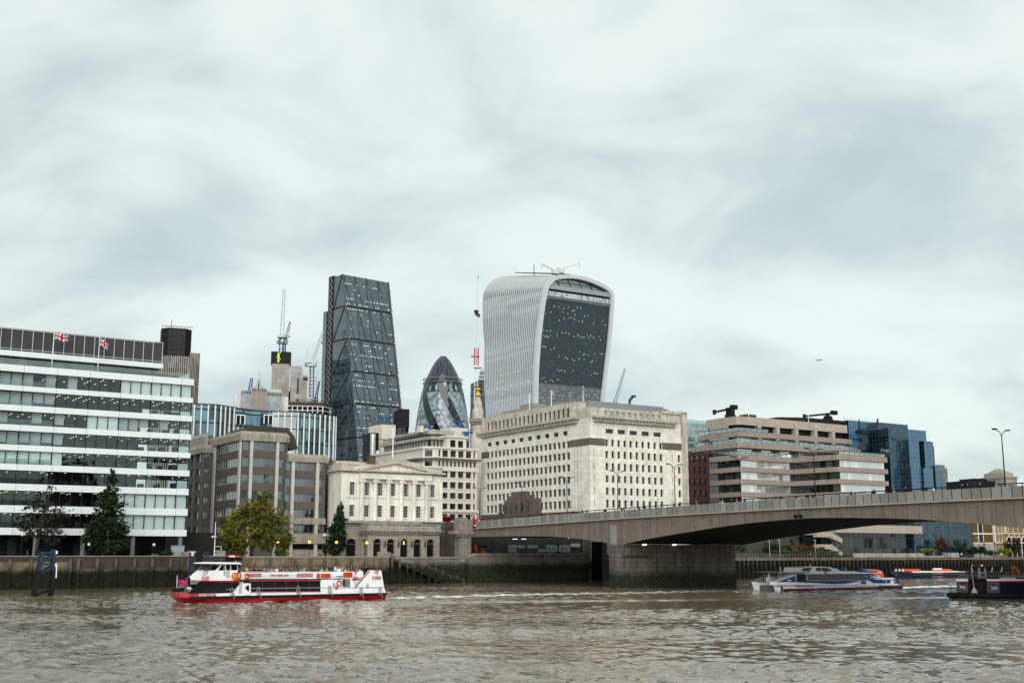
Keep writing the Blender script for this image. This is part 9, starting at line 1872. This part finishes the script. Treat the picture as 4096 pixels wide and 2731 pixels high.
def tug():
 f = Fr(3870, 168, R(-21)); t = 0.; fr = fS(t); q = lambda u, v: f.F(u, v, t); Q = lambda *p: [q(*a) for a in p]; o = (0, 0, 0)
 r0 = thing('workboat', 'navy blue workboat with white bridge door and red roof at right edge', 'boat', f.loc, f.rot); TB = M('tug_blue', (.004, .011, .055), .4, .4, var=.15, streak=.25)
 xr = 13.
 mb = MB(); pl = [(q(3795, 2380)[0], .4), (q(3800, 2380)[0], -.4), (q(4000, 2385)[0], -.4), (xr, 3.2), (xr, 9), (q(3795, 2380)[0], 8)]; zd = q(3800, 2374)[1]; mb.prism(pl, -.6, zd); mb.build('hull', M('tug_black', (.004, .0045, .0055), .6, .2, var=.3), r0)
 mb = MB(); mb.smooth = True; mb.tube([(a, b - .1, zd - .15) for a, b in pl[:4]], .34, 8); mb.build('fender', RUB, r0)
 for u0, u1, vt, dep in ((3826, 3873, 2312, 6), (3947, 3997, 2316, 6)): pan(r0, o, fr, [(q(u0, 2370)[0], zd), (q(u1, 2370)[0], zd), q(u1, vt + 10), q(u0, vt + 8)], 0, dep, TB, 'deckhouse')
 sx, sz = q(3997, 2328); e = (xr - sx) * .12
 for z0, z1, m, p in ((zd, sz, TB, 0), (sz, q(3997, 2322)[1], P('tug_red', (.38, .01, .015), .4), .03), (q(3997, 2322)[1], q(3997, 2315.5)[1], WHITE, .0)):
  mb = MB(); mb.prism([(q(3947, 2330)[0], -.02 - p), (sx, -.02 - p), (sx + 5.6, 3.4 - p), (sx + 5.6, 8), (q(3947, 2330)[0], 8)], z0 + .002, z1); mb.build('side_house' if m is TB else 'band', m, r0)
  if m is not TB: mb = MB(); mb.prism([(q(3825, 2330)[0], -.03 - p), (q(3873, 2330)[0], -.03 - p), (q(3873, 2330)[0], 6), (q(3825, 2330)[0], 6)], z0 - .06, z1 - .06); mb.build('band', m, r0)
 pan(r0, o, fr, Q((3839, 2341), (3861, 2341), (3861, 2326), (3838, 2326)), -.05, 0, P('dull_window', (.012, .016, .018), .2), 'window'); pan(r0, o, fr, Q((3966, 2343), (3977, 2343), (3977, 2329), (3966, 2329)), -.06, 0, P('dull_blue_window', (.012, .04, .08), .2), 'window')
 zl = sz - .95;
 for k, w_ in ((.62, .3), (.72, .55)): mb = MB(); x = sx + 5.6 * k; y = -.02 + 3.42 * k; mb.box(x, x + w_, y - .06, y + .3, zl, zl + .5 + .2 * (w_ > .4)); mb.build('lit_window', P('pale_window', (.30, .35, .34), .3), r0)
 pan(r0, o, fr, Q((3873, 2374), (3947, 2374), (3947, 2312), (3873, 2310)), 1.4, 6, M('tug_black', (.004, .0045, .0055)), 'dark_well'); zq = q(3900, 2314)[1]
 mb = MB(); mb.box(q(3874, 2320)[0], q(3946, 2320)[0], .6, 7, zq - .1, zq + .1); mb.build('bridge_deck', RUB, r0)
 pan(r0, o, fr, Q((3880, 2315), (4000, 2315), (4000, 2265), (3888, 2265)), 2.2, 6, P('bridge_gloom', (.006, .007, .008), .5), 'wheelhouse'); pan(r0, o, fr, Q((3885, 2266), (3945, 2268), (4005, 2264), (4000, 2259.5), (3940, 2258), (3900, 2260)), 1.2, 6.6, P('roof_dark_red', (.08, .010, .008), .5), 'roof')
 pan(r0, o, fr, Q((3912, 2312), (3947, 2312), (3944, 2267), (3912, 2267)), 1.9, 2.15, P('door_white', (.36, .38, .39), .5), 'door'); pan(r0, o, fr, Q((3922, 2286), (3936, 2286), (3936, 2270), (3922, 2270)), 1.86, 1.9, BG, 'door_window'); pan(r0, o, fr, Q((3924, 2307), (3940, 2307), (3940, 2292), (3924, 2292)), 1.86, 1.9, P('dull_window2', (.03, .04, .045), .2), 'door_window')
 for a, b in (((3885, 2266), (3891, 2287)), ((3971, 2268), (3967, 2287)), ((4010, 2268), (4006, 2287))): p, p2 = q(*a), q(*b); mb = MB(); mb.bar((p[0], 1.5, p[1]), (p2[0], 1.6, p2[1]), .14); mb.build('strut', WHITE, r0)
 for u, v, m in ((3926, 2260, LAMP('beacon_amber', (1, .3, .03), 1.2)), (3929, 2260.3, LAMP('beacon_amber', (1, .3, .03), 1.2)), (3889, 2260, LAMP('small_amber', (1, .3, .03), .8))): s, z = q(u, v); mb = MB(); mb.ball((s, 1.1, z), .08); mb.build('beacon', m, r0)
 mb = MB()
 for x0, x1, v0, v1, n in ((3836, 3880, 2284, 2313, 4), (3880, 3950, 2287, 2315, 6), (3950, 3995, 2287, 2316, 4)):
  a, b = q(x0, v0), q(x1, v0); zb = q(x0, v1)[1]
  for k in range(n + 1): x = a[0] + (b[0] - a[0]) * k / n; mb.bar((x, .2, zb), (x, .2, a[1]), .05)
  for zz0 in (a[1], (a[1] + zb) / 2): mb.bar((a[0], .2, zz0), (b[0], .2, zz0), .06)
 z0, z1 = q(3997, 2316)[1], q(3997, 2287)[1]
 for k in range(6): x, y = sx + 5.4 * k / 5, 3.3 * k / 5 + .1; mb.bar((x, y, z0), (x, y, z1), .07)
 for zz0 in (z1, (z0 + z1) / 2): mb.bar((sx, .1, zz0), (sx + 5.4, 3.4, zz0), .06)
 tag(mb.build('rails', P('rail_grey', (.2, .21, .22), .5), r0), kind='stuff')
 mb = MB(); a, b = q(3800, 2374), q(3823, 2349)
 for k in range(4): x = a[0] + (b[0] - a[0]) * k / 3; mb.bar((x, 0, zd), (x, 0, b[1]), .09)
 for k in range(3): zz0 = zd + (b[1] - zd) * k / 2; mb.bar((a[0], 0, zz0), (b[0], 0, zz0), .09)
 mb.build('bow_grid', BLACK, r0)
 mb = MB(); p = q(3897, 2365); mb.add([(p[0] - .4, -.3, p[1] - .1), (p[0], -.3, p[1] + .75), (p[0] + .45, -.3, p[1] - .1), (p[0] + .05, -.3, p[1] - .5), (p[0] - .4, -.22, p[1] - .1), (p[0], -.22, p[1] + .75), (p[0] + .45, -.22, p[1] - .1), (p[0] + .05, -.22, p[1] - .5)], [(0, 3, 2, 1), (4, 5, 6, 7), (0, 1, 5, 4), (1, 2, 6, 5), (2, 3, 7, 6), (3, 0, 4, 7)]); ak = mb.build('anchor', P('anchor_grey', (.42, .45, .45), .5), r0); mb = MB(); mb.bar((p[0], -.26, p[1] + .7), (p[0] - .15, -.26, p[1] + 2.6), .08); mb.build('anchor_shank', P('anchor_grey', (.42, .45, .45), .5), ak)
 cp = [(4046, 2272), (4064, 2267), (4076, 2283), (4080, 2304)]; mb = MB(); YO = P('crane_amber', (.50, .17, .015), .5)
 for a, b, w_ in zip(cp, cp[1:], (.5, .4, .35)): p, p2 = q(*a), q(*b); mb.bar((p[0], 3.5, p[1]), (p2[0], 3.5, p2[1]), w_)
 p, p2 = q(4053, 2275), q(4055, 2304); mb.bar((p[0], 3.5, p[1]), (p2[0], 3.5, p2[1]), .2); mb.build('deck_crane', YO, r0)
 mb = MB(); mb.box(q(4070, 2320)[0], xr + 4, 3.6, 8, -.5, q(4075, 2310)[1]); mb.build('stern_house', P('tug_shadow', (.008, .012, .03), .6), r0)
 for u0, u1, w_ in ((3838, 3862, 'Seadog'), (3965, 3991, 'London')): c0 = q((u0 + u1) / 2, 2345 if w_ == 'Seadog' else 2349.5); text(r0, w_, .62, (c0[0], -.08, c0[1]), WHITE, wid=(q(u1, 2345)[0] - q(u0, 2345)[0]) * .9)
tug()
# ------------------------------------------------------------------ people
def person_mesh(pose):
 """one skinned body; returns verts, faces, part index per face (0 skin, 1 top, 2 trousers, 3 hair, 4 shoes)"""
 J = {'pel': (0, 0, .95, .13), 'bel': (0, .0, 1.1, .135), 'che': (0, -.01, 1.32, .15), 'nk': (0, 0, 1.49, .055), 'hd0': (0, -.015, 1.57, .075), 'hd': (0, -.02, 1.66, .10), 'top': (0, -.01, 1.73, .07)}
 ed = [('pel', 'bel'), ('bel', 'che'), ('che', 'nk'), ('nk', 'hd0'), ('hd0', 'hd'), ('hd', 'top')]
 st = {'stand': .04, 'walk': .30, 'point': .05, 'lean': .06, 'sit': 0}[pose]
 for sg, n in ((-1, 'L'), (1, 'R')):
  x = sg * .1; k = sg * st
  if pose == 'sit': J.update({n + 'h': (x, 0, .92, .095), n + 'k': (x * 1.2, -.42, .92, .07), n + 'a': (x * 1.2, -.44, .48, .045), n + 'f': (x * 1.2, -.6, .44, .045)})
  else: J.update({n + 'h': (x, 0, .88, .095), n + 'k': (x, -k * .6 - .02, .5, .07), n + 'a': (x, k * .55 if k < 0 else -k * .8, .09, .042), n + 'f': (x, (k * .55 if k < 0 else -k * .8) - .16, .045, .045)})
  sh = (sg * .19, 0, 1.42, .062); el, ha = (sg * .25, .03 + k * .35, 1.14, .045), (sg * .24, -.12 + k * .5, .92, .032)
  if pose == 'sit': el, ha = (sg * .24, -.05, 1.16, .045), (sg * .14, -.3, 1.0, .032)
  if pose == 'lean': el, ha = (sg * .25, -.16, 1.2, .045), (sg * .12, -.36, 1.16, .032)
  if pose == 'point' and sg > 0: el, ha = (.38, -.1, 1.56, .045), (.5, -.2, 1.78, .032)
  J.update({n + 's': sh, n + 'e': el, n + 'w': ha, n + 'g': tuple(h + (h - e) * .3 for h, e in zip(ha[:3], el[:3])) + (.035,)})
  ed += [('pel', n + 'h'), (n + 'h', n + 'k'), (n + 'k', n + 'a'), (n + 'a', n + 'f'), ('che', n + 's'), (n + 's', n + 'e'), (n + 'e', n + 'w'), (n + 'w', n + 'g')]
 ks = list(J); me = bpy.data.meshes.new('p'); me.from_pydata([J[k][:3] for k in ks], [(ks.index(a), ks.index(b)) for a, b in ed], [])
 ob = bpy.data.objects.new('p', me); COL.objects.link(ob); ob.modifiers.new('s', 'SKIN'); sv = me.skin_vertices[0].data
 for i, k in enumerate(ks): sv[i].radius = (J[k][3] * (1.25 if k in ('che', 'bel', 'pel') else 1), J[k][3] * (.85 if k in ('che', 'bel') else 1)); sv[i].use_root = (k == 'pel')
 md = ob.modifiers.new('d', 'SUBSURF'); md.levels = 1
 ev = bpy.data.meshes.new_from_object(ob.evaluated_get(bpy.context.evaluated_depsgraph_get())); bpy.data.objects.remove(ob)
 vs = [tuple(v.co) for v in ev.vertices]; vs = [(x, y - (.03 if (abs(x) < .025 and 1.6 < z < 1.66 and y < -.08) else 0), z) for x, y, z in vs]
 fs = [tuple(p.vertices) for p in ev.polygons]; hz_ = .95 if pose == 'sit' else .93; ms = []; hd = [J['Lg'][:3], J['Rg'][:3]]
 for p in ev.polygons:
  c = p.center; m = 1
  if c.z > 1.51: m = 3 if (c.y > .0 or c.z > 1.70) else 0
  elif any((c - Vector(h)).length < .09 for h in hd): m = 0
  elif c.z < (.56 if pose == 'sit' else .13): m = 4 if c.z < (.52 if pose == 'sit' else .13) else 2
  elif c.z < hz_: m = 2
  ms.append(m)
 return vs, fs, ms
POSES = {p: person_mesh(p) for p in ('stand', 'walk', 'point', 'lean', 'sit')}
SKN = P('skin_tone', (.45, .27, .19), .6); HAIR = [P('hair_dark', (.02, .014, .01), .7), P('hair_fair', (.24, .15, .07), .7), P('hair_grey', (.4, .38, .36), .7)]; SHOE = P('shoe_black', (.02, .02, .02), .6); TRS = P('trouser_navy', (.025, .03, .05), .8)
COAT = {n: P('coat_' + n, c, .8) for n, c in dict(black=(.012, .012, .014), navy=(.02, .03, .08), red=(.5, .02, .03), white=(.7, .7, .7), grey=(.22, .23, .24), blue=(.05, .18, .5), yellow=(.7, .5, .03), orange=(.75, .15, .02), pink=(.6, .15, .25), beige=(.42, .34, .25), teal=(.03, .22, .28), green=(.1, .35, .08)).items()}
PM_ = {}
def person(pose, coat, loc, rot, label, group, hair=0):
 key = (pose, coat, hair)
 if key not in PM_:
  me = bpy.data.meshes.new('person'); v, f_, m = POSES[pose]; me.from_pydata(v, [], f_)
  for k in (SKN, COAT[coat], TRS, HAIR[hair], SHOE): me.materials.append(k)
  me.polygons.foreach_set('material_index', m); me.polygons.foreach_set('use_smooth', [True] * len(f_)); PM_[key] = me
 o = bpy.data.objects.new('person', PM_[key]); COL.objects.link(o); o.location = loc; o.rotation_euler = (0, 0, rot); tag(o, label, 'person', group)
rp = random.Random(11); seatm = P('seat_red', (.2, .02, .02), .6)
# seated passengers in rows on the cruiser's top deck
br_ = [o for o in COL.objects if o.get('label', '').startswith('red and white river cruiser')][0]
cols_ = ['black', 'navy', 'white', 'grey', 'black', 'beige', 'black', 'grey', 'navy', 'black', 'navy', 'teal', 'beige', 'red']
cnt = {}
for i in range(62):
 u = 968 + 7.9 * i + rp.uniform(-2, 2); row = i % 3; t = CT + 1.1 + 1.5 * row; s = CQ(u, 2285)[0]
 c = rp.choice(cols_); h = rp.choice((0, 0, 1, 2))
 if 1005 < u < 1012: continue
 person('sit', c, W(s, t, CZD - .22 + rp.uniform(-.08, .12)), AL + rp.uniform(-.7, .7) + rp.choice((0, 0, -1.5)), 'seated passenger in %s top with %s hair on the cruiser top deck' % (c, ('dark', 'fair', 'grey')[h]), 'seated passengers on the cruiser', h)
for u, p, c, lab in ((1337, 'point', 'navy', 'standing passenger in navy pointing ahead near the liferaft on the cruiser'), (1358, 'stand', 'black', 'standing passenger in black right of the pointing one'), (1367, 'stand', 'white', 'standing passenger in white hood left of the red-coated one'), (1379, 'stand', 'red', 'standing passenger in bright red coat on the cruiser top deck'), (1396, 'point', 'beige', 'standing passenger in beige raising an arm on the cruiser'), (1432, 'stand', 'black', 'tall dark passenger standing near the back of the top deck'), (1010, 'lean', 'yellow', 'passenger in yellow jacket near the cruiser wheelhouse'), (1494, 'lean', 'black', 'dark figure leaning over the cruiser stern screen')):
 person(p, c, W(CQ(u, 2285)[0], CT + 2.2, CZD + .1 if p != 'lean' else CZD), AL + rp.uniform(-.5, .5), lab, 'standing passengers on the cruiser', rp.choice((0, 0, 1)))
a, b = CQ(985, 2290)[0], CQ(1455, 2290)[0]; org = (CQ(1150, 2390)[0], CT + 3.3, 0); mb = MB(org)
for k in range(44): x = a + (b - a) * k / 43; mb.box(x - .2, x + .2, CT + 1., CT + 5.4, CZD + .42, CZD + .5); mb.box(x + .2, x + .26, CT + 1., CT + 5.4, CZD + .1, CZD + .9)
tag(mb.build('benches', seatm, br_), kind='stuff')
# walkers on the bridge footway behind the parapet
lamp_t = [5.2] + [4.5 - 16.6 * i for i in range(1, 9)]; used = {}
PED = [(2088, 'black', 'stand'), (2117, 'black', 'walk'), (2193, 'pink', 'walk'), (2211, 'orange', 'walk'), (2272, 'red', 'walk'), (2292, 'navy', 'walk'), (2329, 'black', 'walk'), (2348, 'grey', 'walk'), (2417, 'red', 'walk'), (2422, 'black', 'walk'), (2485, 'black', 'walk'), (2494, 'grey', 'walk'), (2530, 'white', 'lean'), (2555, 'black', 'stand'), (2580, 'navy', 'walk'), (2694, 'red', 'walk'), (2785, 'orange', 'walk'), (2880, 'beige', 'walk'), (2890, 'yellow', 'walk'), (2932, 'black', 'lean'), (2948, 'pink', 'walk'), (2984, 'navy', 'lean'), (3124, 'black', 'walk'), (3186, 'navy', 'walk'), (3228, 'black', 'stand'), (3252, 'navy', 'stand'), (3406, 'black', 'walk'), (3494, 'black', 'walk'), (3505, 'navy', 'lean'), (3544, 'red', 'walk'), (3578, 'beige', 'walk'), (3624, 'black', 'walk'), (3713, 'black', 'lean'), (3737, 'white', 'walk'), (3853, 'black', 'stand'), (3874, 'navy', 'walk'), (3925, 'black', 'walk'), (3990, 'beige', 'walk')]
for u, c, p in PED:
 t = G(u, 2000, 1.0)[0]; g = sum(1 for x in lamp_t if x > t); key = (c, g); used[key] = used.get(key, 0) + 1
 where = 'between %s and %s lamps' % (ordn[g - 1], ordn[g]) if 0 < g < 9 else ('left of first lamp' if g == 0 else 'right of last lamp')
 n_ = sum(1 for uu, cc, _ in PED if cc == c and sum(1 for x in lamp_t if x > G(uu, 2000, 1.0)[0]) == g)
 lab = '%sperson in %s coat on the bridge %s' % ('' if n_ == 1 else ('left ' if used[key] == 1 else 'right ' if n_ == 2 else 'middle '), c, where)
 person(p, c, W(1.0 if p != 'lean' else .75, t, lerp(ptop, max(0, -t)) - 1.02 + rp.uniform(-.06, .08)), AL + (rp.choice((0, math.pi)) if p == 'walk' else (-math.pi / 2)) + rp.uniform(-.2, .2), lab, 'people walking over the bridge', rp.choice((0, 0, 1, 2)))
# people on the riverside walks
for u, v, t, c, p, lab in ((1280, 2222, 1.5, 'navy', 'walk', 'person in navy jacket by the amber lamps in front of the brown office'), (1381, 2222, 1.5, 'blue', 'walk', 'person in light blue shirt walking before the columned hall ivy'), (738, 2222, 2.5, 'red', 'stand', 'person in red top beside the right column of the ribbon-window office'), (2187, 2205, 3, 'black', 'stand', 'dark figure on the terrace before the lit shopfront'), (2201, 2208, 3, 'green', 'lean', 'person in lime green vest on the terrace under the bridge'), (3734, 2205, 2.5, 'pink', 'stand', 'person in pink standing by the red-leaved tree'), (3846, 2215, 2, 'white', 'walk', 'person in white walking right of the concrete upstand'), (3976, 2215, 2, 'grey', 'walk', 'person in grey by the sash-window bay railing'), (4006, 2215, 2, 'white', 'walk', 'person in white and blue left of the red-coated walker at far right'), (4028, 2214, 2, 'red', 'walk', 'person in red coat before the yellow-green bush at far right'), (3041, 2212, 2, 'navy', 'stand', 'person in navy standing on the quay left of the rust shrubs'), (2937, 2212, 1.5, 'white', 'stand', 'person in white just right of the bridge pier'), (3240, 2212, 2.5, 'beige', 'lean', 'person in beige sitting by the low hedge on the quay')):
 s = F(u, v, t)[0]; z = GZ if u < 2000 else (zt1 - 1.15 if u < 2900 else 5.0); person(p, c, W(s, t, z), AL + rp.choice((-1.5, 1.5)), lab, 'people on the riverside walks', rp.choice((0, 1)))
